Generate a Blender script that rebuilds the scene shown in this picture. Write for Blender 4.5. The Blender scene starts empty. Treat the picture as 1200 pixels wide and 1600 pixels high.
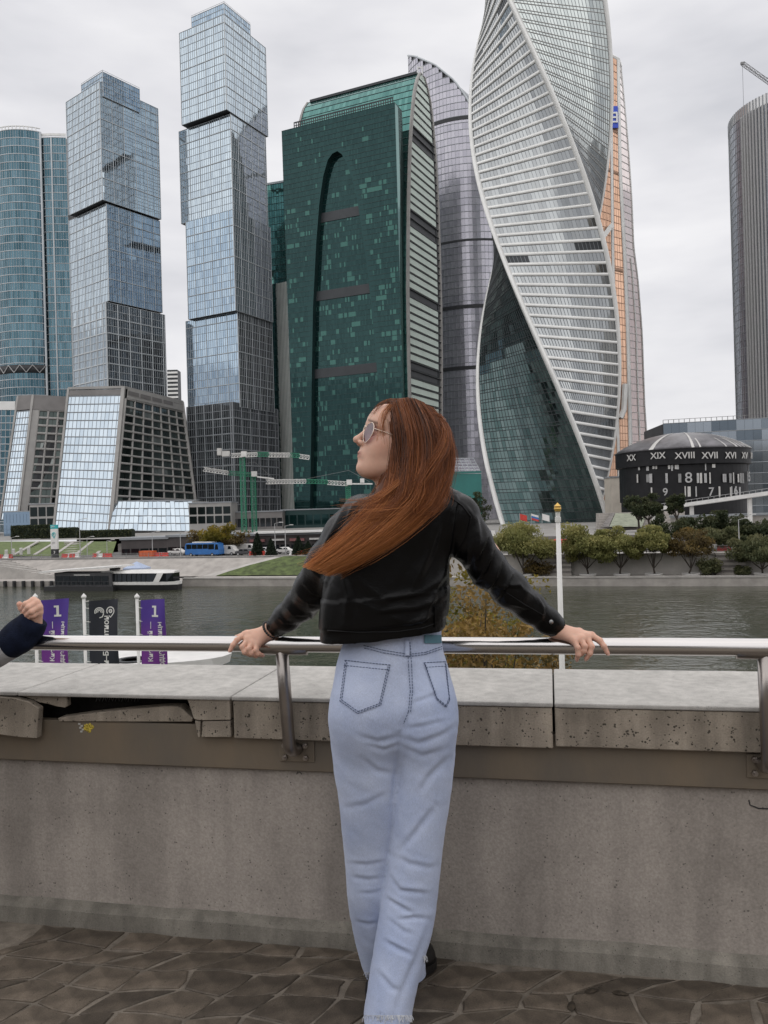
import bpy, bmesh, math, random
import numpy as np
from mathutils import Vector, Matrix, noise
from mathutils.bvhtree import BVHTree

# ------------------------------------------------------------------ camera, sky, sun, exposure
SC = bpy.context.scene
COL = SC.collection
random.seed(7); RNG = np.random.default_rng(7)
F = 1250.0; ROLL = math.radians(1.6); CAMZ = 1.42
CR, SR = math.cos(ROLL), math.sin(ROLL)
cam_data = bpy.data.cameras.new('camera')
cam_data.sensor_fit = 'VERTICAL'; cam_data.sensor_height = 24.0; cam_data.lens = 24.0*F/1600
cam_data.clip_start = 0.05; cam_data.clip_end = 9000
cam = bpy.data.objects.new('camera', cam_data); COL.objects.link(cam)
cam.location = (0, 0, CAMZ); cam.rotation_euler = (math.pi/2, ROLL, 0)
SC.camera = cam

SUN_EL, SUN_AZ = math.radians(84), math.radians(-150)     # azimuth from +Y, negative to the left
world = bpy.data.worlds.new('World'); SC.world = world; world.use_nodes = True
def build_world():
    nt = world.node_tree; nt.nodes.clear(); N = nt.nodes.new; L = nt.links.new
    out = N('ShaderNodeOutputWorld'); bg = N('ShaderNodeBackground')
    sky = N('ShaderNodeTexSky'); sky.sky_type = 'NISHITA'; sky.sun_disc = False
    sky.sun_elevation = SUN_EL; sky.sun_rotation = SUN_AZ; sky.altitude = 150; sky.dust_density = 4; sky.air_density = 1
    # overcast deck: soft grey-white cloud sheet over the whole sky
    tc = N('ShaderNodeTexCoord'); mp = N('ShaderNodeMapping'); mp.inputs['Scale'].default_value = (1.0, 1.0, 3.4)
    n1 = N('ShaderNodeTexNoise'); n1.inputs['Scale'].default_value = 2.1; n1.inputs['Detail'].default_value = 5; n1.inputs['Roughness'].default_value = .5
    n2 = N('ShaderNodeTexNoise'); n2.inputs['Scale'].default_value = 6.5; n2.inputs['Detail'].default_value = 4
    add = N('ShaderNodeMath'); add.operation = 'MULTIPLY_ADD'; add.inputs[1].default_value = .35
    rp = N('ShaderNodeValToRGB')
    cr = rp.color_ramp; cr.elements[0].position = .46; cr.elements[0].color = (5.9, 5.93, 6.25, 1)
    cr.elements[1].position = .84; cr.elements[1].color = (8.7, 8.6, 8.7, 1)
    e = cr.elements.new(.64); e.color = (7.3, 7.25, 7.5, 1)
    mix = N('ShaderNodeMix'); mix.data_type = 'RGBA'; mix.inputs[0].default_value = .93
    L(tc.outputs['Generated'], mp.inputs['Vector']); L(mp.outputs[0], n1.inputs['Vector']); L(mp.outputs[0], n2.inputs['Vector'])
    L(n2.outputs['Fac'], add.inputs[0]); L(n1.outputs['Fac'], add.inputs[2]); L(add.outputs[0], rp.inputs[0])
    L(sky.outputs[0], mix.inputs[6]); L(rp.outputs[0], mix.inputs[7]); L(mix.outputs[2], bg.inputs[0])
    bg.inputs[1].default_value = 0.112
    L(bg.outputs[0], out.inputs[0])
build_world()
sun_data = bpy.data.lights.new('sun', 'SUN'); sun_data.energy = 1.5; sun_data.angle = math.radians(150); sun_data.color = (1, .965, .92)
sun = bpy.data.objects.new('sun', sun_data); COL.objects.link(sun)
_sd = Vector((math.sin(SUN_AZ)*math.cos(SUN_EL), math.cos(SUN_AZ)*math.cos(SUN_EL), math.sin(SUN_EL)))
sun.rotation_euler = _sd.to_track_quat('Z', 'Y').to_euler()
vs = SC.view_settings; SC.display_settings.display_device = 'sRGB'
vs.view_transform = 'Standard'; vs.look = 'None'; vs.exposure = 0.0; vs.gamma = 1.0; vs.use_curve_mapping = False
SC.render.engine = 'CYCLES'; SC.cycles.use_denoising = True
SC.cycles.max_bounces = 6; SC.cycles.diffuse_bounces = 3; SC.cycles.glossy_bounces = 4; SC.cycles.transparent_max_bounces = 8
SC.cycles.caustics_reflective = False; SC.cycles.caustics_refractive = False; SC.cycles.sample_clamp_indirect = 6

# ------------------------------------------------------------------ helpers: picture point -> place at a real distance
def uv(px, py):
    u, v = px-600.0, py-800.0
    return u*CR - v*SR, v*CR + u*SR
def P(px, py, d):
    u, v = uv(px, py); return Vector((u/F*d, d, CAMZ - v/F*d))
def PZ(px, py, z):                 # on a level plane
    u, v = uv(px, py); return P(px, py, (CAMZ-z)*F/v)
def proj(p):
    u, v = p[0]/p[1]*F, (CAMZ-p[2])/p[1]*F
    return u*CR + v*SR + 600, v*CR - u*SR + 800
def depth_of(px, py, H):           # depth of a point H metres above the eye
    u, v = uv(px, py); return -H*F/v
def ray_line(px, py, N, D):        # point on the plan line N + t D that stands in column (px, py)
    k = uv(px, py)[0]/F
    t = (k*N[1] - N[0])/(D[0] - k*D[1])
    return Vector((N[0]+t*D[0], N[1]+t*D[1]))

# ------------------------------------------------------------------ objects
def tag(o, label=None, cat=None, group=None, kind=None):
    if label: o['label'] = label
    if cat: o['category'] = cat
    if group: o['group'] = group
    if kind: o['kind'] = kind
    return o
def thing(name, loc, label, cat, group=None):
    o = bpy.data.objects.new(name, None); COL.objects.link(o); o.empty_display_size = .2
    o.location = loc; return tag(o, label, cat, group)
def origin_of(p):
    v = Vector((0, 0, 0))
    while p is not None: v = v + p.location; p = p.parent
    return v
def mesh(name, V, Fc, mat, parent=None, smooth=False, rnd=None, kind=None, base=None, mats=None, midx=None):
    """verts in world metres -> one mesh object (local to its parent)"""
    V = np.asarray(V, dtype=float).reshape(-1, 3)
    me = bpy.data.meshes.new(name)
    o = bpy.data.objects.new(name, me); COL.objects.link(o)
    off = Vector((0, 0, 0))
    if parent is not None:
        o.parent = parent; off = origin_of(parent)
    if base is not None:
        o.location = Vector(base) - off; off = Vector(base)
    V = V - np.array(off)
    if isinstance(Fc, np.ndarray) and Fc.ndim == 2:
        n, k = Fc.shape
        me.vertices.add(len(V)); me.vertices.foreach_set('co', V.astype(np.float32).ravel())
        me.loops.add(n*k); me.loops.foreach_set('vertex_index', Fc.astype(np.int32).ravel())
        me.polygons.add(n); me.polygons.foreach_set('loop_start', np.arange(0, n*k, k, dtype=np.int32))
        me.polygons.foreach_set('loop_total', np.full(n, k, dtype=np.int32))
        me.update(calc_edges=True)
    else:
        me.from_pydata(V.tolist(), [], [list(f) for f in Fc]); me.update()
    if mats:
        for m in mats: me.materials.append(m)
        if midx is not None: me.polygons.foreach_set('material_index', np.asarray(midx, dtype=np.int32))
    elif mat is not None: me.materials.append(mat)
    if smooth: me.polygons.foreach_set('use_smooth', np.ones(len(me.polygons), dtype=bool))
    if rnd is not None:
        a = me.attributes.new('rnd', 'FLOAT', 'FACE'); a.data.foreach_set('value', np.asarray(rnd, dtype=np.float32))
    if kind: o['kind'] = kind
    return o
class MB:
    """collects shapes for ONE mesh"""
    def __init__(s): s.v = []; s.f = []
    def add(s, V, Fc):
        b = len(s.v); s.v += [tuple(p) for p in V]; s.f += [tuple(i+b for i in f) for f in Fc]; return s
    def box(s, c, x, y, z):            # centre + three half-axis vectors
        c, x, y, z = Vector(c), Vector(x), Vector(y), Vector(z)
        V = [c+i*x+j*y+k*z for k in (-1, 1) for j in (-1, 1) for i in (-1, 1)]
        return s.add(V, [(0,2,3,1), (4,5,7,6), (0,1,5,4), (2,6,7,3), (0,4,6,2), (1,3,7,5)])
    def aabox(s, a, b):
        a, b = Vector(a), Vector(b); h = (b-a)/2
        return s.box((a+b)/2, (h.x,0,0), (0,h.y,0), (0,0,h.z))
    def bar(s, a, b, w, h=None):       # square bar from a to b
        a, b = Vector(a), Vector(b); d = b-a
        if d.length < 1e-6: return s
        h = h or w; up = Vector((0,0,1)) if abs(d.normalized().z) < .95 else Vector((0,1,0))
        x = d.cross(up).normalized(); z = x.cross(d).normalized()
        return s.box((a+b)/2, d/2, x*w/2, z*h/2)
    def tube(s, pts, r, n=10, caps=True):
        pts = [Vector(p) for p in pts]; m = len(pts)
        rs = [r]*m if not hasattr(r, '__len__') else list(r)
        b = len(s.v); prev = None
        for i, p in enumerate(pts):
            d = (pts[min(i+1, m-1)] - pts[max(i-1, 0)]).normalized()
            if prev is None:
                up = Vector((0,0,1)) if abs(d.z) < .9 else Vector((0,1,0)); x = d.cross(up).normalized()
            else: x = (prev - d*prev.dot(d)).normalized()
            prev = x; y = d.cross(x)
            for k in range(n):
                a = 2*math.pi*k/n; q = p + (x*math.cos(a)+y*math.sin(a))*rs[i]; s.v.append(tuple(q))
        for i in range(m-1):
            for k in range(n):
                k2 = (k+1) % n; s.f.append((b+i*n+k, b+i*n+k2, b+(i+1)*n+k2, b+(i+1)*n+k))
        if caps:
            s.f.append(tuple(b+k for k in range(n))[::-1]); s.f.append(tuple(b+(m-1)*n+k for k in range(n)))
        return s
    def prism(s, poly, z0, z1):        # plan polygon (world xy), vertical walls; z0/z1 scalars or lists
        n = len(poly); z0 = [z0]*n if not hasattr(z0, '__len__') else z0; z1 = [z1]*n if not hasattr(z1, '__len__') else z1
        b = len(s.v); s.v += [(p[0], p[1], z0[i]) for i, p in enumerate(poly)] + [(p[0], p[1], z1[i]) for i, p in enumerate(poly)]
        for i in range(n): j = (i+1) % n; s.f.append((b+i, b+j, b+n+j, b+n+i))
        s.f.append(tuple(b+i for i in range(n))[::-1]); s.f.append(tuple(b+n+i for i in range(n)))
        return s
    def lathe(s, c, prof, n=24):       # prof: (r, z) about vertical axis at c
        b = len(s.v); c = Vector(c)
        for r, z in prof:
            for k in range(n):
                a = 2*math.pi*k/n; s.v.append((c.x+r*math.cos(a), c.y+r*math.sin(a), c.z+z))
        for i in range(len(prof)-1):
            for k in range(n):
                k2 = (k+1) % n; s.f.append((b+i*n+k, b+i*n+k2, b+(i+1)*n+k2, b+(i+1)*n+k))
        s.f.append(tuple(b+k for k in range(n))[::-1]); s.f.append(tuple(b+(len(prof)-1)*n+k for k in range(n)))
        return s
    def quad(s, a, b, c, d): return s.add([a, b, c, d], [(0,1,2,3)])
    def build(s, name, mat, parent=None, smooth=False, kind=None, base=None):
        return mesh(name, s.v, s.f, mat, parent, smooth=smooth, kind=kind, base=base)
def copy_tree(o, parent=None):
    c = o.copy(); COL.objects.link(c); c.parent = parent
    for ch in o.children: copy_tree(ch, c)
    return c
def bevel(o, w, seg=1):
    m = o.modifiers.new('bevel', 'BEVEL'); m.width = w; m.segments = seg; m.limit_method = 'ANGLE'; m.angle_limit = math.radians(40); return o

# ------------------------------------------------------------------ materials
def mat(name, col, rough=.6, metal=0, var=.12, scale=1.5, bump=0, bscale=None, col2=None, spec=.5, streak=None, detail=5, rnd=0, coat=0):
    m = bpy.data.materials.new(name); m.use_nodes = True; nt = m.node_tree; N = nt.nodes.new; L = nt.links.new
    b = nt.nodes['Principled BSDF']
    b.inputs['Roughness'].default_value = rough; b.inputs['Metallic'].default_value = metal; b.inputs['Specular IOR Level'].default_value = spec
    if coat: b.inputs['Coat Weight'].default_value = coat; b.inputs['Coat Roughness'].default_value = .1
    tc = N('ShaderNodeTexCoord'); mp = N('ShaderNodeMapping'); L(tc.outputs['Object'], mp.inputs[0])
    if streak: mp.inputs['Scale'].default_value = streak
    n = N('ShaderNodeTexNoise'); n.inputs['Scale'].default_value = scale; n.inputs['Detail'].default_value = detail; n.inputs['Roughness'].default_value = .6
    L(mp.outputs[0], n.inputs['Vector'])
    c2 = col2 or tuple(max(0, c*(1-2.2*var)) for c in col); c1 = col if col2 else tuple(min(1, c*(1+1.2*var)) for c in col)
    mr = N('ShaderNodeMapRange'); mr.inputs[1].default_value = .3; mr.inputs[2].default_value = .7; L(n.outputs['Fac'], mr.inputs[0])
    mx = N('ShaderNodeMix'); mx.data_type = 'RGBA'; L(mr.outputs[0], mx.inputs[0])
    mx.inputs[6].default_value = (*c2, 1); mx.inputs[7].default_value = (*c1, 1)
    last = mx.outputs[2]
    if rnd:
        at = N('ShaderNodeAttribute'); at.attribute_name = 'rnd'
        m2 = N('ShaderNodeMapRange'); m2.inputs[3].default_value = 1-rnd; m2.inputs[4].default_value = 1+rnd; L(at.outputs['Fac'], m2.inputs[0])
        mm = N('ShaderNodeVectorMath'); mm.operation = 'SCALE'; L(last, mm.inputs[0]); L(m2.outputs[0], mm.inputs['Scale']); last = mm.outputs[0]
    L(last, b.inputs['Base Color'])
    if bump:
        n2 = N('ShaderNodeTexNoise'); n2.inputs['Scale'].default_value = bscale or scale*6; n2.inputs['Detail'].default_value = 6
        L(mp.outputs[0], n2.inputs['Vector'])
        bp = N('ShaderNodeBump'); bp.inputs['Strength'].default_value = bump; bp.inputs['Distance'].default_value = .02
        L(n2.outputs['Fac'], bp.inputs['Height']); L(bp.outputs[0], b.inputs['Normal'])
    return m
def glass(name, dark, light, metal=.85, rough=.04, lit=None, lit_from=.86, gamma=1.0):
    """coated facade glass: reflective, tinted; each pane has its own tone (face attribute rnd), some painted paler for lit windows and blinds"""
    m = bpy.data.materials.new(name); m.use_nodes = True; nt = m.node_tree; N = nt.nodes.new; L = nt.links.new
    b = nt.nodes['Principled BSDF']; b.inputs['Roughness'].default_value = rough; b.inputs['Metallic'].default_value = metal
    at = N('ShaderNodeAttribute'); at.attribute_name = 'rnd'
    rp = N('ShaderNodeValToRGB'); cr = rp.color_ramp
    cr.elements[0].position = 0; cr.elements[0].color = (*dark, 1); cr.elements[1].position = .8; cr.elements[1].color = (*light, 1)
    if lit:
        e = cr.elements.new(lit_from-.005); e.color = (*light, 1); e = cr.elements.new(lit_from); e.color = (*lit, 1)  # lit windows painted as a paler base colour, no emission
    L(at.outputs['Fac'], rp.inputs[0]); L(rp.outputs[0], b.inputs['Base Color'])
    return m

# ------------------------------------------------------------------ curtain walls: real panes, mullions and floor bands on any surface S(u, v)
def grid_quads(nu, nv):
    i, j = np.meshgrid(np.arange(nu), np.arange(nv), indexing='ij'); return i.ravel(), j.ravel()
def surf_normal(S, u, v, e=1e-3):
    du = S(u+e, v)-S(u-e, v); dv = S(u, v+e)-S(u, v-e)
    n = np.cross(du, dv); return n/np.maximum(np.linalg.norm(n, axis=1, keepdims=True), 1e-12)
def panes(S, nu, nv, mu=.06, mv=.08, rec=-.05, tilt=.006, mask=None, rnd=None, sgn=1, us=None, vs_=None):
    """returns verts, faces, rnd of an individually tilted pane per cell"""
    us = np.linspace(0, 1, nu+1) if us is None else us; vs_ = np.linspace(0, 1, nv+1) if vs_ is None else vs_
    i, j = grid_quads(nu, nv)
    if mask is not None: k = mask(i, j); i, j = i[k], j[k]
    r = RNG.random(len(i)) if rnd is None else rnd(i, j)
    du = us[i+1]-us[i]; dv = vs_[j+1]-vs_[j]
    u0, u1, v0, v1 = us[i]+mu*du, us[i+1]-mu*du, vs_[j]+mv*dv, vs_[j+1]-mv*dv
    nrm = surf_normal(S, (u0+u1)/2, (v0+v1)/2)*sgn
    C = [S(u0, v0), S(u1, v0), S(u1, v1), S(u0, v1)]
    w = np.linalg.norm(C[1]-C[0], axis=1); h = np.linalg.norm(C[3]-C[0], axis=1)
    tx = RNG.normal(0, tilt, len(i))*w/2; ty = RNG.normal(0, tilt, len(i))*h/2
    sg = [(-1,-1), (1,-1), (1,1), (-1,1)]
    C = [c + nrm*(rec + a*tx + b*ty)[:, None] for c, (a, b) in zip(C, sg)]
    V = np.stack(C, 1).reshape(-1, 3); Fc = np.arange(len(V)).reshape(-1, 4)
    if sgn < 0: Fc = Fc[:, ::-1]
    return V, Fc, r
def bars_v(S, us, nv, w, out=.12, back=.3, sgn=1, v0=0, v1=1):
    """vertical mullions at the parameters us; w metres wide"""
    Vs, Fs = [], []; b = 0
    vv = np.linspace(v0, v1, nv+1)
    for u in us:
        uu = np.full(nv+1, u); p = S(uu, vv); n = surf_normal(S, uu, vv)*sgn
        t = S(uu+1e-3, vv)-S(uu-1e-3, vv); t /= np.linalg.norm(t, axis=1, keepdims=True)
        q = np.stack([p-t*w/2-n*back, p-t*w/2+n*out, p+t*w/2+n*out, p+t*w/2-n*back], 1)
        Vs.append(q.reshape(-1, 3)); k = np.arange(nv)*4+b
        for a in range(3): Fs.append(np.stack([k+a, k+a+1, k+a+5, k+a+4], 1))
        b += 4*(nv+1)
    return np.concatenate(Vs), np.concatenate(Fs)
def bars_u(S, vsv, nu, h, out=.12, back=.3, sgn=1, u0=0, u1=1):
    Vs, Fs = [], []; b = 0
    uu = np.linspace(u0, u1, nu+1)
    for v in vsv:
        vv = np.full(nu+1, v); p = S(uu, vv); n = surf_normal(S, uu, vv)*sgn
        t = S(uu, vv+1e-3)-S(uu, vv-1e-3); t /= np.linalg.norm(t, axis=1, keepdims=True)
        q = np.stack([p-t*h/2-n*back, p-t*h/2+n*out, p+t*h/2+n*out, p+t*h/2-n*back], 1)
        Vs.append(q.reshape(-1, 3)); k = np.arange(nu)*4+b
        for a in range(3): Fs.append(np.stack([k+a, k+a+4, k+a+5, k+a+1], 1))
        b += 4*(nu+1)
    return np.concatenate(Vs), np.concatenate(Fs)
def wall_S(A, B, z0, z1, tA=None, tB=None):
    """upright (or leaning: tA/tB = top plan points) quad wall from plan point A (left seen from outside) to B"""
    A, B = np.array((A[0], A[1])), np.array((B[0], B[1]))
    tA = A if tA is None else np.array((tA[0], tA[1])); tB = B if tB is None else np.array((tB[0], tB[1]))
    def S(u, v):
        u, v = np.asarray(u, float), np.asarray(v, float)
        xy = (A[None]*(1-u)[:, None]+B[None]*u[:, None])*(1-v)[:, None] + (tA[None]*(1-u)[:, None]+tB[None]*u[:, None])*v[:, None]
        return np.concatenate([xy, (z0+(z1-z0)*v)[:, None]], 1)
    return S
def curtain(parent, S, nu, nv, gl, fr, mw=.14, bh=.35, every=1, rows=1, sgn=1, tilt=.006, rnd=None, mask=None, mu=.03, mv=.03, heavy=None, heavy_w=.5, names=('glass_panes', 'mullions', 'floor_bands'), nseg=1, useg=None, rec=-.05):
    V, Fc, r = panes(S, nu, nv, mu, mv, rec=rec, tilt=tilt, sgn=sgn, rnd=rnd, mask=mask)
    mesh(names[0], V, Fc, gl, parent, rnd=r, kind='stuff')
    if mw:
        V, Fc = bars_v(S, np.arange(0, nu+1, every)/nu, nseg, mw, sgn=sgn); mesh(names[1], V, Fc, fr, parent, kind='stuff')
    if bh:
        V, Fc = bars_u(S, np.arange(0, nv+1, rows)/nv, useg or nseg, bh, sgn=sgn, out=.15); mesh(names[2], V, Fc, fr, parent, kind='stuff')
# ------------------------------------------------------------------ the setting: river, banks, streets
ZW = -11.58                                     # water level
ZS = -7.0                                       # far street level
ZP = -4.9                                       # ground of the tower plaza
BA = math.radians(16.7)                         # far bank runs away to the left
BT = Vector((math.cos(BA), -math.sin(BA), 0)); BN = Vector((math.sin(BA), math.cos(BA), 0))
QB = 140*math.cos(BA)
def B(s, q, z): p = BT*s + BN*(QB+q); return Vector((p.x, p.y, z))     # far-bank frame: s to the right, q inland
def bank_s(px, py, q):
    n = BN*(QB+q); p = ray_line(px, py, (n.x, n.y), (BT.x, BT.y)); return (Vector((p.x, p.y, 0))-n).dot(BT)
def BP(px, py, q):                              # picture column + height -> point standing on the line q of the far bank
    s = bank_s(px, py, q); p = B(s, q, 0); z = CAMZ - uv(px, py)[1]/F*p.y; return Vector((p.x, p.y, z)), s

M = {}
def water_mat():
    m = bpy.data.materials.new('river_water'); m.use_nodes = True; nt = m.node_tree; N = nt.nodes.new; L = nt.links.new
    b = nt.nodes['Principled BSDF']; b.inputs['Base Color'].default_value = (.045, .048, .03, 1); b.inputs['Roughness'].default_value = .09
    b.inputs['IOR'].default_value = 1.33
    tc = N('ShaderNodeTexCoord'); mp = N('ShaderNodeMapping'); mp.inputs['Rotation'].default_value = (0, 0, BA); mp.inputs['Scale'].default_value = (.55, 1.0, 1)
    L(tc.outputs['Object'], mp.inputs[0])
    a = N('ShaderNodeTexNoise'); a.inputs['Scale'].default_value = .55; a.inputs['Detail'].default_value = 3; a.inputs['Distortion'].default_value = .6
    c = N('ShaderNodeTexNoise'); c.inputs['Scale'].default_value = 2.2; c.inputs['Detail'].default_value = 3
    d = N('ShaderNodeTexNoise'); d.inputs['Scale'].default_value = .035; d.inputs['Detail'].default_value = 2     # calm and ruffled patches
    for n in (a, c, d): L(mp.outputs[0], n.inputs['Vector'])
    s = N('ShaderNodeMath'); s.operation = 'MULTIPLY_ADD'; s.inputs[1].default_value = .35; L(c.outputs['Fac'], s.inputs[0]); L(a.outputs['Fac'], s.inputs[2])
    r = N('ShaderNodeMapRange'); r.inputs[1].default_value = .35; r.inputs[2].default_value = .65; r.inputs[3].default_value = .35; r.inputs[4].default_value = 1.0; L(d.outputs['Fac'], r.inputs[0])
    bp = N('ShaderNodeBump'); bp.inputs['Distance'].default_value = .32; L(r.outputs[0], bp.inputs['Strength']); L(s.outputs[0], bp.inputs['Height']); L(bp.outputs[0], b.inputs['Normal'])
    return m
M['water'] = water_mat()
M['grass'] = mat('grass', (.085, .115, .035), .9, var=.3, scale=.9, bump=.6, bscale=6)
M['lawn'] = mat('lawn', (.12, .16, .05), .9, var=.25, scale=.7, bump=.4, bscale=5)
M['asphalt'] = mat('asphalt', (.13, .125, .12), .85, var=.15, scale=.2, bump=.3, bscale=8)
M['ground'] = mat('ground', (.17, .165, .155), .9, var=.15, scale=.05)
M['plaza'] = mat('plaza', (.3, .29, .275), .85, var=.12, scale=.15)
M['granite'] = mat('granite', (.36, .335, .31), .8, var=.12, scale=.5, bump=.3, bscale=5)
M['granite_pale'] = mat('granite_pale', (.42, .40, .375), .8, var=.1, scale=.4, bump=.25, bscale=5)
M['granite_dark'] = mat('granite_dark', (.20, .185, .175), .85, var=.2, scale=.6, bump=.4, bscale=5)
M['white'] = mat('white_paint', (.72, .71, .69), .5, var=.06, scale=.8)
M['offwhite'] = mat('offwhite', (.55, .54, .52), .6, var=.08, scale=.5)
M['black'] = mat('black_paint', (.02, .02, .022), .5, var=.1)
M['dgrey'] = mat('dark_grey', (.07, .07, .075), .6, var=.15)
M['grey'] = mat('grey', (.25, .25, .25), .6, var=.12)
M['lgrey'] = mat('light_grey', (.42, .42, .42), .55, var=.1)
M['steel'] = mat('steel', (.45, .45, .45), .3, metal=.9, var=.08)
M['red'] = mat('red_plastic', (.55, .05, .035), .5, var=.1)
M['orange'] = mat('orange_plastic', (.62, .12, .03), .5, var=.1)
M['blue'] = mat('blue_paint', (.035, .16, .45), .35, var=.06)
M['teal'] = mat('teal_paint', (.03, .42, .45), .5, var=.05)
M['darkglass'] = glass('dark_glass', (.02, .025, .03), (.06, .07, .08), metal=.55, rough=.06)

def S_(o): o['kind'] = 'structure'; return o
# ground sheet out to the horizon (beyond the far bank) and river
sN = bank_s(185, 850, 44); m_ = MB(); m_.add([B(sN, 44, ZP), B(2600, 44, ZP), B(2600, 5200, ZP), B(-2600, 5200, ZP), B(-2600, 92, ZP), B(sN, 92, ZP)], [(0,1,2,3,4,5)]); S_(m_.build('ground', M['plaza']))
m_ = MB(); m_.add([(-2600, -60, ZW), (2600, -60, ZW), B(2600, 3, ZW), B(-2600, 3, ZW)], [(0,1,2,3)]); S_(m_.build('river', M['water']))
# street on the far bank
m_ = MB()
def slab(mb, s0, s1, q0, q1, z0, z1): mb.add([B(s0,q0,z0), B(s1,q0,z0), B(s1,q1,z0), B(s0,q1,z0), B(s0,q0,z1), B(s1,q0,z1), B(s1,q1,z1), B(s0,q1,z1)], [(0,1,5,4), (1,2,6,5), (2,3,7,6), (3,0,4,7), (4,5,6,7)])
S_(mesh('street', *(lambda mb: (slab(mb, -900, 900, 14, 44, ZS-4, ZS), (mb.v, mb.f))[1])(MB()), M['asphalt']))
S_(mesh('plaza_step', *(lambda mb: (slab(mb, bank_s(185, 850, 44), 900, 43.8, 44.3, ZS-.5, ZP+.004), (mb.v, mb.f))[1])(MB()), M['granite_dark']))
# kerb and lane marking on the street
S_(mesh('kerb', *(lambda mb: (slab(mb, -300, 300, 17.0, 17.3, ZS-.1, ZS+.14), (mb.v, mb.f))[1])(MB()), M['granite_pale']))
m_ = MB()
for k in range(-30, 30): m_.add([B(k*6, 26, ZS+.004), B(k*6+3, 26, ZS+.004), B(k*6+3, 26.15, ZS+.004), B(k*6, 26.15, ZS+.004)], [(0,1,2,3)])
S_(m_.build('lane_marking', M['white']))

# --- right-hand quay: low granite quay, promenade, retaining wall with stair bastions
sA = bank_s(480, 905, 0); sL = bank_s(285, 905, 0)
quay = S_(mesh('quay', *(lambda mb: (slab(mb, sL, 400, 0, 6.2, ZW-3, ZW+1.35), (mb.v, mb.f))[1])(MB()), M['granite']))
for k in range(40):                                             # coping stones of the quay edge
    s0 = sL+.02+k*4.2; mb = MB(); slab(mb, s0, s0+4.17, -.12, .75, ZW+1.354, ZW+1.62); mb.build('coping_stone', M['granite_pale'], quay)
bw = S_(mesh('embankment_wall', *(lambda mb: (slab(mb, bank_s(700, 880, 6), 400, 6.2, 14.2, ZW-1, ZS+.05), (mb.v, mb.f))[1])(MB()), M['granite_pale']))
for k in range(26):
    s0 = bank_s(700, 880, 6)+k*5.0; mb = MB(); slab(mb, s0, s0+4.95, 6.0, 6.9, ZS+.054, ZS+.32); mb.build('coping_stone', M['granite'], bw)
# --- left: sloping stone revetment with a grass bank, sheet-piled landing
mb = MB(); s0, s1, s2 = bank_s(-80, 900, 4), bank_s(372, 900, 4), bank_s(705, 900, 4)
mb.add([B(s0,6.2,ZW+1.0), B(s1-9,6.2,ZW+1.37), B(s1+3,14.2,ZS), B(s0,14.2,ZS)], [(0,1,2,3)]); S_(mb.build('stone_revetment', M['granite']))
mb = MB(); mb.add([B(s1-9,6.25,ZW+1.40), B(s1-6,6.25,ZW+1.40), B(s1+5,14.25,ZS+.05), B(s1+3,14.25,ZS+.05)], [(0,1,2,3)])
mb.add([B(s1-9,6.25,ZW), B(s1-6,6.25,ZW), B(s1-6,6.25,ZW+1.4), B(s1-9,6.25,ZW+1.4)], [(0,1,2,3)]); S_(mb.build('stone_ramp', M['granite_pale']))
mb = MB(); n = 24
for i in range(n+1):
    s = s1-6+(s2-s1+6)*i/n
    for j in range(7):
        t = j/6; q = 6.4+7.9*t; ss = s + (11*t if i == 0 else 11*t*(1-i/n))
        mb.v.append(tuple(B(ss, q, ZW+1.5+(ZS+.1-ZW-1.5)*(t**.9) + .12*noise.noise((s*.4, q*.5, 0)))))
for i in range(n):
    for j in range(6): a = i*7+j; mb.f.append((a, a+7, a+8, a+1))
S_(mb.build('grass_bank', M['grass'], smooth=True))
mb = MB(); slab(mb, -400, sL-.05, -.4, 6.5, ZW-3, ZW+1.05); pq = S_(mb.build('landing_quay', M['granite']))
for k in range(34):                                             # fender piles
    s = sL-2-k*2.25; mb = MB(); p = B(s, -.75, 0); mb.box((p.x, p.y, ZW+.15), BT*.22, BN*.28, (0,0,1.0)); mb.build('fender_pile', M['black'], pq)
# flight of steps down the revetment at the left
mb = MB(); sA0 = bank_s(88, 885, 5)
for k in range(12):
    a = k/12; p = B(sA0-13+12*a, 5.2+.0, 0); slab(mb, sA0-20+1.6*k, sA0-18.4+1.6*k, 5.6, 6.25+7*(1-a), ZW+1, ZS-.1-(ZS-ZW-1.4)*a)
S_(mb.build('quay_steps', M['granite_pale']))
# parapet rail of the far street (posts + rails, far left and right)
def far_rail(px0, px1, q, z, label):
    s0, s1 = bank_s(px0, 870, q), bank_s(px1, 870, q); r = thing('street_railing', B((s0+s1)/2, q, z), label, 'railing', 'railings along the far embankment')
    for h in (.35, .7, 1.05): mb = MB(); mb.bar(B(s0,q,z+h), B(s1,q,z+h), .06); mb.build('rail', M['grey'], r)
    n = int((s1-s0)/2.6)
    for k in range(n+1): s = s0+(s1-s0)*k/n; mb = MB(); mb.bar(B(s,q,z), B(s,q,z+1.1), .08); mb.build('post', M['grey'], r)
far_rail(2, 285, 14.6, ZS+.02, 'thin grey street railing above the pier landing on the far bank')
far_rail(725, 1230, 6.5, ZS+.32, 'dark grey railing along the top of the wall behind the willows')
# stair bastions of banded stone
for k, (x0, x1, lab) in enumerate(((848, 893, 'banded stone bastion behind the white flagpole on far quay'), (1118, 1164, 'banded stone bastion between the right hand quay trees'))):
    a, b = bank_s(x0, 880, 5.4), bank_s(x1, 880, 5.4); t = thing('stone_bastion', B((a+b)/2, 5.4, ZW+1.35), lab, 'bastion', 'stone bastions of the embankment wall')
    for j in range(9): mb = MB(); o = .05*(j % 2); slab(mb, a+o, b-o, 4.7+o, 6.18, ZW+1.355+j*.4, ZW+1.355+j*.4+.385); mb.build('stone_course', M['granite_dark'] if j % 2 else M['granite'], t)

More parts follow.
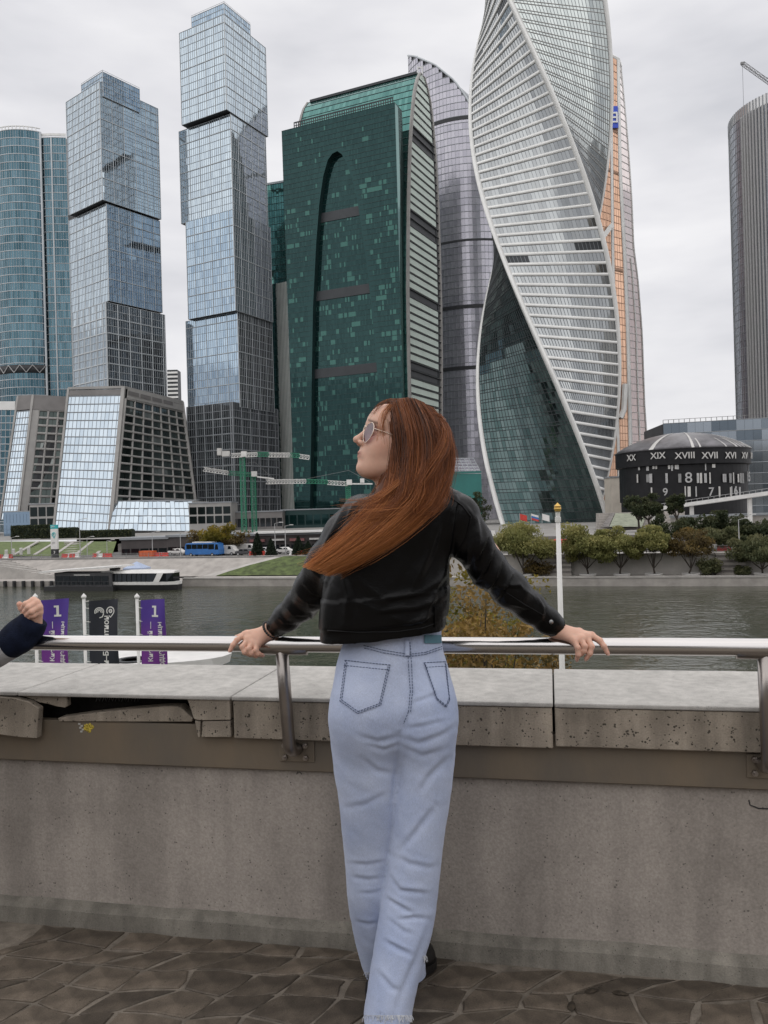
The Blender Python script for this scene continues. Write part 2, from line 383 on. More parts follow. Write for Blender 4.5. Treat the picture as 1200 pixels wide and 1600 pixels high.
# near bank under the terrace, river edge wall
TA = math.radians(11.7)
TT = Vector((math.cos(TA), -math.sin(TA), 0)); TN = Vector((math.sin(TA), math.cos(TA), 0))
def W(s, q, z): p = TT*s + TN*q; return Vector((p.x, p.y, z))
mb = MB(); mb.add([W(-300, 3.3, -8.2), W(300, 3.3, -8.2), W(300, 24, -9.8), W(-300, 24, -9.8), W(300, 24.2, ZW-2), W(-300, 24.2, ZW-2)], [(0,1,2,3), (3,2,4,5)])
S_(mb.build('near_bank', M['grass']))
# ------------------------------------------------------------------ towers
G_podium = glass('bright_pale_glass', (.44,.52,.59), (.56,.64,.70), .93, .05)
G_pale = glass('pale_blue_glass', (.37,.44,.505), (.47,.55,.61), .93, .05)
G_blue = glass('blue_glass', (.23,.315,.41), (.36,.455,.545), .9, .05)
G_dusk = glass('dusky_reflection_glass', (.055,.062,.07), (.15,.17,.185), .75, .05, lit=(.3,.31,.3), lit_from=.95)  # dark reflection on the lower tower faces is painted into this tint
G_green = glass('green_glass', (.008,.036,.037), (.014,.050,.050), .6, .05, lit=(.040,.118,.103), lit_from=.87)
G_green2 = glass('sea_green_glass', (.06,.17,.16), (.11,.26,.24), .75, .06)
G_teal = glass('teal_glass', (.035,.085,.11), (.10,.175,.215), .85, .06)
G_lilac = glass('lilac_glass', (.36,.355,.41), (.50,.49,.545), .55, .22)
G_evo = glass('stripe_glass', (.33,.345,.35), (.42,.44,.445), .9, .05)
G_evo2 = glass('grey_green_glass', (.47,.51,.50), (.57,.61,.595), .92, .06)
G_evo3 = glass('dark_green_reflection_glass', (.05,.085,.085), (.10,.14,.14), .85, .05)  # darkened twin of the plain-face glass, its dark reflection put into the colour
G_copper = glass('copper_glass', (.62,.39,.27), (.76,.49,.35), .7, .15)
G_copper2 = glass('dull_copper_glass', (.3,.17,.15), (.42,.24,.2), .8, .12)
G_slate = glass('slate_glass', (.21,.235,.28), (.30,.33,.385), .6, .2)
G_window = glass('window_glass', (.012,.02,.02), (.07,.09,.085), .6, .06, lit=(.22,.24,.23), lit_from=.93)
Fr_pale = mat('pale_frame', (.46,.49,.51), .4, metal=.3, var=.06, scale=.1)
Fr_mid = mat('mid_frame', (.30,.32,.34), .5, metal=.3, var=.08, scale=.1)
Fr_dark = mat('dark_frame', (.045,.05,.055), .5, metal=.3, var=.1, scale=.1)
Fr_green = mat('green_frame', (.02,.05,.05), .45, metal=.3, var=.1, scale=.1)
Stone_grey = mat('grey_cladding', (.36,.35,.335), .6, var=.08, scale=.15)
Stone_dark = mat('dark_cladding', (.19,.18,.175), .6, var=.1, scale=.15)
White_clad = mat('white_cladding', (.80,.80,.78), .45, var=.05, scale=.1)
Fr_copper = mat('copper_frame', (.42,.26,.18), .5, metal=.3, var=.08, scale=.1)
Soffit = mat('soffit', (.03,.032,.036), .6, var=.1)

def ztop(px, py, d): return CAMZ - uv(px, py)[1]/F*d
def row_rnd(spread=.35):
    rr = RNG.random(400)
    def f(i, j): return np.clip(rr[j % 400]*spread + RNG.random(len(i))*(1-spread), 0, 1)
    return f

# --- pair of offset-block towers (pale blue)
def block_tower(root, near, left, right, d0, blocks, crown=None, zb=ZP):
    """near/left/right: top corners of the first block in the picture"""
    H = -uv(*near)[1]/F*d0
    n0 = P(*near, d0); l0 = P(*left, depth_of(*left, H)); r0 = P(*right, depth_of(*right, H))
    dl = Vector((l0.x-n0.x, l0.y-n0.y)).normalized(); dr = Vector((r0.x-n0.x, r0.y-n0.y)).normalized()
    for bi, (np_, pl, pr, pyb, gl, gr, fr, heavy, dd) in enumerate(blocks):
        q = P(*np_, d0+dd); N = Vector((q.x, q.y)); z1 = q.z; z0 = ztop(np_[0], pyb, d0+dd) if pyb else zb
        L_ = ray_line(*pl, N, dl); R_ = ray_line(*pr, N, dr); K = L_ + (R_-N)
        body = MB(); c = (L_+R_+N+K)/4
        ins = [p + (c-p).normalized()*1.2 for p in (N, R_, K, L_)]
        body.prism(ins, z0+.05, z1-.3); body.build('block_body', Soffit, root)
        cap = MB(); cap.prism([p + (c-p).normalized()*.25 for p in (N, R_, K, L_)], z1-.32, z1); cap.build('roof_slab', Fr_mid, root)
        sof = MB(); sof.prism([p + (c-p).normalized()*.1 for p in (N, R_, K, L_)], z0, z0+.8); sof.build('soffit', Soffit, root)
        nv = max(2, round((z1-z0)/4.1))
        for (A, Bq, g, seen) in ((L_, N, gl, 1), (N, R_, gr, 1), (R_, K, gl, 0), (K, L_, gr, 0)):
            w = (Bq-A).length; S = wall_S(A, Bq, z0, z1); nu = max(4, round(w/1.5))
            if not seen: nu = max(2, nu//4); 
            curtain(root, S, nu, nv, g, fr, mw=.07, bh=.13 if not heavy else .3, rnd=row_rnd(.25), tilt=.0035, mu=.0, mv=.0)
            if seen:
                k = max(1, round(nu/5)); Vv, Ff = bars_v(S, [i/nu for i in range(k, nu, k)]+[0.004, .996], 1, .26 if not heavy else .7, out=.22); mesh('bay_mullions', Vv, Ff, fr, root, kind='stuff')
                rows = [i/nv for i in range(3, nv, 4)] if not heavy else [i/nv for i in range(0, nv, 2)]
                if rows: Vv, Ff = bars_u(S, rows, 1, .42 if not heavy else .75, out=.2); mesh('belt_bands', Vv, Ff, fr, root, kind='stuff')
    if crown:
        np_, pl, pr, pyb, dd = crown
        q = P(*np_, d0+dd); N = Vector((q.x, q.y)); z1 = q.z; z0 = ztop(np_[0], pyb, d0+dd)-8
        L_ = ray_line(*pl, N, dl); R_ = ray_line(*pr, N, dr); K = L_ + (R_-N); c = (L_+R_+N+K)/4
        mb = MB(); mb.prism([p + (c-p).normalized()*.6 for p in (N, R_, K, L_)], z0, z1); mb.build('crown_body', Fr_mid, root)
        for A, Bq in ((L_, N), (N, R_)):
            curtain(root, wall_S(A, Bq, z0, z1), max(3, round((Bq-A).length/1.5)), 5, G_blue, Fr_pale, mw=.1, bh=.16, names=('crown_panes', 'crown_mullions', 'crown_bands'))
        mb = MB()
        for a, b in ((L_, N), (N, R_)): mb.bar((a.x, a.y, z1+.9), (b.x, b.y, z1+.9), .15); [mb.bar((a.x+(b.x-a.x)*t/8, a.y+(b.y-a.y)*t/8, z1), (a.x+(b.x-a.x)*t/8, a.y+(b.y-a.y)*t/8, z1+.9), .12) for t in range(9)]
        mb.build('roof_rail', Fr_pale, root, kind='stuff')

t = thing('block_tower', P(355, 815, 425)*Vector((1,1,0)).x if False else Vector((P(355, 815, 425).x, 425, ZP)), 'tallest pale blue glass tower of four offset stacked blocks', 'tower', 'pair of offset block towers')
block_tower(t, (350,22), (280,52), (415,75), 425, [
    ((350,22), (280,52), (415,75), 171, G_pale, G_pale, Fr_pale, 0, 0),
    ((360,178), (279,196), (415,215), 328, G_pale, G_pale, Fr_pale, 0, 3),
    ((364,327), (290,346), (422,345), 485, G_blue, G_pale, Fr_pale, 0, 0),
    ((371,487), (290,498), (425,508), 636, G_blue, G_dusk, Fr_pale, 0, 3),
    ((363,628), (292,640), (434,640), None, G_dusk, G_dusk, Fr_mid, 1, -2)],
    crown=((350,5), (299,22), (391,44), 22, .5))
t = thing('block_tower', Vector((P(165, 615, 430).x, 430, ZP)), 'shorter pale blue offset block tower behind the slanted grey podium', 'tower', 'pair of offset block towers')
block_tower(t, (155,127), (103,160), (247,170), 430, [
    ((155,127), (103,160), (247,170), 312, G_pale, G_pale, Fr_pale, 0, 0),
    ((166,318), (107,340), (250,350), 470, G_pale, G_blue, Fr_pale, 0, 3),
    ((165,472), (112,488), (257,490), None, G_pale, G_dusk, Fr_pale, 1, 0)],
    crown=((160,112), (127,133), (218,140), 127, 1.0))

# --- dark green slab-and-sail tower with an arched recess
def sail_tower():
    d0 = 390.0; nr = P(617, 160, d0); H = nr.z-CAMZ; lf = P(440, 205, depth_of(440, 205, H))
    A, Bq = Vector((lf.x, lf.y)), Vector((nr.x, nr.y)); W_ = (Bq-A).length; dF = (Bq-A)/W_; nF = Vector((dF.y, -dF.x))   # nF towards the river
    root = thing('sail_tower', Vector((0, d0, ZP)), 'dark green glass tower with a tall arched recess and pale striped sail edge', 'tower')
    zt = nr.z
    # slab tapers slightly: left edge leans out towards the base
    Ab = ray_line(461, 820, A, dF); S = wall_S(Ab, Bq, ZP, zt, A, Bq)
    # arch in (x along face, z)
    def fpt(px, py): p = ray_line(px, py, A, dF); return (p-A).dot(dF), ztop(px, py, p.y)
    arch = [fpt(*p) for p in ((484,830),(486,700),(487,600),(489,480),(494,380),(499,317),(505,275),(512,250),(519,240),(527,236),(534,241),(542,256),(550,280),(559,317),(567,375),(575,430),(581,490),(588,567),(591,605),(598,700),(604,830))]
    poly = np.array([(arch[0][0], ZP-50)]+arch+[(arch[-1][0], ZP-50)])
    def inside(x, z):
        c = np.zeros(len(x), bool); n = len(poly)
        for i in range(n):
            x1, y1 = poly[i]; x2, y2 = poly[(i+1) % n]
            k = ((y1 > z) != (y2 > z)) & (x < (x2-x1)*(z-y1)/(y2-y1+1e-12)+x1); c ^= k
        return c
    nu, nv = 78, 80
    def cell(i, j):
        p = S((i+.5)/nu, (j+.5)/nv); return (p[:, 0]-A.x)*dF.x+(p[:, 1]-A.y)*dF.y, p[:, 2]
    rowlit = RNG.random(nv)
    def near_arch(i, j):
        x, z = cell(i, j); m_ = inside(x, z)
        for dx, dz in ((.7,1.6),(-.7,1.6),(.7,-1.6),(-.7,-1.6)): m_ = m_ | inside(x+dx, z+dz)
        return m_
    def rr(i, j):
        n_ = np.array([noise.noise((float(a)*.13, float(b)*.95+.37, 3.1)) for a, b in zip(i, j)])
        r = RNG.random(len(i)); lit = (n_ + .14*(rowlit[j] > .72) - .25*(j > 66) + .05*(j < 50)) > .29
        return np.where((lit & (r > .40)) | (r > .988), .9+r*.09, r*.8)
    V, Fc, r = panes(S, nu, nv, .02, .03, tilt=.004, rnd=rr, mask=lambda i, j: ~near_arch(i, j)); mesh('glass_panes', V, Fc, G_green, root, rnd=r, kind='stuff')
    nrm = []
    for k in range(1, len(poly)-1):
        t_ = poly[k+1]-poly[k-1]; t_ = t_/np.linalg.norm(t_); nrm.append((-t_[1], t_[0]))
    rb = []
    for (x, z), (a_, b_) in zip(poly[1:-1], nrm):
        for w_ in (0, 2.9): q = A+dF*(x+a_*w_)-nF*.02; rb.append((q.x, q.y, max(z+b_*w_, ZP)))
    nb_ = len(rb)//2; mesh('arch_border', rb, [(2*k, 2*k+1, 2*k+3, 2*k+2) for k in range(nb_-1)], G_green, root, rnd=np.full(nb_-1, .5))
    rec = 3.4; o = nF*-rec
    S2 = wall_S(Ab+o, Bq+o, ZP, zt, A+o, Bq+o)
    V, Fc, r = panes(S2, nu, nv, .02, .03, tilt=.004, rnd=rr, mask=lambda i, j: inside(*cell(i, j)) | inside(*[a+b for a, b in zip(cell(i, j), (2.5, 0))]) | inside(*[a-b for a, b in zip(cell(i, j), (2.5, 0))])); mesh('recess_panes', V, Fc, G_green, root, rnd=r, kind='stuff')
    mb = MB()                                           # arch reveal
    for (x0, z0), (x1, z1) in zip(poly[:-1], poly[1:]):
        a = A+dF*x0; b = A+dF*x1; z0_, z1_ = max(z0, ZP), max(z1, ZP)
        mb.quad((a.x, a.y, z0_), (b.x, b.y, z1_), (b.x+o.x, b.y+o.y, z1_), (a.x+o.x, a.y+o.y, z0_))
    mb.build('arch_reveal', Fr_green, root)
    mb = MB()
    pts = [Vector((*(A+dF*x+nF*.12), max(z, ZP))) for x, z in poly]
    mb.tube(pts, .35, 6); mb.build('arch_trim', Fr_green, root)
    for py in (325, 450, 575):                          # plant-floor louvre bands across the recess
        zc = fpt(560, py)[1]; zc0 = zc
        xs = [x for x in np.linspace(0, W_, 200) if inside(np.array([x]), np.array([zc0]))[0]]
        if xs:
            a = A+dF*(xs[0]-2)+o*.96; b = A+dF*(xs[-1]+.2)+o*.96
            mb = MB(); mb.box(((a.x+b.x)/2, (a.y+b.y)/2, zc), Vector((*(b-a)/2, 0)), Vector((*nF*.2, 0)), (0,0,2.4)); mb.build('louvre_band', Fr_dark, root)
    # thin floor lines and mullions, only outside the arch
    mb = MB()
    for j in range(0, nv+1):
        segs = []; run = None
        for i in range(nu):
            x, z = cell(np.array([i]), np.array([min(j, nv-1)])); ins = near_arch(np.array([i]), np.array([min(j, nv-1)]))[0]
            if not ins and run is None: run = i
            if (ins or i == nu-1) and run is not None: segs.append((run/nu, (i if ins else nu)/nu)); run = None
        for u0, u1 in segs:
            p, q = S(np.array([u0, u1]), np.array([j/nv]*2)); mb.bar(Vector(p)+Vector((*nF*.03, 0)), Vector(q)+Vector((*nF*.03, 0)), .12, .22)
    mb.build('floor_lines', Fr_green, root, kind='stuff')
    mb = MB()
    for j in range(nv+1):
        p, q = S2(np.array([.2, .85]), np.array([j/nv]*2)); mb.bar(p, q, .08, .16)
    mb.build('recess_floor_lines', Fr_green, root, kind='stuff')
    # slab body behind the panes, in pieces around the recess: top band + back wall
    th = 9.0; K0 = A-nF*th; K1 = Bq-nF*th
    mb = MB(); i1, i2 = Ab-nF*(rec+.4), Bq-nF*(rec+.4); mb.prism([i1, i2, K1, K0-dF*0], ZP, zt-.2); mb.build('slab_core', Fr_green, root)
    mb = MB(); mb.prism([A-nF*.3, Bq-nF*.3, K1, K0], zt-.6, zt); mb.build('slab_roof', Fr_green, root)
    ez = MB(); ez.add([(Bq.x, Bq.y, ZP), (K1.x, K1.y, ZP), (K1.x, K1.y, zt), (Bq.x, Bq.y, zt)], [(0,1,2,3)]); ez.build('slab_end', G_green2, root)
    ez = MB(); ez.add([(Ab.x, Ab.y, ZP), (K0.x, K0.y, ZP), (K0.x, K0.y, zt), (A.x, A.y, zt)], [(0,3,2,1)]); ez.build('slab_end', Fr_green, root)
    # dark roof screen of close posts
    for side, (a, b) in enumerate(((A+dF*7-nF*1, Bq-dF*1.5-nF*1),)):
        n = 44
        for k in range(n+1):
            p = a+(b-a)*k/n; mb = MB(); mb.bar((p.x, p.y, zt), (p.x, p.y, zt+3.4), .45); mb.build('screen_post', Fr_dark, root)
        mb = MB(); mb.bar((a.x, a.y, zt+3.2), (b.x, b.y, zt+3.2), .5); mb.bar((a.x, a.y, zt+1.6), (b.x, b.y, zt+1.6), .3); mb.build('screen_rail', Fr_dark, root)
    # sail: lens-shaped end wall, body extruded to the left along the slab
    pf, pb = P(638, 400, 396), P(690, 400, 434); Fp, Bp = Vector((pf.x, pf.y)), Vector((pb.x, pb.y)); dS = (Bp-Fp).normalized()
    fe = [(641,640),(639,560),(637.5,450),(638,380),(639,300),(641,230),(644,180),(647,150),(650,132),(653,121),(657,114)]
    be = [(690,640),(690,560),(689,470),(687,400),(685,330),(681,250),(677,200),(673,163),(668,138),(663,121),(659,114)]
    def edge(tab):
        out = []
        for px, py in tab: p = ray_line(px, py, Fp, dS); out.append(((p-Fp).dot(dS), ztop(px, py, p.y)))
        out.sort(key=lambda a: a[1]); return np.array([[out[0][0], ZP]]+out)
    E1, E2 = edge(fe), edge(be); zT = min(E1[-1][1], E2[-1][1])
    def S3(u, v):
        z = ZP+(zT-ZP)*np.asarray(v, float); a = np.interp(z, E1[:, 1], E1[:, 0]); b = np.interp(z, E2[:, 1], E2[:, 0]); s = a+(b-a)*np.asarray(u, float)
        return np.stack([Fp.x+dS.x*s, Fp.y+dS.y*s, z], 1)
    nrow = 58
    pale = mat('sail_panel', (.58,.68,.61), .4, var=.05, scale=.1)
    zs = np.linspace(0, 1, nrow+1); dark_at = []
    for py in (197, 335, 457, 575): dark_at.append(ztop(645, py, 398))
    for k in range(nrow):
        z = ZP+(zT-ZP)*(k+.5)/nrow; dk = any(abs(z-q) < 3.6 for q in dark_at)
        uu = np.array([.03, .9]); lo = S3(uu, np.full(2, zs[k]+.0035)); hi = S3(uu, np.full(2, zs[k+1]-.0015)); nn = Vector((dS.y, -dS.x, 0))
        off = np.array(nn)*(-.05 if not dk else -.5); mesh('louvre_band' if dk else 'facade_panel', np.concatenate([lo, hi])+off, [(0,1,3,2)], Fr_dark if dk else pale, root)
    Vv, Ff = bars_u(S3, zs, 2, .4, out=.25, back=.6); mesh('floor_ledges', Vv, Ff, Fr_dark, root, kind='stuff')
    Vv, Ff = bars_v(S3, [.93], 40, 1.3, out=-.2, back=.8); mesh('edge_shadow_strip', Vv, Ff, Fr_dark, root)
    Vv, Ff = bars_v(S3, [0.0], 48, 1.5, out=.5, back=.8); mesh('edge_fin', Vv, Ff, Stone_grey, root)
    Vv, Ff = bars_v(S3, [1.0], 48, 1.3, out=.5, back=.8); mesh('edge_fin', Vv, Ff, Stone_grey, root)
    Ls = W_+3; ex = -dF
    vv = np.linspace(0, 1, 49)
    f3 = S3(np.zeros(49), vv); b3 = S3(np.ones(49), vv)
    def Sb(u, v):   # green curved front of the body
        z = np.asarray(v, float); p = S3(np.zeros(len(z)), z); u = np.asarray(u, float); q = p + np.array((ex.x, ex.y, 0))*(Ls*(1-u))[:, None]; return q
    def smask(i, j): p = Sb((i+.5)/40, (j+.5)/60); return (p[:, 2] > zt-4) | ((i+.5)/40 > 1-8.5/Ls)
    V, Fc, r = panes(Sb, 40, 60, .01, .02, tilt=.003, mask=smask); mesh('sail_panes', V, Fc, G_green2, root, rnd=r, kind='stuff')
    Vv, Ff = bars_u(Sb, np.arange(50, 61)/60, 1, .3); mesh('sail_bands', Vv, Ff, Fr_green, root, kind='stuff')
    Vv, Ff = bars_u(Sb, np.arange(0, 50)/60, 1, .3, u0=1-8/Ls); mesh('sail_bands', Vv, Ff, Fr_green, root, kind='stuff')
    ring = np.concatenate([f3, b3[::-1]]); n = len(ring); V = np.concatenate([ring-np.array((dS.y,-dS.x,0))*.9 + np.array((dS.x,dS.y,0))*0, ring+np.array((ex.x, ex.y, 0))*Ls]); c0 = ring.mean(0)
    
    qd = (V[n:, 0]-A.x)*nF.x+(V[n:, 1]-A.y)*nF.y; push = np.where(V[n:, 2] < zt-5, np.maximum(0, qd+7.5), 0); V[n:, 0] -= nF.x*push; V[n:, 1] -= nF.y*push
    V[:n] += (c0-V[:n])*.012; V[n:] += ((c0+np.array((ex.x,ex.y,0))*Ls)-V[n:])*.012; V[:, 2] = np.maximum(V[:, 2], ZP)
    mesh('sail_body', V, [(i, (i+1) % n, n+(i+1) % n, n+i) for i in range(n)]+[tuple(range(n))[::-1], tuple(range(n, 2*n))], Fr_green, root)
    far = [Vector(p)+Vector((ex.x, ex.y, 0))*Ls for p in f3[36:]]+[Vector(p)+Vector((ex.x, ex.y, 0))*Ls for p in b3[36:][::-1]]
    mb = MB(); mb.tube(far, .7, 6); mb.build('edge_fin', Stone_grey, root)
    a = Vector(f3[-1])+Vector((0,0,.4)); mb = MB(); mb.bar(a+Vector((ex.x,ex.y,0))*2, a+Vector((ex.x,ex.y,0))*(Ls-2), 1.6, 1.3); mb.build('ridge_screen', Fr_dark, root)
    mb = MB(); a = Vector(f3[-1]); [mb.bar(a+Vector((dx,dy,-2)), a+Vector((dx,dy,4.5)), .4) for dx in (-1.2,1.2) for dy in (2,4)]; mb.bar(a+Vector((-1.4,3,4.5)), a+Vector((1.4,3,4.5)), .5); mb.build('roof_gantry', White_clad, root)
sail_tower()

# --- twisted tower
def twist_tower():
    d = 340.0; base = P(862, 818, d); cx = P(857, 650, d).x; R = 110/F*d; z_ref = ztop(857, 640, d)
    root = thing('twisted_tower', Vector((cx, d, ZP)), 'tall twisting white banded tower turning as it rises', 'tower')
    # at z_ref one corner stands exactly at the right limb; going up 90 deg per 428 px
    w = (math.pi/2)/(428/F*d)
    def ang(k, z): return (z-z_ref)*w - k*math.pi/2      # angle measured from +X towards +Y negative = to viewer
    def corner(k, z):
        a = -ang(0, z) - k*math.pi/2       # k=0: right limb at z_ref, turning to the front as z rises
        a = -(z-z_ref)*w - k*math.pi/2
        return np.stack([cx+R*np.cos(a), d+R*np.sin(a), z], -1)
    zt = 262.0; fh = 15.75/F*d; nf = int((zt-ZP)/fh)
    def face(k):
        def S(u, v):
            z = ZP+(zt-ZP)*np.asarray(v, float); u = np.asarray(u, float)[:, None]
            a, b = corner(k+1, z), corner(k, z); return a*(1-u)+b*u
        return S
    names = ['plain', 'striped', 'plain', 'striped']
    core = MB(); nr_ = 60
    for i in range(nr_+1):
        z = ZP+(zt-ZP)*i/nr_
        for k in range(4): p = corner(k, z); c = np.array((cx, d, z)); core.v.append(tuple(c+(p-c)*.972))
    for i in range(nr_):
        for k in range(4): a = i*4+k; b = i*4+(k+1) % 4; core.f.append((a, a+4, b+4, b))
    core.f.append((nr_*4, nr_*4+1, nr_*4+2, nr_*4+3)); core.build('core', Soffit, root)
    nu = 28
    # k=0: between corner0 (right limb at ref) and corner1 (front at ref) = banded face; k=3: corner3/corner0 ; k=1
    for k in range(4):
        S = face(k); striped = (k % 2 == 0)
        g = G_evo if striped else (G_evo3 if k == 1 else G_evo2)
        zz = np.arange(nf+1)*fh/(zt-ZP)
        if striped:
            for j in range(nf):
                seen = k == 0
                V, Fc, r = panes(S, nu, 1, .03, .0, rec=-.35, tilt=.006, us=None, vs_=np.array([zz[j]+.30*(zz[1]), zz[j+1]]), rnd=lambda i, jj, j=j: RNG.random(len(i)))
                dk = (j, k) in ((24,0),(25,0),(47,0),(48,0),(9,0))
                if dk:
                    c = V.reshape(-1, 4, 3).mean(1); n0 = {24: (0,7), 25: (20,28), 47: (0,7), 48: (20,28), 9: (0,9)}[j]
                    r[:] = r*.8; r[n0[0]:n0[1]] = -1
                    keep = r >= 0; mesh('louvre_panel', V[:4*n0[1]][4*n0[0]:], np.arange(4*(n0[1]-n0[0])).reshape(-1, 4), Fr_dark, root, kind='stuff'); Fc = Fc[keep]; r = r[keep]
                mesh('glass_band', V, Fc, g, root, rnd=r, kind='stuff')
                Vv, Ff = bars_u(S, [zz[j]+.14*zz[1]], 10, fh*.275, out=.1, back=.5); mesh('floor_band', Vv, Ff, White_clad, root)
            Vv, Ff = bars_v(S, np.arange(nu+1)/nu, nf, .12, out=-.2, back=.4); mesh('mullions', Vv, Ff, Fr_mid, root, kind='stuff')
        else:
            for j in range(nf):
                V, Fc, r = panes(S, nu, 1, .02, .0, rec=-.12, tilt=.005, vs_=np.array([zz[j]+.02*zz[1], zz[j+1]]))
                mesh('glass_band', V, Fc, g, root, rnd=r, kind='stuff')
            Vv, Ff = bars_u(S, np.concatenate([zz, zz+.3*zz[1]]), 12, .2, out=.05, back=.3); mesh('floor_lines', Vv, Ff, (Stone_grey if k == 3 else Fr_mid) if k != 1 else Fr_dark, root, kind='stuff')
            Vv, Ff = bars_v(S, np.arange(nu+1)/nu, nf, .1, out=.02, back=.3); mesh('mullions', Vv, Ff, Fr_mid if k != 1 else Fr_dark, root, kind='stuff')
    for k in range(4):      # white spiral corner ribbons: two flanges
        n = 140; Vs = []; Fs = []
        for i in range(n+1):
            z = ZP-1+(zt-ZP+1)*i/n; c = corner(k, np.float64(z)); a = corner(k+1, np.float64(z)); b = corner(k-1, np.float64(z))
            ua = (a-c)/np.linalg.norm(a-c); ub = (b-c)/np.linalg.norm(b-c); o = -(ua+ub); o /= np.linalg.norm(o)
            Vs += [c+ua*1.7+o*.1, c+o*.6+ua*.3, c+o*.6+ub*.3, c+ub*1.7+o*.1, c-o*1.3]
        for i in range(n):
            for q in range(5): p = i*5+q; p2 = i*5+(q+1) % 5; Fs.append((p, p2, p2+5, p+5))
        mesh('corner_ribbon', np.array(Vs), np.array(Fs), White_clad, root)
twist_tower()

# --- lilac curved tower
def lilac_tower():
    d = 520.0; c = P(738, 500, d); R = 40.0
    root = thing('curved_tower', Vector((c.x, d, ZP)), 'lilac grey curved glass tower with slanted crown behind the green tower', 'tower')
    a0, a1 = math.radians(200), math.radians(345)
    ztab_px = [640, 660, 690, 720, 740, 775]; ztab_py = [86, 88, 101, 126, 156, 235]
    def top(x, y):
        px = x/y*F+600-9; py = np.interp(px, ztab_px, ztab_py); return CAMZ-((py-800)+(px-600)*SR)/F*y
    def S(u, v):
        a = a0+(a1-a0)*np.asarray(u, float); x = c.x+R*np.cos(a); y = d+R*np.sin(a); zt = top(x, y)
        return np.stack([x, y, ZP+(zt-ZP)*np.asarray(v, float)], 1)
    # level floors: clip panes above the slanted crown
    Zmax = 300.0; nv = 74; nu = 44
    def S0(u, v):
        a = a0+(a1-a0)*np.asarray(u, float); return np.stack([c.x+R*np.cos(a), d+R*np.sin(a), ZP+(Zmax-ZP)*np.asarray(v, float)], 1)
    def msk(i, j): p = S0((i+.5)/nu, (j+.9)/nv); return p[:, 2] < top(p[:, 0], p[:, 1])
    V, Fc, r = panes(S0, nu, nv, .02, .04, tilt=.008, mask=msk, rnd=row_rnd(.4)); mesh('glass_panes', V, Fc, G_lilac, root, rnd=r, kind='stuff')
    uu = np.linspace(0, 1, nu+1)
    mb = MB()
    for j in range(nv+1):
        p = S0(uu, np.full(nu+1, j/nv))
        for i in range(nu):
            if p[i, 2] < top(p[i, 0], p[i, 1]) and p[i+1, 2] < top(p[i+1, 0], p[i+1, 1])+1: mb.bar(p[i], p[i+1], .3, .3)
    mb.build('floor_lines', Fr_mid, root, kind='stuff')
    for py in (189, 379, 482, 577):
        z = ztop(690, py, 484); v = (z-ZP)/(Zmax-ZP)
        pts = [Vector(q) for q in S0(np.linspace(0, 1, 30), np.full(30, v))]
        pts = [q for q in pts if q.z < top(q.x, q.y)]
        mb = MB()
        for a, b in zip(pts[:-1], pts[1:]): mb.bar(a, b, .5, 2.2 if py != 379 else 1.2)
        mb.build('plant_belt', Soffit, root)
    Vv, Ff = bars_v(S, np.arange(0, nu+1, 1)/nu, 1, .14, out=.08); mesh('mullions', Vv, Ff, Fr_mid, root, kind='stuff')
    uu = np.linspace(0, 1, 31); lo = S(uu, np.zeros(31)); hi = S(uu, np.full(31, .998)); cc = np.array((c.x, d, 0))
    V = np.concatenate([lo+(cc-lo)*np.array((.02,.02,0)), hi+(cc-hi)*np.array((.02,.02,0))]); mesh('core', V, [(i, i+1, 32+i, 31+i) for i in range(30)], Soffit, root)
    rim = [Vector(q) for q in S(np.linspace(0, 1, 40), np.ones(40))]; mb = MB(); mb.tube(rim, .6, 6); mb.build('crown_rim', Fr_pale, root)
    mb = MB(); n = len(rim); mb.v += [tuple(q) for q in rim]; mb.f.append(tuple(range(n))); mb.build('crown_roof', Fr_mid, root)
lilac_tower()

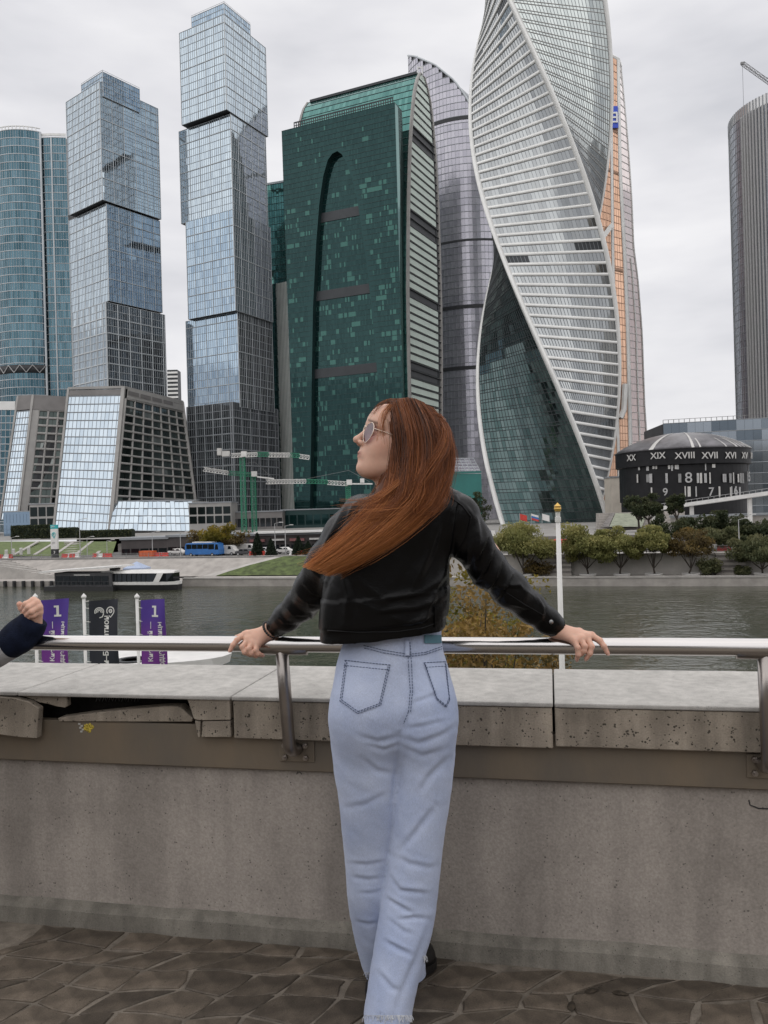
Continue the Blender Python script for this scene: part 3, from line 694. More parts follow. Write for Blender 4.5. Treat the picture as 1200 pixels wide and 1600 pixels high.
# --- copper tower behind the twisted one
def copper_tower():
    d = 455.0; root = thing('copper_tower', Vector((P(975, 700, d).x, d, ZP)), 'copper orange glass tower with white ribs behind the twisted tower', 'tower')
    cor = [(966,93),(967,180),(969,270),(976,400),(981,520),(985,700),(987,790)]; out = [(970,103),(975,155),(981,220),(987,312),(990,388),(996,430),(1003,518),(1007,634),(1011,690),(1013,790)]
    lef = [(925,70),(925,400),(930,700),(932,790)]; mid = [(953,85),(955,180),(957,380),(960,500),(966,700),(968,790)]
    def pts(tab, dd, n=40):
        ys = np.linspace(tab[0][1], tab[-1][1], n); xs = np.interp(ys, [q[1] for q in tab], [q[0] for q in tab]); return np.array([P(a, b, dd) for a, b in zip(xs, ys)])[::-1]
    def SS(t0, d0, t1, d1):
        a, b = pts(t0, d0), pts(t1, d1); va = np.linspace(0, 1, 40)
        def S(u, v):
            v = np.asarray(v, float); u = np.asarray(u, float)[:, None]
            A = np.stack([np.interp(v, va, a[:, k]) for k in range(3)], 1); Bq = np.stack([np.interp(v, va, b[:, k]) for k in range(3)], 1); return A*(1-u)+Bq*u
        return S
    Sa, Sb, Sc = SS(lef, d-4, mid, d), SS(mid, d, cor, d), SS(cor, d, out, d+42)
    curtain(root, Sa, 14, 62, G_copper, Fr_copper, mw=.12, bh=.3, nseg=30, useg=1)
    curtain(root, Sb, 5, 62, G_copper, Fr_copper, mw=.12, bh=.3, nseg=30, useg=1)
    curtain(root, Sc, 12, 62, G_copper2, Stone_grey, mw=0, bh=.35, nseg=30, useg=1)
    for S, u, w in ((Sb, 0, 1.6), (Sb, 1, 2.0), (Sc, .06, 1.2), (Sc, .55, 1.2), (Sc, 1, .7)):
        v0, v1 = (0, 1) if u != .55 else (0, .56); Vv, Ff = bars_v(S, [u], 40, w, out=.5, back=1, v0=v0, v1=v1); mesh('white_rib', Vv, Ff, White_clad, root)
    for py in (202, 267, 420):
        z = ztop(962, py, d); v = (z-Sb(np.array([0.]), np.array([0.]))[0, 2])/(Sb(np.array([0.]), np.array([1.]))[0, 2]-Sb(np.array([0.]), np.array([0.]))[0, 2])
        Vv, Ff = bars_u(Sb, [v], 1, 2.2, out=.06, u0=.12, u1=.8); mesh('louvre_band', Vv, Ff, Fr_copper, root)
        Vv, Ff = bars_u(Sa, [v], 1, 2.2, out=.06); mesh('louvre_band', Vv, Ff, Fr_copper, root)
    for x0, y0, x1, y1 in ((941,372,953,356), (953,356,957,352)):
        mb = MB(); mb.bar(P(x0, y0, d-3), P(x1, y1, d-3), 2.4, 2.6); mb.build('white_brace', White_clad, root)
    mb = MB(); mb.tube([P(970,653,d-2), P(975,640,d-2), P(977,600,d-2)], 1.6, 6); mb.build('white_brace', White_clad, root)
    # core + sloped top
    mb = MB(); a, b, c_ = pts(lef, d+3), pts(cor, d+3), pts(out, d+44)
    V = np.concatenate([a, b, c_]); n = 40; mesh('core', V, [(i, n+i, n+i+1, i+1) for i in range(n-1)]+[(n+i, 2*n+i, 2*n+i+1, n+i+1) for i in range(n-1)]+[(n-1, 2*n-1, 3*n-1)], Soffit, root)
    mb = MB(); mb.tube([P(925,70,d-4), P(953,85,d), P(966,93,d), P(970,103,d+42)], .9, 6); mb.build('top_rib', White_clad, root)
    # blue sign with white strokes
    bl = mat('sign_blue', (.03,.08,.55), .4, var=.05)
    def flat(px0, py0, px1, py1, dd, m, nm): 
        mb = MB(); c0 = P((px0+px1)/2, (py0+py1)/2, dd); w = (px1-px0)/2/F*dd; h = (py1-py0)/2/F*dd; mb.box(c0, (w,0,0), (0,.25,0), (0,0,h)); return mb.build(nm, m, root)
    flat(956.2, 166, 965.5, 200, d-1.0, bl, 'sign_panel')
    for y in (175, 182, 189): flat(957, y, 964.2, y+2.6, d-1.5, White_clad, 'sign_stroke')
    flat(962.6, 175, 965, 191.6, d-1.6, White_clad, 'sign_stroke')
copper_tower()

# --- round slate tower with fins, crane on top
def round_tower():
    d = 430.0; c = P(1257, 400, d); R = 104/F*d; zt = ztop(1137, 195, d)
    root = thing('round_tower', Vector((c.x, d, ZP)), 'round slate blue tower with pale vertical fins cut by the right frame', 'tower')
    def S(u, v):
        a = math.radians(150)+math.radians(200)*np.asarray(u, float); return np.stack([c.x+R*np.cos(a), d+R*np.sin(a), ZP+(zt-ZP)*np.asarray(v, float)], 1)
    curtain(root, S, 66, 52, G_slate, Fr_mid, mw=.1, bh=.2, nseg=1, useg=33, rnd=row_rnd(.2), tilt=.004)
    V, Ff = bars_v(S, np.arange(24, 66)/66, 1, .55, out=.8); 
    for k in range(14, 66): V, Ff = bars_v(S, [k/66], 1, .8, out=.9); mesh('fin', V, Ff, M['lgrey'], root)
    mb = MB(); mb.lathe((c.x, d, 0), [(R*.985, ZP), (R*.985, zt-.3)], 64); mb.build('core', Soffit, root)
    crownm = glass('crown_glass', (.42,.42,.42), (.56,.56,.56), .5, .2)
    def S2(u, v):
        a = math.radians(150)+math.radians(200)*np.asarray(u, float); return np.stack([c.x+R*np.cos(a), d+R*np.sin(a), zt+5.5*np.asarray(v, float)], 1)
    n = 66
    for k in range(n):
        V, Fc, r = panes(S2, n, 1, .04, .0, mask=lambda i, j, k=k: i == k); mesh('parapet_panel', V, Fc, crownm, root, rnd=r)
    V, Ff = bars_v(S2, np.arange(0, n+1)/n, 1, .4, out=.2); mesh('parapet_posts', V, Ff, Fr_mid, root, kind='stuff')
    # luffing crane jib above the roof
    a, b = P(1160, 99, 426), P(1262, 172, 432); cr = thing('tower_crane', Vector((b.x, b.y, zt)), 'grey lattice crane jib above the round slate tower', 'crane')
    lattice(cr, a, b, 1.5, 14, M['grey'], 'jib'); mb = MB(); mb.bar(b-Vector((0,0,20)), b+Vector((0,0,2)), 2.0); mb.build('mast', M['grey'], cr)
    mb = MB(); mb.box(a, (.9,0,0), (0,.5,0), (0,0,.6)); mb.build('jib_head', M['grey'], cr)
    mb = MB(); mb.bar(a, a-Vector((0,0,26)), .12); mb.build('hoist_rope', M['dgrey'], cr)
    mb = MB(); mb.bar(a+(b-a)*.3+Vector((0,0,1)), b+Vector((0,0,9)), .12); mb.build('stay', M['dgrey'], cr)
def lattice(parent, a, b, w, n, m, name, h=None):
    a, b = Vector(a), Vector(b); d = (b-a).normalized(); up = Vector((0,0,1)) if abs(d.z) < .9 else Vector((0,1,0)); x = d.cross(up).normalized()*w/2; y = x.cross(d).normalized()*(h or w)/2
    mb = MB(); t = w*.12
    cs = [x+y, -x+y, -x-y, x-y]
    for c in cs: mb.bar(a+c, b+c, t)
    for k in range(n):
        p, q = a+(b-a)*k/n, a+(b-a)*(k+1)/n
        for i in range(4): c, c2 = cs[i], cs[(i+1) % 4]; mb.bar(p+c, q+c2, t*.7); mb.bar(q+c, q+c2, t*.7)
    return mb.build(name, m, parent)
round_tower()

# --- teal curved tower at the left edge
def teal_tower():
    d = 520.0; R = 30.0; zt = ztop(40, 207, d-8); a_end = math.radians(300); e0 = P(68, 400, d-8); c = Vector((e0.x-R*math.cos(a_end), e0.y-R*1.1*math.sin(a_end), 0))
    root = thing('teal_tower', Vector((c.x, d, ZP)), 'teal curved office tower with white floor lines at the left edge', 'tower')
    def S(u, v):
        a = math.radians(165)+math.radians(135)*np.asarray(u, float); return np.stack([c.x+R*np.cos(a), c.y+R*np.sin(a)*1.1, ZP+(zt-ZP)*np.asarray(v, float)], 1)
    nv = 50
    curtain(root, S, 44, nv, G_teal, Fr_pale, mw=.12, bh=.5, nseg=1, useg=30, rnd=row_rnd(.3))
    e = S(np.array([1.]), np.array([0.]))[0]; e = Vector((e[0], e[1]))
    b1 = ray_line(85, 400, e+Vector((0, 1.5)), Vector((1, -.05))); b2 = ray_line(108, 400, b1, Vector((1, .12)))
    a1 = e+Vector((0, 1.5))
    for A, Bq in ((a1, b1), (b1, b2)):
        curtain(root, wall_S(A, Bq, ZP, zt-3), max(3, round((Bq-A).length/1.6)), nv, G_teal, Fr_pale, mw=.14, bh=.45, rnd=row_rnd(.3))
    mb = MB(); mb.bar((e.x, e.y, ZP), (e.x, e.y, zt), 1.2); mb.build('corner_rib', Fr_pale, root)
    mb = MB(); mb.bar((b1.x, b1.y, ZP), (b1.x, b1.y, zt-3), .9); mb.build('corner_rib', Fr_pale, root)
    ring = [(*S(np.array([u]), np.array([0.]))[0][:2],) for u in np.linspace(0, 1, 20)]
    body = [Vector(p)+(Vector((c.x, c.y))-Vector(p)).normalized()*.8 for p in ring]+[a1+Vector((.5,.8)), b1+Vector((0,.8)), b2+Vector((0,.8)), b2+Vector((0,30)), Vector((c.x-R, c.y+30))]
    mb = MB(); mb.prism(body, ZP, zt-3.2); mb.build('core', Soffit, root)
    # white parapet crown with posts
    for u0 in np.linspace(0, 1, 31)[:-1]:
        p, q = S(np.array([u0, u0+1/30]), np.array([1., 1.])); mb = MB(); mb.bar(Vector(p)+Vector((0,0,2.2)), Vector(q)+Vector((0,0,2.2)), .6, .5); mb.bar(Vector(p), Vector(p)+Vector((0,0,2.2)), .5); mb.build('parapet_bay', White_clad, root)
    mb = MB()
    for A, Bq in ((a1, b1), (b1, b2)): mb.bar((A.x, A.y, zt-1.2), (Bq.x, Bq.y, zt-1.2), .6, 1.6)
    mb.build('parapet_beam', White_clad, root)
    # truss belt
    zb = ztop(40, 578, d-8); vb = (zb-ZP)/(zt-ZP)
    Vv, Ff = bars_u(S, [vb], 30, 5.2, out=.25); mesh('truss_recess', Vv, Ff, Soffit, root)
    us = np.linspace(.12, 1, 17)
    for i in range(16):
        p, q = S(np.array([us[i], us[i+1]]), np.array([vb]*2)); o = Vector((0,-.7,0)); s = 2.4 if i % 2 else -2.4
        mb = MB(); mb.bar(Vector(p)+o+Vector((0,0,-s)), Vector(q)+o+Vector((0,0,s)), .45); mb.build('truss_brace', M['lgrey'], root)
teal_tower()

# --- sea-green block between the pale tower and the green one, with its pale fin; far striped block
d = 500.0
A = P(405, 290, d); Bq = P(450, 289, d-6); root = thing('green_block', Vector((A.x, d, ZP)), 'sea green glass block in the gap left of the dark green tower', 'tower')
curtain(root, wall_S((A.x, A.y), (Bq.x, Bq.y), ZP, A.z), 12, 50, G_green2, Fr_green, mw=.1, bh=.25)
mb = MB(); mb.prism([(A.x, A.y+.8), (Bq.x, Bq.y+.8), (Bq.x, Bq.y+25), (A.x, A.y+25)], ZP, A.z-.2); mb.build('core', Fr_green, root)
mb = MB(); mb.bar((A.x, A.y, A.z), (Bq.x, Bq.y, A.z), 1, 1.2); mb.build('roof_edge', Fr_pale, root)
f0, f1 = P(437, 600, 470), P(455, 600, 466); zf = ztop(440, 443, 470); fin = thing('pale_fin_block', Vector((f0.x, 470, ZP)), 'narrow pale ribbed slab beside the dark green tower', 'tower')
curtain(fin, wall_S((f0.x-9, f0.y+3), (f0.x, f0.y), ZP, zf), 8, 34, G_green2, Fr_green, mw=.1, bh=.3)
pale_m = mat('pale_rib', (.40,.45,.42), .5, var=.06, scale=.2)
mb = MB(); mb.prism([(f0.x, f0.y), (f1.x, f1.y), (f1.x+1, f1.y+12), (f0.x-9, f0.y+12), (f0.x-9, f0.y+3.6)], ZP, zf-.1); mb.build('core', pale_m, fin)
for k in range(9): p = f0+(f1-f0)*(k/8); mb = MB(); mb.bar((p.x, p.y-.3, ZP), (p.x, p.y-.3, zf), .3); mb.build('rib', White_clad, fin)
d = 900.0; a, b = P(261, 578, d), P(277, 578, d); root = thing('striped_block', Vector((a.x, d, ZP)), 'small far white and dark striped building between the pale towers', 'building')
mb = MB(); mb.prism([(a.x, d), (b.x, d), (b.x, d+15), (a.x, d+15)], ZP, a.z); mb.build('wall', Fr_dark, root)
for k in range(14): z = a.z-3.2-k*4.6; mb = MB(); mb.aabox((a.x-.2, d-.5, z-1.1), (b.x+.2, d, z+1.1)); mb.build('floor_band', White_clad, root)
# ------------------------------------------------------------------ podiums and low buildings
def quad_S(p00, p10, p11, p01):
    a, b, c, d_ = [np.array(p) for p in (p00, p10, p11, p01)]
    def S(u, v):
        u = np.asarray(u, float)[:, None]; v = np.asarray(v, float)[:, None]
        return (a*(1-u)+b*u)*(1-v)+(d_*(1-u)+c*u)*v
    return S
def windows(root, S, nu, nv, g, cl, pier=.9, band=1.3, name='window', rec=-.5, out=.1):
    for i in range(nu):
        for j in range(nv):
            V, Fc, r = panes(S, nu, nv, .02, .02, rec=rec, tilt=.004, mask=lambda a, b: (a == i) & (b == j))
            # two lights with a slim mullion
            V2 = V.reshape(4, 3); m0, m1 = (V2[0]+V2[1])/2, (V2[3]+V2[2])/2; e = (V2[1]-V2[0])*.02
            V = np.array([V2[0], m0-e, m1-e, V2[3], m0+e, V2[1], V2[2], m1+e]); r1 = float(r[0])
            mesh(name, V, np.array([[0,1,2,3],[4,5,6,7]]), g, root, rnd=[r1, min(.99, max(0, r1+random.uniform(-.15,.15)))])
    for i in range(nu+1): V, Ff = bars_v(S, [i/nu], 1, pier, out=out, back=.8); mesh('pier', V, Ff, cl, root)
    for j in range(nv+1): V, Ff = bars_u(S, [j/nv], 1, band, out=out+.004, back=.8); mesh('floor_band', V, Ff, cl, root)

def podium_main():
    root = thing('slanted_podium', P(175, 828, 372), 'large grey podium with leaning pale glass front below the pale towers', 'building')
    Cb, Ct = P(172, 831, 370), P(193, 605, 384); Lb, Lt = P(84, 826, 370), P(107, 607, 384)
    Rt = P(285, 628, 436); Rb = P(312, 832, 428)
    S = quad_S(Lb, Cb, Ct, Lt)
    curtain(root, S, 14, 17, G_podium, Fr_mid, mw=.13, bh=.45, rnd=row_rnd(.15), tilt=.005)
    Sr = quad_S(Cb+Vector((1.6,.8,0)), Rb, Rt, Ct+Vector((1.6,.8,0))); cl = Stone_grey
    def Sw(u, v): return Sr(np.asarray(u), .185+.735*np.asarray(v))
    windows(root, Sw, 7, 13, G_window, cl, pier=.8, band=.95)
    def Sp(u, v): return Sr(np.asarray(u), .925+.075*np.asarray(v))
    V, Fc, r = panes(Sp, 1, 1, 0, 0, rec=.3); mesh('parapet_wall', V, Fc, cl, root)
    for k in range(5): V, Fc, r = panes(Sp, 5, 1, .06, .3, rec=.34, mask=lambda i, j, k=k: i == k); mesh('louvre_band', V, Fc, Stone_dark, root)
    def St(u, v): return S(np.asarray(u), .945+.04*np.asarray(v))
    V, Fc, r = panes(St, 1, 1, .02, 0, rec=.25); mesh('louvre_band', V, Fc, Stone_dark, root)
    for a, b, w in ((Cb, Ct, 1.7), (Lb, Lt, 1.0), (Lt, Ct, 1.2), (Ct, Rt, 1.2), (Rb, Rt, 1.4)): mb = MB(); mb.bar(a, b, w); mb.build('edge_frame', cl, root)
    # body
    i = Vector((0, 1.4, 0)); Bk = Rt+Vector((-30, 25, 0)); V = [Lb+i, Cb+i, Rb+Vector((-1.5,.4,0)), Rb+Vector((-60,30,0)), Lt+i, Ct+i, Rt+Vector((-1.5,.4,0)), Rt+Vector((-60,30,0))]
    mesh('body', [tuple(v) for v in V], [(0,1,5,4), (1,2,6,5), (2,3,7,6), (3,0,4,7), (4,5,6,7)], Soffit, root)
    mb = MB()
    for k in range(3): a = Lt+(Ct-Lt)*(.35+.2*k)+Vector((0,3,.2)); mb.bar(a, a+Vector((5,0,.6)), .3)
    mb.build('roof_maintenance_rig', M['lgrey'], root)
    # low glass wing at the foot
    w = thing('glass_wing', P(240, 828, 360), 'low leaning glass wing with tilted facets at the podium foot', 'building')
    a, b, c_, e = P(171, 829, 366), P(306, 830, 352), P(300, 783, 366), P(178, 783, 374)
    curtain(w, quad_S(a, b, c_, e), 18, 4, G_podium, Fr_mid, mw=.12, bh=.3, tilt=.03)
    mb = MB(); mb.quad(e, c_, c_+Vector((0,20,1)), e+Vector((0,20,1))); mb.build('roof', Fr_mid, w)
    mb = MB(); mb.quad(a+Vector((.3,.6,0)), b+Vector((-.3,.6,0)), c_+Vector((-.3,.6,-.1)), e+Vector((.3,.6,-.1))); mb.build('back_wall', Fr_dark, w)
    mb = MB(); mb.quad(b, b+Vector((3,22,0)), c_+Vector((3,22,0)), c_); mb.build('end_wall', Stone_grey, w)
podium_main()
def podium_small():
    root = thing('slanted_podium', P(40, 825, 395), 'narrow grey podium with leaning glass side at far left', 'building')
    Cb, Ct = P(28, 812, 395), P(52, 617, 408); Lb, Lt = P(0, 812, 396), P(28, 619, 409); Rb, Rt = P(95, 812, 404), P(108, 620, 412)
    S = quad_S(Lb, Cb, Ct, Lt); Sr = quad_S(Cb, Rb, Rt, Ct)
    def Sl(u, v): return S(np.asarray(u), .87*np.asarray(v))
    curtain(root, Sl, 6, 16, G_podium, Fr_mid, mw=.12, bh=.4)
    def Sw(u, v): return Sr(.2+.8*np.asarray(u), .12+.76*np.asarray(v))
    windows(root, Sw, 3, 12, G_window, Stone_grey, pier=1.0, band=1.1)
    def Sq(u, v): return Sr(.2*np.asarray(u), .88*np.asarray(v))
    V, Fc, r = panes(Sq, 1, 1, 0, 0, rec=.1); mesh('corner_wall', V, Fc, Stone_grey, root)
    for SS, nm in ((S, 'parapet_wall'), (Sr, 'parapet_wall')):
        f = lambda u, v, SS=SS: SS(np.asarray(u), .88+.12*np.asarray(v)); V, Fc, r = panes(f, 1, 1, 0, 0, rec=.35); mesh(nm, V, Fc, Stone_dark, root)
    mb = MB(); mb.bar(Cb, Ct, 1.2); mb.build('edge_frame', Stone_grey, root); mb = MB(); mb.bar(Lb, Lt, .9); mb.build('edge_frame', Stone_grey, root)
    V = [Lb+Vector((.5,1.3,0)), Cb+Vector((0,1.3,0)), Rb+Vector((0,1.3,0)), Rb+Vector((-10,30,0)), Lt+Vector((.5,1.3,0)), Ct+Vector((0,1.3,0)), Rt+Vector((0,1.3,0)), Rt+Vector((-10,30,0))]
    mesh('body', [tuple(v) for v in V], [(0,1,5,4), (1,2,6,5), (2,3,7,6), (3,0,4,7), (4,5,6,7)], Soffit, root)
    e = thing('glass_building', P(5, 825, 420), 'teal glass building with white roof band cut by the left frame', 'building')
    a, b, c_, q = P(-90, 815, 420), P(20, 815, 418), P(24, 628, 418), P(-90, 628, 420)
    curtain(e, quad_S(a, b, c_, q), 16, 17, G_teal, Fr_pale, mw=.3, bh=.5)
    mb = MB(); mb.bar(q+Vector((0,0,-2)), c_+Vector((0,0,-2)), 1, 4.5); mb.build('roof_band', White_clad, e)
    mb = MB(); mb.add([a+Vector((0,1,0)), b+Vector((0,1,0)), b+Vector((0,20,0)), a+Vector((0,20,0)), q+Vector((0,1,0)), c_+Vector((0,1,0)), c_+Vector((0,20,0)), q+Vector((0,20,0))], [(0,1,5,4), (1,2,6,5), (4,5,6,7), (2,3,7,6)]); mb.build('body', Soffit, e)
podium_small()
def low_block(name, px0, py0, px1, py1, d, dep, m, label, cat='building', zb=None, wins=None):
    a, b = P(px0, py1, d), P(px1, py1, d); zt = P((px0+px1)/2, py0, d).z; zb = ZP if zb is None else zb
    r = thing(name, Vector(((a.x+b.x)/2, d, zb)), label, cat)
    mb = MB(); mb.aabox((a.x, d, zb-.3), (b.x, d+dep, zt)); mb.build('wall', m, r)
    mb = MB(); mb.aabox((a.x-.3, d-.4, zt), (b.x+.3, d+dep, zt+.5)); mb.build('roof_edge', Fr_mid, r)
    if wins:
        nu, nv, v0, v1, g = wins; w = (b.x-a.x)/nu; h = (v1-v0)*(zt-zb)/nv
        for i in range(nu):
            for j in range(nv):
                x = a.x+w*(i+.08); z = zb+v0*(zt-zb)+h*(j+.1)
                mb = MB(); mb.aabox((x, d-.12, z), (x+w*.84, d+.1, z+h*.8)); o = mb.build('window', g, r)
    return r, a, b, zt
low_block('entrance_block', 47, 788, 86, 826, 372, 14, Stone_grey, 'small grey entrance block left of the slanted podium', wins=(3,2,.2,.95,G_window))
low_block('entrance_block', 6, 800, 48, 828, 374, 14, G_blue, 'low glass entrance hall below the narrow left podium', wins=(8,2,.05,.95,G_blue))
low_block('entrance_block', 296, 786, 362, 832, 352, 16, Stone_grey, 'grey stepped entrance block beside the green crane masts', wins=(5,2,.25,.9,G_window))
low_block('base_block', 362, 800, 442, 834, 362, 16, Stone_dark, 'dark stone base hall at the foot of the tallest pale tower', wins=(9,1,.1,.7,G_dusk))
low_block('base_block', 440, 795, 640, 834, 372, 12, Fr_green, 'dark green base hall of the arched green tower', wins=(16,1,.1,.8,G_green))
# dark retail strip with pale canopy line
dk = mat('brown_cladding', (.075,.066,.066), .7, var=.15, scale=.3)
r, a, b, zt = low_block('retail_strip', 190, 843, 262, 871, 187, 12, dk, 'dark low retail building with flat canopies beyond the orange container', zb=ZS, wins=(5,1,.05,.45,M['darkglass']))
r, a, b, zt = low_block('retail_strip', 262, 838, 372, 869, 187, 12, dk, 'dark low retail building behind the blue coach', zb=ZS, wins=(7,1,.05,.45,M['darkglass']))
r, a, b, zt = low_block('retail_strip', 372, 836, 520, 868, 186, 12, dk, 'dark low retail building behind the spruces left of the woman', zb=ZS, wins=(9,1,.05,.45,M['darkglass']))
for k in range(5):
    x = a.x+3+k*4.6; mb = MB(); mb.aabox((x, 184.6, ZS+2.3+.2*(k % 2)), (x+3.4, 185.95, ZS+2.9)); mb.build('shop_sign', M['offwhite'] if k % 2 else mat('dull_red_sign', (.22,.09,.09), .6), r)
mb = MB(); mb.aabox((a.x+4, 184.2, zt+.52), (b.x+6, 189, zt+.95)); mb.build('canopy', White_clad, r)
# teal pavilion with glass roof right of the woman
r = thing('teal_pavilion', P(720, 800, 325), 'low teal walled pavilion with sloping glass roof by the twisted tower', 'building')
tealw = mat('teal_wall', (.03,.17,.155), .6, var=.1, scale=.1); a, b = P(640, 742, 325), P(752, 742, 325)
mb = MB(); mb.aabox((a.x, 325, ZP), (b.x, 345, a.z)); mb.build('wall', tealw, r)
mb = MB(); mb.aabox((a.x, 324.8, a.z), (b.x, 325.3, a.z+.8)); mb.build('fascia', M['teal'] if False else tealw, r)
curtain(r, quad_S(a+Vector((0,0,.8)), b+Vector((0,0,.8)), b+Vector((0,26,8.5)), a+Vector((0,26,8.5))), 14, 5, G_lilac, Fr_pale, mw=.2, bh=.3)
# --- domed black hall with numerals
def text_obj(body, size, m, parent, M4, ext=.05, name='lettering', bold=0, align='CENTER'):
    cu = bpy.data.curves.new('t', 'FONT'); cu.body = body; cu.size = size; cu.extrude = ext; cu.align_x = align; cu.align_y = 'CENTER'; cu.offset = bold
    o = bpy.data.objects.new('t', cu); COL.objects.link(o); dg = bpy.context.evaluated_depsgraph_get()
    me = bpy.data.meshes.new_from_object(o.evaluated_get(dg)); bpy.data.objects.remove(o); bpy.data.curves.remove(cu)
    me.transform(M4); V = [tuple(v.co) for v in me.vertices]; Fc = [tuple(p.vertices) for p in me.polygons]; bpy.data.meshes.remove(me)
    return mesh(name, V, Fc, m, parent)
def frame(o, x, up):
    x, up = Vector(x).normalized(), Vector(up).normalized(); z = x.cross(up); return Matrix(((x.x,up.x,z.x,o[0]), (x.y,up.y,z.y,o[1]), (x.z,up.z,z.z,o[2]), (0,0,0,1)))
def dome_hall():
    d = 262.0; R = 99/F*d; c = P(1066, 760, d+R*.0); zr = ztop(1066, 707, d); zt = ztop(1066, 677, d)
    root = thing('domed_hall', Vector((c.x, d, ZP)), 'round black hall with shallow dome and white numerals', 'building')
    blk = mat('black_panel', (.012,.012,.014), .5, var=.2, scale=.4, spec=.25); dm = mat('dome_metal', (.17,.165,.175), .4, metal=.4, var=.2, scale=.25)
    mb = MB(); mb.lathe((c.x, d, 0), [(R*.93, ZP), (R*.93, ZP+7), (R*.95, ZP+7.2), (R*.95, zr-5.0), (R*1.0, zr-4.7), (R*1.0, zr)], 64); mb.build('drum', blk, root)
    mb = MB(); prof = [(R*1.02*q_, zr+.05+(zt-zr)*(1-q_**2)**.85) for q_ in np.linspace(1, .01, 14)]; mb.lathe((c.x, d, 0), prof, 64); mb.build('dome', dm, root, smooth=True)
    pale = M['offwhite']
    for k in range(32):
        a = math.radians(180+k*11.25/2)+0; 
        if random.random() < .45: continue
        w = random.choice((.012, .02, .035)); pts0 = [(R*1.02*q_, zr+.18+(zt-zr)*(1-q_**2)**.85) for q_ in np.linspace(1, random.choice((.75, .15)), 8)]
        mb = MB()
        for rr, z in pts0: mb.v += [(c.x+rr*math.cos(a-w), d+rr*math.sin(a-w), z), (c.x+rr*math.cos(a+w), d+rr*math.sin(a+w), z)]
        for i in range(7): mb.f.append((2*i, 2*i+1, 2*i+3, 2*i+2))
        mb.build('dome_stripe', pale, root)
    def ang_of(px): 
        k = uv(px, 740)[0]/F; s = (k*d-c.x)/R; return math.asin(max(-1, min(1, s*1.02)))
    def put(txt, px, py, size, rr=1.0):
        t = ang_of(px); o = Vector((c.x+R*rr*math.sin(t)*1.012, d-R*rr*math.cos(t)*1.012, 0)); o.z = ztop(px, py, o.y); text_obj(txt, size*.9, M['lgrey'] if size > 3.3 else M['offwhite'], root, frame(o, (math.cos(t), math.sin(t), 0), (0,0,1)), ext=.06, name='numeral', bold=.03)
    for txt, px in (('XX', 977), ('XIX', 1004), ('XVIII', 1036), ('XVII', 1069), ('XVI', 1101), ('XV', 1128), ('XIV', 1149), ('XIII', 1163)): put(txt, px, 713 + (3 if px < 1000 else 0), 3.1)
    put('8', 1040, 748, 5.0, .965); put('15', 1144, 746, 4.8, .965); put('7', 1072, 770, 4.0, .945); put('16', 1110, 768, 4.0, .945); put('14', 1160, 769, 3.6, .945); put('9', 1010, 770, 3.6, .945)
    for k in range(46):
        px = random.uniform(975, 1160); lvl = random.choice((0, 1, 1, 2)); py0 = (722, 741, 762)[lvl]; h = random.uniform(1, 3) if lvl == 0 else random.uniform(2.4, 3.4); t = ang_of(px); rr = R*(.965, .962, .945)[lvl]*1.006 if lvl else R*.962
        if any(abs(px-q) < 8 for q in (1040, 1144)) and lvl == 1: continue
        o = Vector((c.x+rr*math.sin(t), d-rr*math.cos(t), 0)); o.z = ztop(px, py0+7, o.y); x = Vector((math.cos(t), math.sin(t), 0)); n = Vector((math.sin(t), -math.cos(t), 0))
        mb = MB(); mb.box(o, x*random.uniform(.15, .5), n*.08, (0,0,h/2)); mb.build('pale_panel', random.choice((M['lgrey'], M['grey'], M['offwhite'])), root)
dome_hall()
# --- long grey building behind the dome
r = thing('long_glass_building', P(1120, 790, 345), 'long grey blue glass building with roof railing behind the domed hall', 'building')
a, b, c_, q = P(1040, 800, 350), P(1330, 800, 328), None, None; zt = ztop(1040, 662, 350)
G_mix = glass('mixed_glass', (.12,.15,.18), (.33,.37,.41), .8, .1)
Sx = wall_S((a.x, a.y), (b.x, b.y), ZP, zt)
for j in range(9):
    V, Fc, rr = panes(Sx, 22, 9, .01, .03, rec=0, tilt=.004, mask=lambda i, jj, j=j: jj == j); mesh('panel_row', V, Fc, G_mix, r, rnd=np.repeat(RNG.random(len(rr)//3+1), 3)[:len(rr)], kind='stuff')
V, Ff = bars_u(Sx, np.arange(10)/9, 1, .3); mesh('floor_bands', V, Ff, Fr_mid, r, kind='stuff')
mb = MB(); mb.prism([(a.x, a.y+.6), (b.x, b.y+.6), (b.x+8, b.y+35), (a.x+3, a.y+35)], ZP, zt-.1); mb.build('body', Fr_dark, r)
for k in range(34): p = Vector((a.x, a.y, 0)).lerp(Vector((b.x, b.y, 0)), k/33); mb = MB(); mb.bar((p.x, p.y, zt), (p.x, p.y, zt+1.6), .2); mb.build('rail_post', M['grey'], r)
mb = MB(); mb.bar((a.x, a.y, zt+1.6), (b.x, b.y, zt+1.6), .18); mb.build('roof_rail', M['grey'], r)
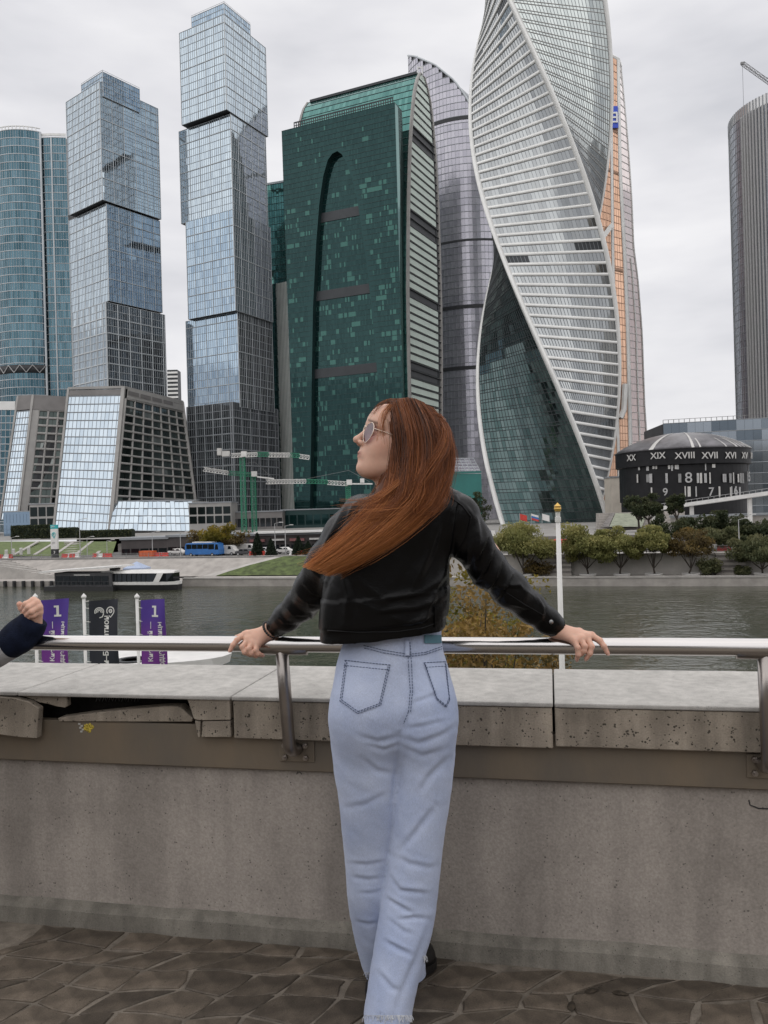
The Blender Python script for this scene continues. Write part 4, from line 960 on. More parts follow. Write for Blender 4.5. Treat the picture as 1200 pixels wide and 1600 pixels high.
# cream block, terrace ramps and white footbridge at the right
cr = mat('cream_stone', (.52,.475,.41), .7, var=.08, scale=.2)
low_block('cream_block', 957, 746, 984, 800, 300, 10, cr, 'plain cream stone block at the foot of the twisted tower', cat='building')
r = thing('terrace_steps', P(970, 822, 210), 'broad stone terrace steps with grass panel below the cream block', 'steps')
gp = mat('grass_tile', (.27,.29,.22), .9, var=.15, scale=.8)
for k in range(7): 
    a, b = P(936, 826-k*4, 205+k*3), P(1070, 826-k*4, 205+k*3); mb = MB(); mb.aabox((a.x, a.y, ZP-.5), (b.x, a.y+3.2, a.z)); mb.build('step', M['granite'], r)
a, b, c_, e = P(952, 823, 203), P(1003, 823, 203), P(1012, 801, 224), P(962, 801, 224); mb = MB(); mb.quad(a, b, c_, e); mb.build('grass_panel', gp, r)
a, b, c_, e = P(940, 823, 203), P(951, 823, 203), P(961, 801, 224), P(955, 801, 224); mb = MB(); mb.quad(a, b, c_, e); mb.build('dark_ramp', M['granite_dark'], r)
r = thing('footbridge', P(1113, 850, 185), 'white sloping footbridge on slim supports before the domed hall', 'bridge')
p0, p1 = P(1028, 795, 205), P(1300, 757, 175); mb = MB(); mb.bar(p0, p1, 2.6, .9); mb.build('deck', M['white'], r)
mb = MB(); mb.bar(p0+Vector((0,-1.3,1.2)), p1+Vector((0,-1.3,1.2)), .1); mb.build('handrail', M['lgrey'], r)
for k in range(30): p = p0.lerp(p1, k/29)+Vector((0,-1.3,0)); mb = MB(); mb.bar(p, p+Vector((0,0,1.2)), .06); mb.build('baluster', M['lgrey'], r)
for px in (1050, 1113, 1178): 
    p = P(px, 800, 193 if px < 1100 else 186); t = (p.x-p0.x)/(p1.x-p0.x); q = p0.lerp(p1, t); mb = MB(); mb.bar((q.x, q.y, ZS-.3), (q.x, q.y, q.z-.3), .8); mb.build('support', M['white'], r)
low_block('terrace_wall', 1060, 806, 1260, 834, 190, 5, M['granite'], 'plain stone terrace wall under the white footbridge', cat='wall')
# --- city on the near side behind the viewer (mirrored in the glass)
bm_ = mat('plaster_block', (.33,.29,.24), .8, var=.1, scale=.05); wn = mat('block_windows', (.03,.035,.04), .2, var=.2)
for k, (x, y, w, h) in enumerate(((-210,-95,62,34), (-120,-120,70,46), (-30,-110,60,38), (60,-125,74,52), (160,-105,66,36), (255,-90,60,44))):
    lab = ['ochre apartment block, farthest left of the row behind the viewer', 'ochre apartment block, second from left behind the viewer', 'ochre apartment block, third from left behind the viewer', 'tallest ochre apartment block behind the viewer', 'ochre apartment block, second from right behind the viewer', 'ochre apartment block, farthest right behind the viewer'][k]
    r = thing('apartment_block', (x, y, -6), lab, 'building', 'apartment blocks behind the viewer')
    mb = MB(); mb.aabox((x-w/2, y-16, -8), (x+w/2, y, h)); mb.build('wall', bm_, r)
    for j in range(int(h/3.6)): mb = MB(); mb.aabox((x-w/2+2, y, -3+j*3.5), (x+w/2-2, y+.15, -1.4+j*3.5)); mb.build('window_row', wn, r)
S_(mesh('near_street', [(-400,-200,-6.02), (400,-200,-6.02), (400,-25,-6.02), (-400,-25,-6.02)], [(0,1,2,3)], M['asphalt']))
# ------------------------------------------------------------------ cranes, vehicles, street things
def site_crane(mx, mtop, mbot, jibs, d, label):
    base = P(mx, mbot, d); top = P(mx, mtop, d); r = thing('tower_crane', Vector((base.x, d, ZP)), label, 'crane', 'green construction cranes before the towers')
    gr = M['cranegreen']; lattice(r, (base.x, d, ZP), (base.x, d, top.z), 1.7, 22, gr, 'mast')
    for (x0, y0, x1, y1, m) in jibs: lattice(r, P(x0, y0, d-1), P(x1, y1, d-1), 1.5, max(3, int(abs(x1-x0)/4.5)), m, 'jib_section')
    mb = MB(); p = P(mx, mtop, d); mb.box((p.x, d-1, p.z+.3), (1.0,0,0), (0,.9,0), (0,0,1.0)); mb.build('cab', M['white'], r)
    return r
M['cranegreen'] = mat('crane_green', (.03,.22,.13), .5, var=.1)
r = site_crane(382, 711, 838, [(362,712,380,711,M['white']), (384,711,402,710,M['white']), (402,710,420,710,M['cranegreen']), (420,711,453,711,M['white']), (453,711,468,712,M['cranegreen']), (468,713,483,715,M['white'])], 300, 'green mast crane with the highest white jib, left of the arched tower')
mb = MB(); p = P(343, 706, 299); mb.box(p, (.8,0,0), (0,.8,0), (0,0,1.3)); p = P(353, 709, 299); mb.box(p, (1.4,0,0), (0,.8,0), (0,0,1)); mb.build('counterweight', M['offwhite'], r)
mb = MB(); mb.bar(P(340,711,299), P(382,712,299), .8, .5); mb.build('counter_jib', M['grey'], r)
r = site_crane(398, 742, 838, [(318,733,356,739,M['white']), (358,739,396,742,M['cranegreen'])], 306, 'green mast crane with a white jib pointing left over the street')
mb = MB(); mb.bar(P(402,745,304), P(428,748,304), .9, .5); mb.build('counter_jib', M['white'], r); mb = MB(); mb.bar(P(330,732,304), P(398,722,304), .1); mb.bar(P(398,722,304), P(424,745,304), .1); mb.build('stay', M['grey'], r)
r = site_crane(546, 755, 838, [(416,753,478,752,M['white']), (478,752,512,753,M['cranegreen']), (512,754,543,756,M['white'])], 303, 'green mast crane beside the woman with white lattice jib')
mb = MB(); mb.bar(P(550,756,302), P(582,756,302), .9, .5); mb.build('counter_jib', M['white'], r); mb = MB(); mb.bar(P(480,748,302), P(545,735,302), .1); mb.bar(P(545,735,302), P(578,753,302), .1); mb.build('stay', M['grey'], r)
mb = MB(); p = P(566, 751, 302); mb.box(p, (.8,0,0), (0,.6,0), (0,0,.8)); mb.build('counterweight', M['white'], r)

def vehicle(px, py, q, L, H, Wd, prof, m, label, cat, glass_rows, name, group=None, flip=1):
    """px: picture column of its centre; prof: side outline (x 0..1, z 0..1)"""
    s = bank_s(px, py, q); c = B(s, q, ZS); r = thing(name, c, label, cat, group)
    V = []; n = len(prof)
    for w in (-.5, .5):
        for (x, z) in prof: p = c+BT*((x-.5)*L*flip)+BN*(w*Wd); V.append((p.x, p.y, ZS+.32+z*(H-.32)))
    Fc = [(i, (i+1) % n, n+(i+1) % n, n+i) for i in range(n)]+[tuple(range(n))[::-1], tuple(range(n, 2*n))]
    bevel(mesh('body', V, Fc, m, r), .08, 2)
    for (x0, x1, z0, z1, tp) in glass_rows:
        for w in (-1, 1):
            mb = MB(); pts = []
            for x, z in ((x0, z0), (x1, z0), (x1-tp, z1), (x0+tp, z1)): p = c+BT*((x-.5)*L*flip)+BN*(w*(Wd/2+.012)); pts.append((p.x, p.y, ZS+.32+z*(H-.32)))
            mb.add(pts, [(0,1,2,3)] if w < 0 else [(3,2,1,0)]); mb.build('window', M['darkglass'], r)
    for x in (.18, .8):
        for w in (-1, 1):
            p = c+BT*((x-.5)*L*flip)+BN*(w*(Wd/2-.08)); mb = MB(); mb.tube([p+Vector((0,0,.36))-BN*.12, p+Vector((0,0,.36))+BN*.12], .36, 14); wh = mb.build('wheel', M['black'], r)
            mb = MB(); mb.tube([p+Vector((0,0,.36))-BN*.135, p+Vector((0,0,.36))+BN*.135], .2, 10); mb.build('rim', M['lgrey'], wh)
    return r, c
bus_p = [(0,.02),(0,.72),(.03,.97),(.9,1),(.97,.9),(1,.45),(1,.02)]; van_p = [(0,.02),(0,.95),(.03,1),(.72,1),(.82,.92),(.93,.5),(1,.42),(1,.02)]; car_p = [(0,.1),(0,.5),(.05,.58),(.2,.62),(.32,.98),(.62,1),(.78,.64),(.97,.5),(1,.35),(1,.06)]
r, c = vehicle(320, 868, 20, 8.2, 2.9, 2.5, bus_p, M['blue'], 'bright blue coach with dark windows parked on the far street', 'bus', [(.05,.2,.5,.88,0),(.21,.36,.5,.88,0),(.37,.52,.5,.88,0),(.53,.68,.5,.88,0),(.69,.86,.45,.88,0),(.88,.985,.42,.86,.02)], 'coach')
mb = MB(); p = B(bank_s(320, 868, 20), 20, ZS+3.0); mb.box(p, BT*2.4, BN*1.0, (0,0,.12)); mb.build('roof_unit', M['white'], r)
cars = [(387, 866, 27, van_p, 2.2, 4.9, M['white'], 'white van on the far street beyond the dark hatchback'), (384, 871, 20, car_p, 1.45, 4.2, M['dgrey'], 'dark hatchback in front of the white van'),
        (412, 868, 26, car_p, 1.45, 4.3, M['lgrey'], 'silver car right of the white van'), (444, 868, 25, car_p, 1.45, 4.3, M['white'], 'white car among the spruces left of the woman'),
        (278, 868, 25, car_p, 1.5, 4.3, M['white'], 'white car behind the blue coach'), (356, 868, 22, van_p, 2.2, 4.6, M['offwhite'], 'pale van just right of the blue coach'),
        (1000, 856, 22, car_p, 1.5, 4.3, M['white'], 'white car behind the pair of willows'), (1045, 856, 24, van_p, 2.1, 4.8, M['white'], 'white van behind the sparse brown tree'), (885, 857, 24, van_p, 2.2, 5.2, M['red'], 'red van right of the white flagpole')]
for px, py, q, pr, h, L, m, lab in cars:
    vehicle(px, py, q, L, h, 1.8, pr, m, lab, 'van' if pr is van_p else 'car', [(.2,.46,.62,.92,.06),(.48,.74,.62,.92,.06)] if pr is car_p else [(.6,.78,.55,.9,.03)], 'parked_van' if pr is van_p else 'parked_car', 'vehicles on the far street', flip=-1 if random.random() < .4 else 1)
# orange container, barriers
s = bank_s(231, 868, 18); r = thing('skip_container', B(s, 18, ZS), 'orange skip container on the far street', 'container')
mb = MB(); slab(mb, s-1.7, s+1.7, 17.2, 18.8, ZS+.1, ZS+1.4); mb.build('bin', M['orange'], r)
for k in range(5): mb = MB(); slab(mb, s-1.65+k*.8, s-1.55+k*.8, 17.1, 17.2, ZS+.1, ZS+1.35); mb.build('rib', M['orange'], r)
BLAB = ['at the left frame edge', 'at the left frame edge, beside the lawn', 'nearest the left bollards', 'just right of the information pylon', 'left half of the row below the lawn lamp', 'second red one right of the information pylon', 'right half of the row below the lawn lamp', 'leftmost of the row before the dark shed', 'within the red row left of the orange container', 'third of the row left of the orange container', 'closest to the orange container on its left', 'touching the orange container on its right', 'right of the orange container', 'farther right of the orange container', 'below the dark hatchback', 'under the first spruce', 'right of the first spruce', 'between the spruces', 'left one of the pair by the woman', 'between the red pair by the woman', 'closest to the woman on her left', 'left one above the right bastion', 'right one above the right bastion', 'above the right bastion', 'left of the red van', 'beside the white flagpole']
for k, (px, q, m) in enumerate([(3,19,'red'),(9,19,'white'),(15,19.4,'red'),(101,18,'red'),(107,18.2,'white'),(113,18,'red'),(119,18.1,'white'),(150,18,'red'),(156,18,'white'),(163,18.2,'red'),(170,18,'red'),(247,18,'red'),(253,18.4,'white'),(258,18,'red'),(395,17.8,'red'),(414,18.2,'red'),(420,18,'white'),(458,18,'white'),(472,18,'red'),(479,18,'white'),(485,18,'red'),(1128,16,'red'),(1136,16,'red'),(1143,16,'white'),(870,17,'red'),(862,17,'white')]):
    s = bank_s(px, 868, q); c = B(s, q, ZS)
    lab = {'red': 'red', 'white': 'white'}[m]+' plastic road barrier '+BLAB[k]
    o = thing('road_barrier', c, lab, 'barrier', m+' plastic road barriers')
    mb = MB(); pr = [(-.3,0),(-.3,.25),(-.12,.4),(-.1,1.0),(.1,1.0),(.12,.4),(.3,.25),(.3,0)]; V = []
    for w in (-.75, .75):
        for x, z in pr: p = c+BT*w+BN*x; V.append((p.x, p.y, ZS+.01+z))
    n = 8; mesh('block', V, [(i, (i+1) % n, n+(i+1) % n, n+i) for i in range(n)]+[tuple(range(n))[::-1], tuple(range(n, 2*n))], M[m], o)
# information pylon
s = bank_s(86, 868, 19); c = B(s, 19, ZS); r = thing('information_pylon', c, 'tall white information pylon with teal top and black foot', 'sign'); k = c.y/F
def pyl(y0, y1, m, nm, w=6, o=0): 
    z0, z1 = CAMZ-uv(86, y1)[1]*k, CAMZ-uv(86, y0)[1]*k; mb = MB(); mb.box((c.x, c.y-o, (z0+z1)/2), BT*(w*k), BN*.25, (0,0,(z1-z0)/2)); return mb.build(nm, m, r)
pyl(858, 874, M['black'], 'foot'); pyl(826.3, 857.9, M['white'], 'panel'); pyl(820, 826.2, M['teal'], 'top_panel')
for k2 in range(3): text_obj('>', 1.0, M['white'], r, frame((c.x-.45+k2*.45, c.y-.3, CAMZ-uv(86, 823)[1]*k), (1,0,0), (0,0,1)), .02, 'arrow_mark')
zz = CAMZ-uv(86, 836)[1]*k; mb = MB(); pts = [Vector((c.x+.42*math.cos(a), c.y-.33, zz+.15+.42*math.sin(a))) for a in np.linspace(-.9, math.pi+.9, 16)]; mb.tube(pts+[Vector((c.x, c.y-.33, zz-.75)), pts[0]], .09, 5); mb.build('pin_mark', M['teal'], r)
text_obj('P', .55, M['teal'], r, frame((c.x, c.y-.33, zz+.15), (1,0,0), (0,0,1)), .02, 'letter', .02)
text_obj('2500', .5, M['grey'], r, frame((c.x, c.y-.31, CAMZ-uv(86, 848)[1]*k), (1,0,0), (0,0,1)), .02, 'digits'); text_obj('33', .8, M['white'], r, frame((c.x+.2, c.y-.31, CAMZ-uv(86, 863)[1]*k), (1,0,0), (0,0,1)), .02, 'digits', .02)
# lamp posts
def lamp(px, ytop, q, label, arm=1.2, zb=None):
    zb = ZS if zb is None else zb; s = bank_s(px, 850, q); c = B(s, q, zb); zt = CAMZ-uv(px, ytop)[1]*c.y/F; r = thing('street_lamp', c, label, 'street lamp', 'street lamps on the far bank')
    mb = MB(); mb.tube([c, c+Vector((0,0,(zt-zb)*.5)), Vector((c.x, c.y, zt))], [.12,.09,.06], 8); mb.build('pole', M['lgrey'], r)
    mb = MB(); mb.bar((c.x, c.y, zt), (c.x+arm, c.y, zt+.25), .08); mb.build('arm', M['lgrey'], r); mb = MB(); mb.box((c.x+arm+.2, c.y, zt+.25), (.4,0,0), (0,.15,0), (0,0,.07)); mb.build('lamp_head', M['white'], r)
for px, yt, q, lab in ((125,812,20,'grey street lamp right of the information pylon'), (282,833,17.5,'grey lamp with camera box left of the blue coach'), (18,840,21,'street lamp at the far left lawn'), (136,840,30,'short street lamp beside the lawn steps'), (167,845,26,'globe topped lamp on the lawn edge'), (430,818,22,'tall lamp between the spruces'), (446,822,24,'tall lamp right of the spruces'), (1155,812,12,'ornate lamp before the right hand trees'), (1166,806,18,'tall thin lamp at the right hand promenade'), (238,832,28,'thin lamp above the orange container')): lamp(px, yt, q, lab)
# flags at the foot of the twisted tower
for px, cols, lab in ((812, ['red','red','red'], 'red flag at the foot of the twisted tower'), (830, ['white','blue','red'], 'white blue and red tricolour flag before the twisted tower'), (847, ['white','white','white'], 'white flag at the foot of the twisted tower')):
    b = P(px, 828, 215); t = P(px, 802, 215); r = thing('flag', (b.x, b.y, ZP), lab, 'flag', 'flags on poles by the twisted tower'); mb = MB(); mb.bar((b.x, b.y, ZP), t, .1); mb.build('pole', M['lgrey'], r)
    for i, cn in enumerate(cols):
        mb = MB(); nx = 6
        for k in range(nx+1):
            x = t.x+.05+k*.32; yy = t.y+.12*math.sin(k*1.3); sag = -.10*k
            mb.v += [(x, yy, t.z-.1-i*.55+sag), (x, yy, t.z-.1-(i+1)*.55+sag)]
        for k in range(nx): mb.f.append((2*k, 2*k+1, 2*k+3, 2*k+2))
        mb.build('stripe', M[cn], r)
# white sign board with blue letters left of the willows
b = P(760, 842, 185); r = thing('sign_board', (b.x, b.y, ZP), 'white board with dark blue letters left of the willows', 'sign'); mb = MB(); mb.box(P(760, 834, 185), (2.0,0,0), (0,.1,0), (0,0,.7)); mb.build('panel', M['white'], r); mb = MB(); mb.bar((b.x, b.y+.2, ZP-1), P(760, 834, 185.2), .2); mb.build('post', M['grey'], r)
text_obj('ОН', 1.5, mat('navy_letter', (.02,.03,.2), .5), r, frame(P(760, 834, 184.8), (1,0,0), (0,0,1)), .04, 'letters', .05)
# --- lawn terraces at the left
r = S_(mesh('lawn', [tuple(P(x, y, dd)) for x, y, dd in ((-60,869,196),(175,868,192),(182,846,236),(-60,846,262))], [(0,1,2,3)], M['lawn']))
for k in range(5):
    a, b = P(22+k*32, 868, 195.5), P(60+k*28, 847, 239); mb = MB(); mb.bar(a+Vector((0,0,.15)), b+Vector((0,0,.15)), .8, .3); S_(mb.build('lawn_path', M['granite_pale']))
for k in range(6):
    a = P(100, 866-k*3.6, 197+k*7.5); b = P(118, 866-k*3.6, 197+k*7.5); mb = MB(); mb.aabox((a.x, a.y, a.z-1), (b.x, a.y+6, a.z+.2)); S_(mb.build('lawn_step', M['granite_pale']))
for k, px in enumerate((10, 21, 33, 45)): 
    p = P(px, 870-k*1.5, 197); r = thing('stone_bollard', p, ('leftmost','second','third','rightmost')[k]+' white stone bollard of the row at the left lawn', 'bollard', 'white bollards by the left lawn'); mb = MB(); mb.tube([p, p+Vector((0,0,1.6))], [.4,.38], 10); mb.build('shaft', M['offwhite'], r); mb = MB(); mb.tube([p+Vector((0,0,1.605)), p+Vector((0,0,1.72))], [.42,.3], 10); mb.build('cap', M['white'], r)
# --- pier pontoon, moored boat, tent
def pier():
    q = -6.5; s0, s1 = bank_s(84, 915, q), bank_s(188, 915, q); r = thing('pier_pontoon', B((s0+s1)/2, q, ZW), 'black floating pier with flat white wing roof', 'pier')
    mb = MB(); slab(mb, s0-.5, s1, q-2.2, q+2.4, ZW-.4, ZW+.75); mb.build('hull', M['black'], r)
    mb = MB(); slab(mb, s0+1.6, s1-.6, q-1.7, q+2.2, ZW+.76, ZW+3.3); mb.build('cabin', M['dgrey'], r)
    for k in range(7): a = s0+1.9+k*(s1-s0-3)/7; mb = MB(); slab(mb, a, a+(s1-s0-3)/7-.18, q-1.78, q-1.7, ZW+1.1, ZW+2.7); mb.build('window', M['darkglass'], r)
    mb = MB(); z = ZW+3.32; V = [B(s0-1.2,q-2.6,z+.0), B(s1+1.2,q-2.6,z+.95), B(s1+1.2,q+2.8,z+.95), B(s0-1.2,q+2.8,z)]; mb.add([*V, *[v+Vector((0,0,.3)) for v in V]], [(0,3,2,1), (4,5,6,7), (0,1,5,4), (1,2,6,5), (2,3,7,6), (3,0,4,7)]); mb.build('roof', M['white'], r)
    for k in range(14): a = s0-.3+k*1.0; mb = MB(); mb.bar(B(a,q-2.15,ZW+.75), B(a,q-2.15,ZW+1.7), .05); mb.build('rail_post', M['dgrey'], r)
    mb = MB(); mb.bar(B(s0-.3,q-2.15,ZW+1.7), B(s1,q-2.15,ZW+1.7), .06); mb.build('rail', M['dgrey'], r)
    mb = MB(); slab(mb, s0+6, s0+9.5, q-1.84, q-1.79, ZW+2.8, ZW+2.98); mb.build('sign_strip', M['white'], r)
    q = -6.0; a, b = bank_s(166, 915, q), bank_s(281, 915, q); L = b-a; r = thing('river_bus', B((a+b)/2, q, ZW), 'white and black river bus moored at the pier', 'boat')
    def loft(rows, m, nm, sm=False):
        mb = MB(); k = len(rows[0])
        for row in rows: mb.v += [tuple(B(a+x*L, q+y, ZW+z)) for x, y, z in row]
        for i in range(len(rows)-1):
            for j in range(k-1): p = i*k+j; mb.f.append((p, p+1, p+k+1, p+k))
        mb.f.append(tuple(range(k))); mb.f.append(tuple(range((len(rows)-1)*k, len(rows)*k))[::-1]); return mb.build(nm, m, r, smooth=sm)
    ts = np.linspace(0, 1, 15); half = lambda t: 1.9*min(1, (1-t)*5+.25)**.6
    loft([[(t, -half(t), 1.0), (t, -half(t)*.8, -.3), (t, half(t)*.8, -.3), (t, half(t), 1.0), (t, -half(t), 1.0)] for t in ts], M['black'], 'hull')
    loft([[(t, -half(t)*.98, 1.0), (t, -half(t)*1.0, 1.55), (t, half(t)*1.0, 1.55), (t, half(t)*.98, 1.0), (t, -half(t)*.98, 1.0)] for t in ts], M['white'], 'side_band')
    loft([[(t, -half(t)*.93, 1.56), (t, -half(t)*.88, 3.1), (t, half(t)*.88, 3.1), (t, half(t)*.93, 1.56), (t, -half(t)*.93, 1.56)] for t in np.linspace(.02, .96, 13)], M['darkglass'], 'saloon_glazing')
    loft([[(t, -half(t)*.97, 3.1), (t, -half(t)*.7, 3.45+.15*math.sin(t*3.1)), (t, half(t)*.7, 3.45+.15*math.sin(t*3.1)), (t, half(t)*.97, 3.1), (t, -half(t)*.97, 3.1)] for t in np.linspace(.0, .97, 13)], M['white'], 'roof')
    for t0, t1, sl in ((.72, .80, .06), (.02, .05, .03)): 
        mb = MB(); mb.add([B(a+t0*L, q-half(t0)*1.0, ZW+1.5), B(a+t1*L, q-half(t1)*1.0, ZW+1.5), B(a+(t1+sl)*L, q-half(t1)*.96, ZW+3.15), B(a+(t0+sl)*L, q-half(t0)*.96, ZW+3.15)], [(0,1,2,3)]); mb.build('pillar_panel', M['white'], r)
    for k in range(9): t = .1+k*.065; mb = MB(); mb.bar(B(a+t*L, q-half(t)*.97, ZW+1.56), B(a+t*L, q-half(t)*.93, ZW+3.1), .07); mb.build('mullion', M['black'], r)
    mb = MB(); slab(mb, a+.1*L, a+.16*L, q-1.0, q+1.0, ZW+3.6, ZW+4.0); mb.build('roof_unit', M['dgrey'], r)
    s = bank_s(214, 890, 3.5); r = thing('canopy_tent', B(s, 3.5, ZW+1.05), 'pale blue pop up tent on the landing behind the boat', 'tent'); tb = mat('tent_fabric', (.40,.47,.62), .8, var=.05); z = ZW+1.05
    for i in (-1, 1):
        for j in (-1, 1): mb = MB(); mb.bar(B(s+i*1.9, 3.5+j*1.6, z), B(s+i*1.9, 3.5+j*1.6, z+2.4), .07); mb.build('leg', M['lgrey'], r)
    mb = MB(); cs = [B(s-2.05,1.8,z+2.3), B(s+2.05,1.8,z+2.3), B(s+2.05,5.2,z+2.3), B(s-2.05,5.2,z+2.3)]; ms = [c.lerp(B(s,3.5,z+3.0), .35)+Vector((0,0,.15)) for c in cs]; mb.v += [tuple(c) for c in cs]+[tuple(c) for c in ms]+[tuple(B(s,3.5,z+3.55))]+[tuple(c+Vector((0,0,-.3))) for c in cs]
    for i in range(4): j = (i+1) % 4; mb.f += [(i, j, 4+j, 4+i), (4+i, 4+j, 8), (9+i, 9+j, j, i)]
    mb.build('canopy', tb, r)
pier()
# ------------------------------------------------------------------ trees and hedges
def leaf_mat(name, c1, c2, c3):
    m = bpy.data.materials.new(name); m.use_nodes = True; nt = m.node_tree; N = nt.nodes.new; L = nt.links.new; b = nt.nodes['Principled BSDF']
    b.inputs['Roughness'].default_value = .65; b.inputs['Specular IOR Level'].default_value = .25
    at = N('ShaderNodeAttribute'); at.attribute_name = 'rnd'; rp = N('ShaderNodeValToRGB'); cr = rp.color_ramp
    cr.elements[0].color = (*c1, 1); cr.elements[1].color = (*c3, 1); e = cr.elements.new(.55); e.color = (*c2, 1)
    L(at.outputs['Fac'], rp.inputs[0]); L(rp.outputs[0], b.inputs['Base Color'])
    tr = N('ShaderNodeBsdfTranslucent'); L(rp.outputs[0], tr.inputs[0]); mx = N('ShaderNodeMixShader'); mx.inputs[0].default_value = .3
    L(b.outputs[0], mx.inputs[1]); L(tr.outputs[0], mx.inputs[2]); L(mx.outputs[0], nt.nodes['Material Output'].inputs[0]); return m
LM = {'willow': leaf_mat('willow_leaves', (.13,.14,.045), (.225,.225,.08), (.33,.30,.115)), 'dark': leaf_mat('dark_leaves', (.02,.03,.014), (.045,.058,.026), (.08,.085,.04)),
      'olive': leaf_mat('olive_leaves', (.06,.075,.035), (.115,.125,.06), (.17,.165,.085)), 'yellow': leaf_mat('yellow_leaves', (.07,.075,.012), (.17,.14,.02), (.28,.2,.03)),
      'brown': leaf_mat('brown_leaves', (.07,.05,.025), (.12,.09,.035), (.19,.13,.04)), 'rust': leaf_mat('rust_leaves', (.09,.075,.03), (.20,.125,.04), (.33,.21,.065)), 'spruce': leaf_mat('spruce_needles', (.008,.016,.010), (.018,.03,.018), (.03,.042,.026))}
M['bark'] = mat('bark', (.055,.045,.036), .9, var=.25, scale=3, bump=.6, bscale=10)
def leaves(pts, size, droop=0.2, aspect=2.2, rnd=None):
    n = len(pts); d = RNG.normal(size=(n, 3)); d[:, 2] -= droop*2; d /= np.linalg.norm(d, axis=1, keepdims=True)
    x = np.cross(d, RNG.normal(size=(n, 3))); x /= np.linalg.norm(x, axis=1, keepdims=True)
    s = size*RNG.uniform(.6, 1.4, n)[:, None]; a = d*s*aspect/2; b = x*s/2
    V = np.stack([pts-a, pts+b-a*.1, pts+a, pts-b-a*.1], 1).reshape(-1, 3); return V, np.arange(4*n).reshape(-1, 4)
def tree(name, base, h, spread, lm, label, nl=4200, leaf=.2, trunk_h=.3, group=None, seed=0, droop=.25, gap=.0, forks=5, cat='tree', lean=0, flat=.8, fill=.0, tr=None, clump_r=.3, low=.3):
    rg = random.Random(seed+11); base = Vector(base); r = thing(name, base, label, cat, group)
    mb = MB(); tips = []; tr = tr or h*.028
    fork = base+Vector((lean*h*.3+rg.uniform(-.2,.2)*h*.1, 0, h*trunk_h)); mb.tube([base-Vector((0,0,.2)), base.lerp(fork, .5)+Vector((rg.uniform(-.03,.03)*h, 0, 0)), fork], [tr*1.3, tr, tr*.85], 8)
    for k in range(forks):
        a = 2*math.pi*k/forks+rg.uniform(-.5,.5); R = spread*rg.uniform(.45,.95); tip = fork+Vector((math.cos(a)*R, math.sin(a)*R, h*(1-trunk_h)*rg.uniform(.45,.98)*(1-.25*R/spread)))
        mid = fork.lerp(tip, .5)+Vector((math.cos(a)*R*.15, math.sin(a)*R*.15, -h*.04)); mb.tube([fork, mid, tip], [tr*.6, tr*.38, tr*.12], 6); tips += [mid.lerp(tip, low), tip]
        for q in range(3):
            a2 = a+rg.uniform(-1.2,1.2); st = (fork.lerp(mid, rg.uniform(.4,1)) if q and low < .5 else mid.lerp(tip, rg.uniform(.1,.7))); t2 = st+Vector((math.cos(a2)*spread*.45, math.sin(a2)*spread*.45, h*rg.uniform(-.02,.22))); mb.tube([st, st.lerp(t2, .5)+Vector((0,0,h*.02)), t2], [tr*.26, tr*.18, tr*.06], 5); tips.append(t2)
    mb.build('trunk', M['bark'], r)
    P_ = []; R_ = []; per = max(20, nl//len(tips))
    for t in tips:
        rr = spread*clump_r*rg.uniform(.7,1.35); q = RNG.normal(size=(per, 3)); q /= np.linalg.norm(q, axis=1, keepdims=True); rad = rr*RNG.uniform(.15, 1, per)**.5
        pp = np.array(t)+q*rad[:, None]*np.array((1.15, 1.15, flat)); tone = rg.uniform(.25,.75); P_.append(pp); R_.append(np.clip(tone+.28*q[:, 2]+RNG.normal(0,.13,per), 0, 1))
    pts = np.concatenate(P_); rv = np.concatenate(R_)
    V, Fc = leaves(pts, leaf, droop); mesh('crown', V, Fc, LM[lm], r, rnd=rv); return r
def spruce(base, h, w, label, seed=0, lm='spruce'):
    rg = random.Random(seed); base = Vector(base); r = thing('spruce_tree', base, label, 'tree', 'spruces on the far street'); mb = MB(); mb.tube([base, base+Vector((0,0,h))], [h*.02, .03], 8); mb.build('trunk', M['bark'], r)
    P_ = []; R_ = []
    for k in range(26):
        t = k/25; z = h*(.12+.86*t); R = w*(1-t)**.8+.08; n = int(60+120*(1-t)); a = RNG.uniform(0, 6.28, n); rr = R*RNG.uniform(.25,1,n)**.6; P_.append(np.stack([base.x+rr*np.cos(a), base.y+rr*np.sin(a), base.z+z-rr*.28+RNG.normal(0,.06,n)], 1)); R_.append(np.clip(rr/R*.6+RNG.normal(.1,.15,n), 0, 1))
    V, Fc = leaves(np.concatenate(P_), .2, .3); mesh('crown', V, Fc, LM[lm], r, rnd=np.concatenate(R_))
def on_bank(px, q, z): s = bank_s(px, 880, q); return B(s, q, z)
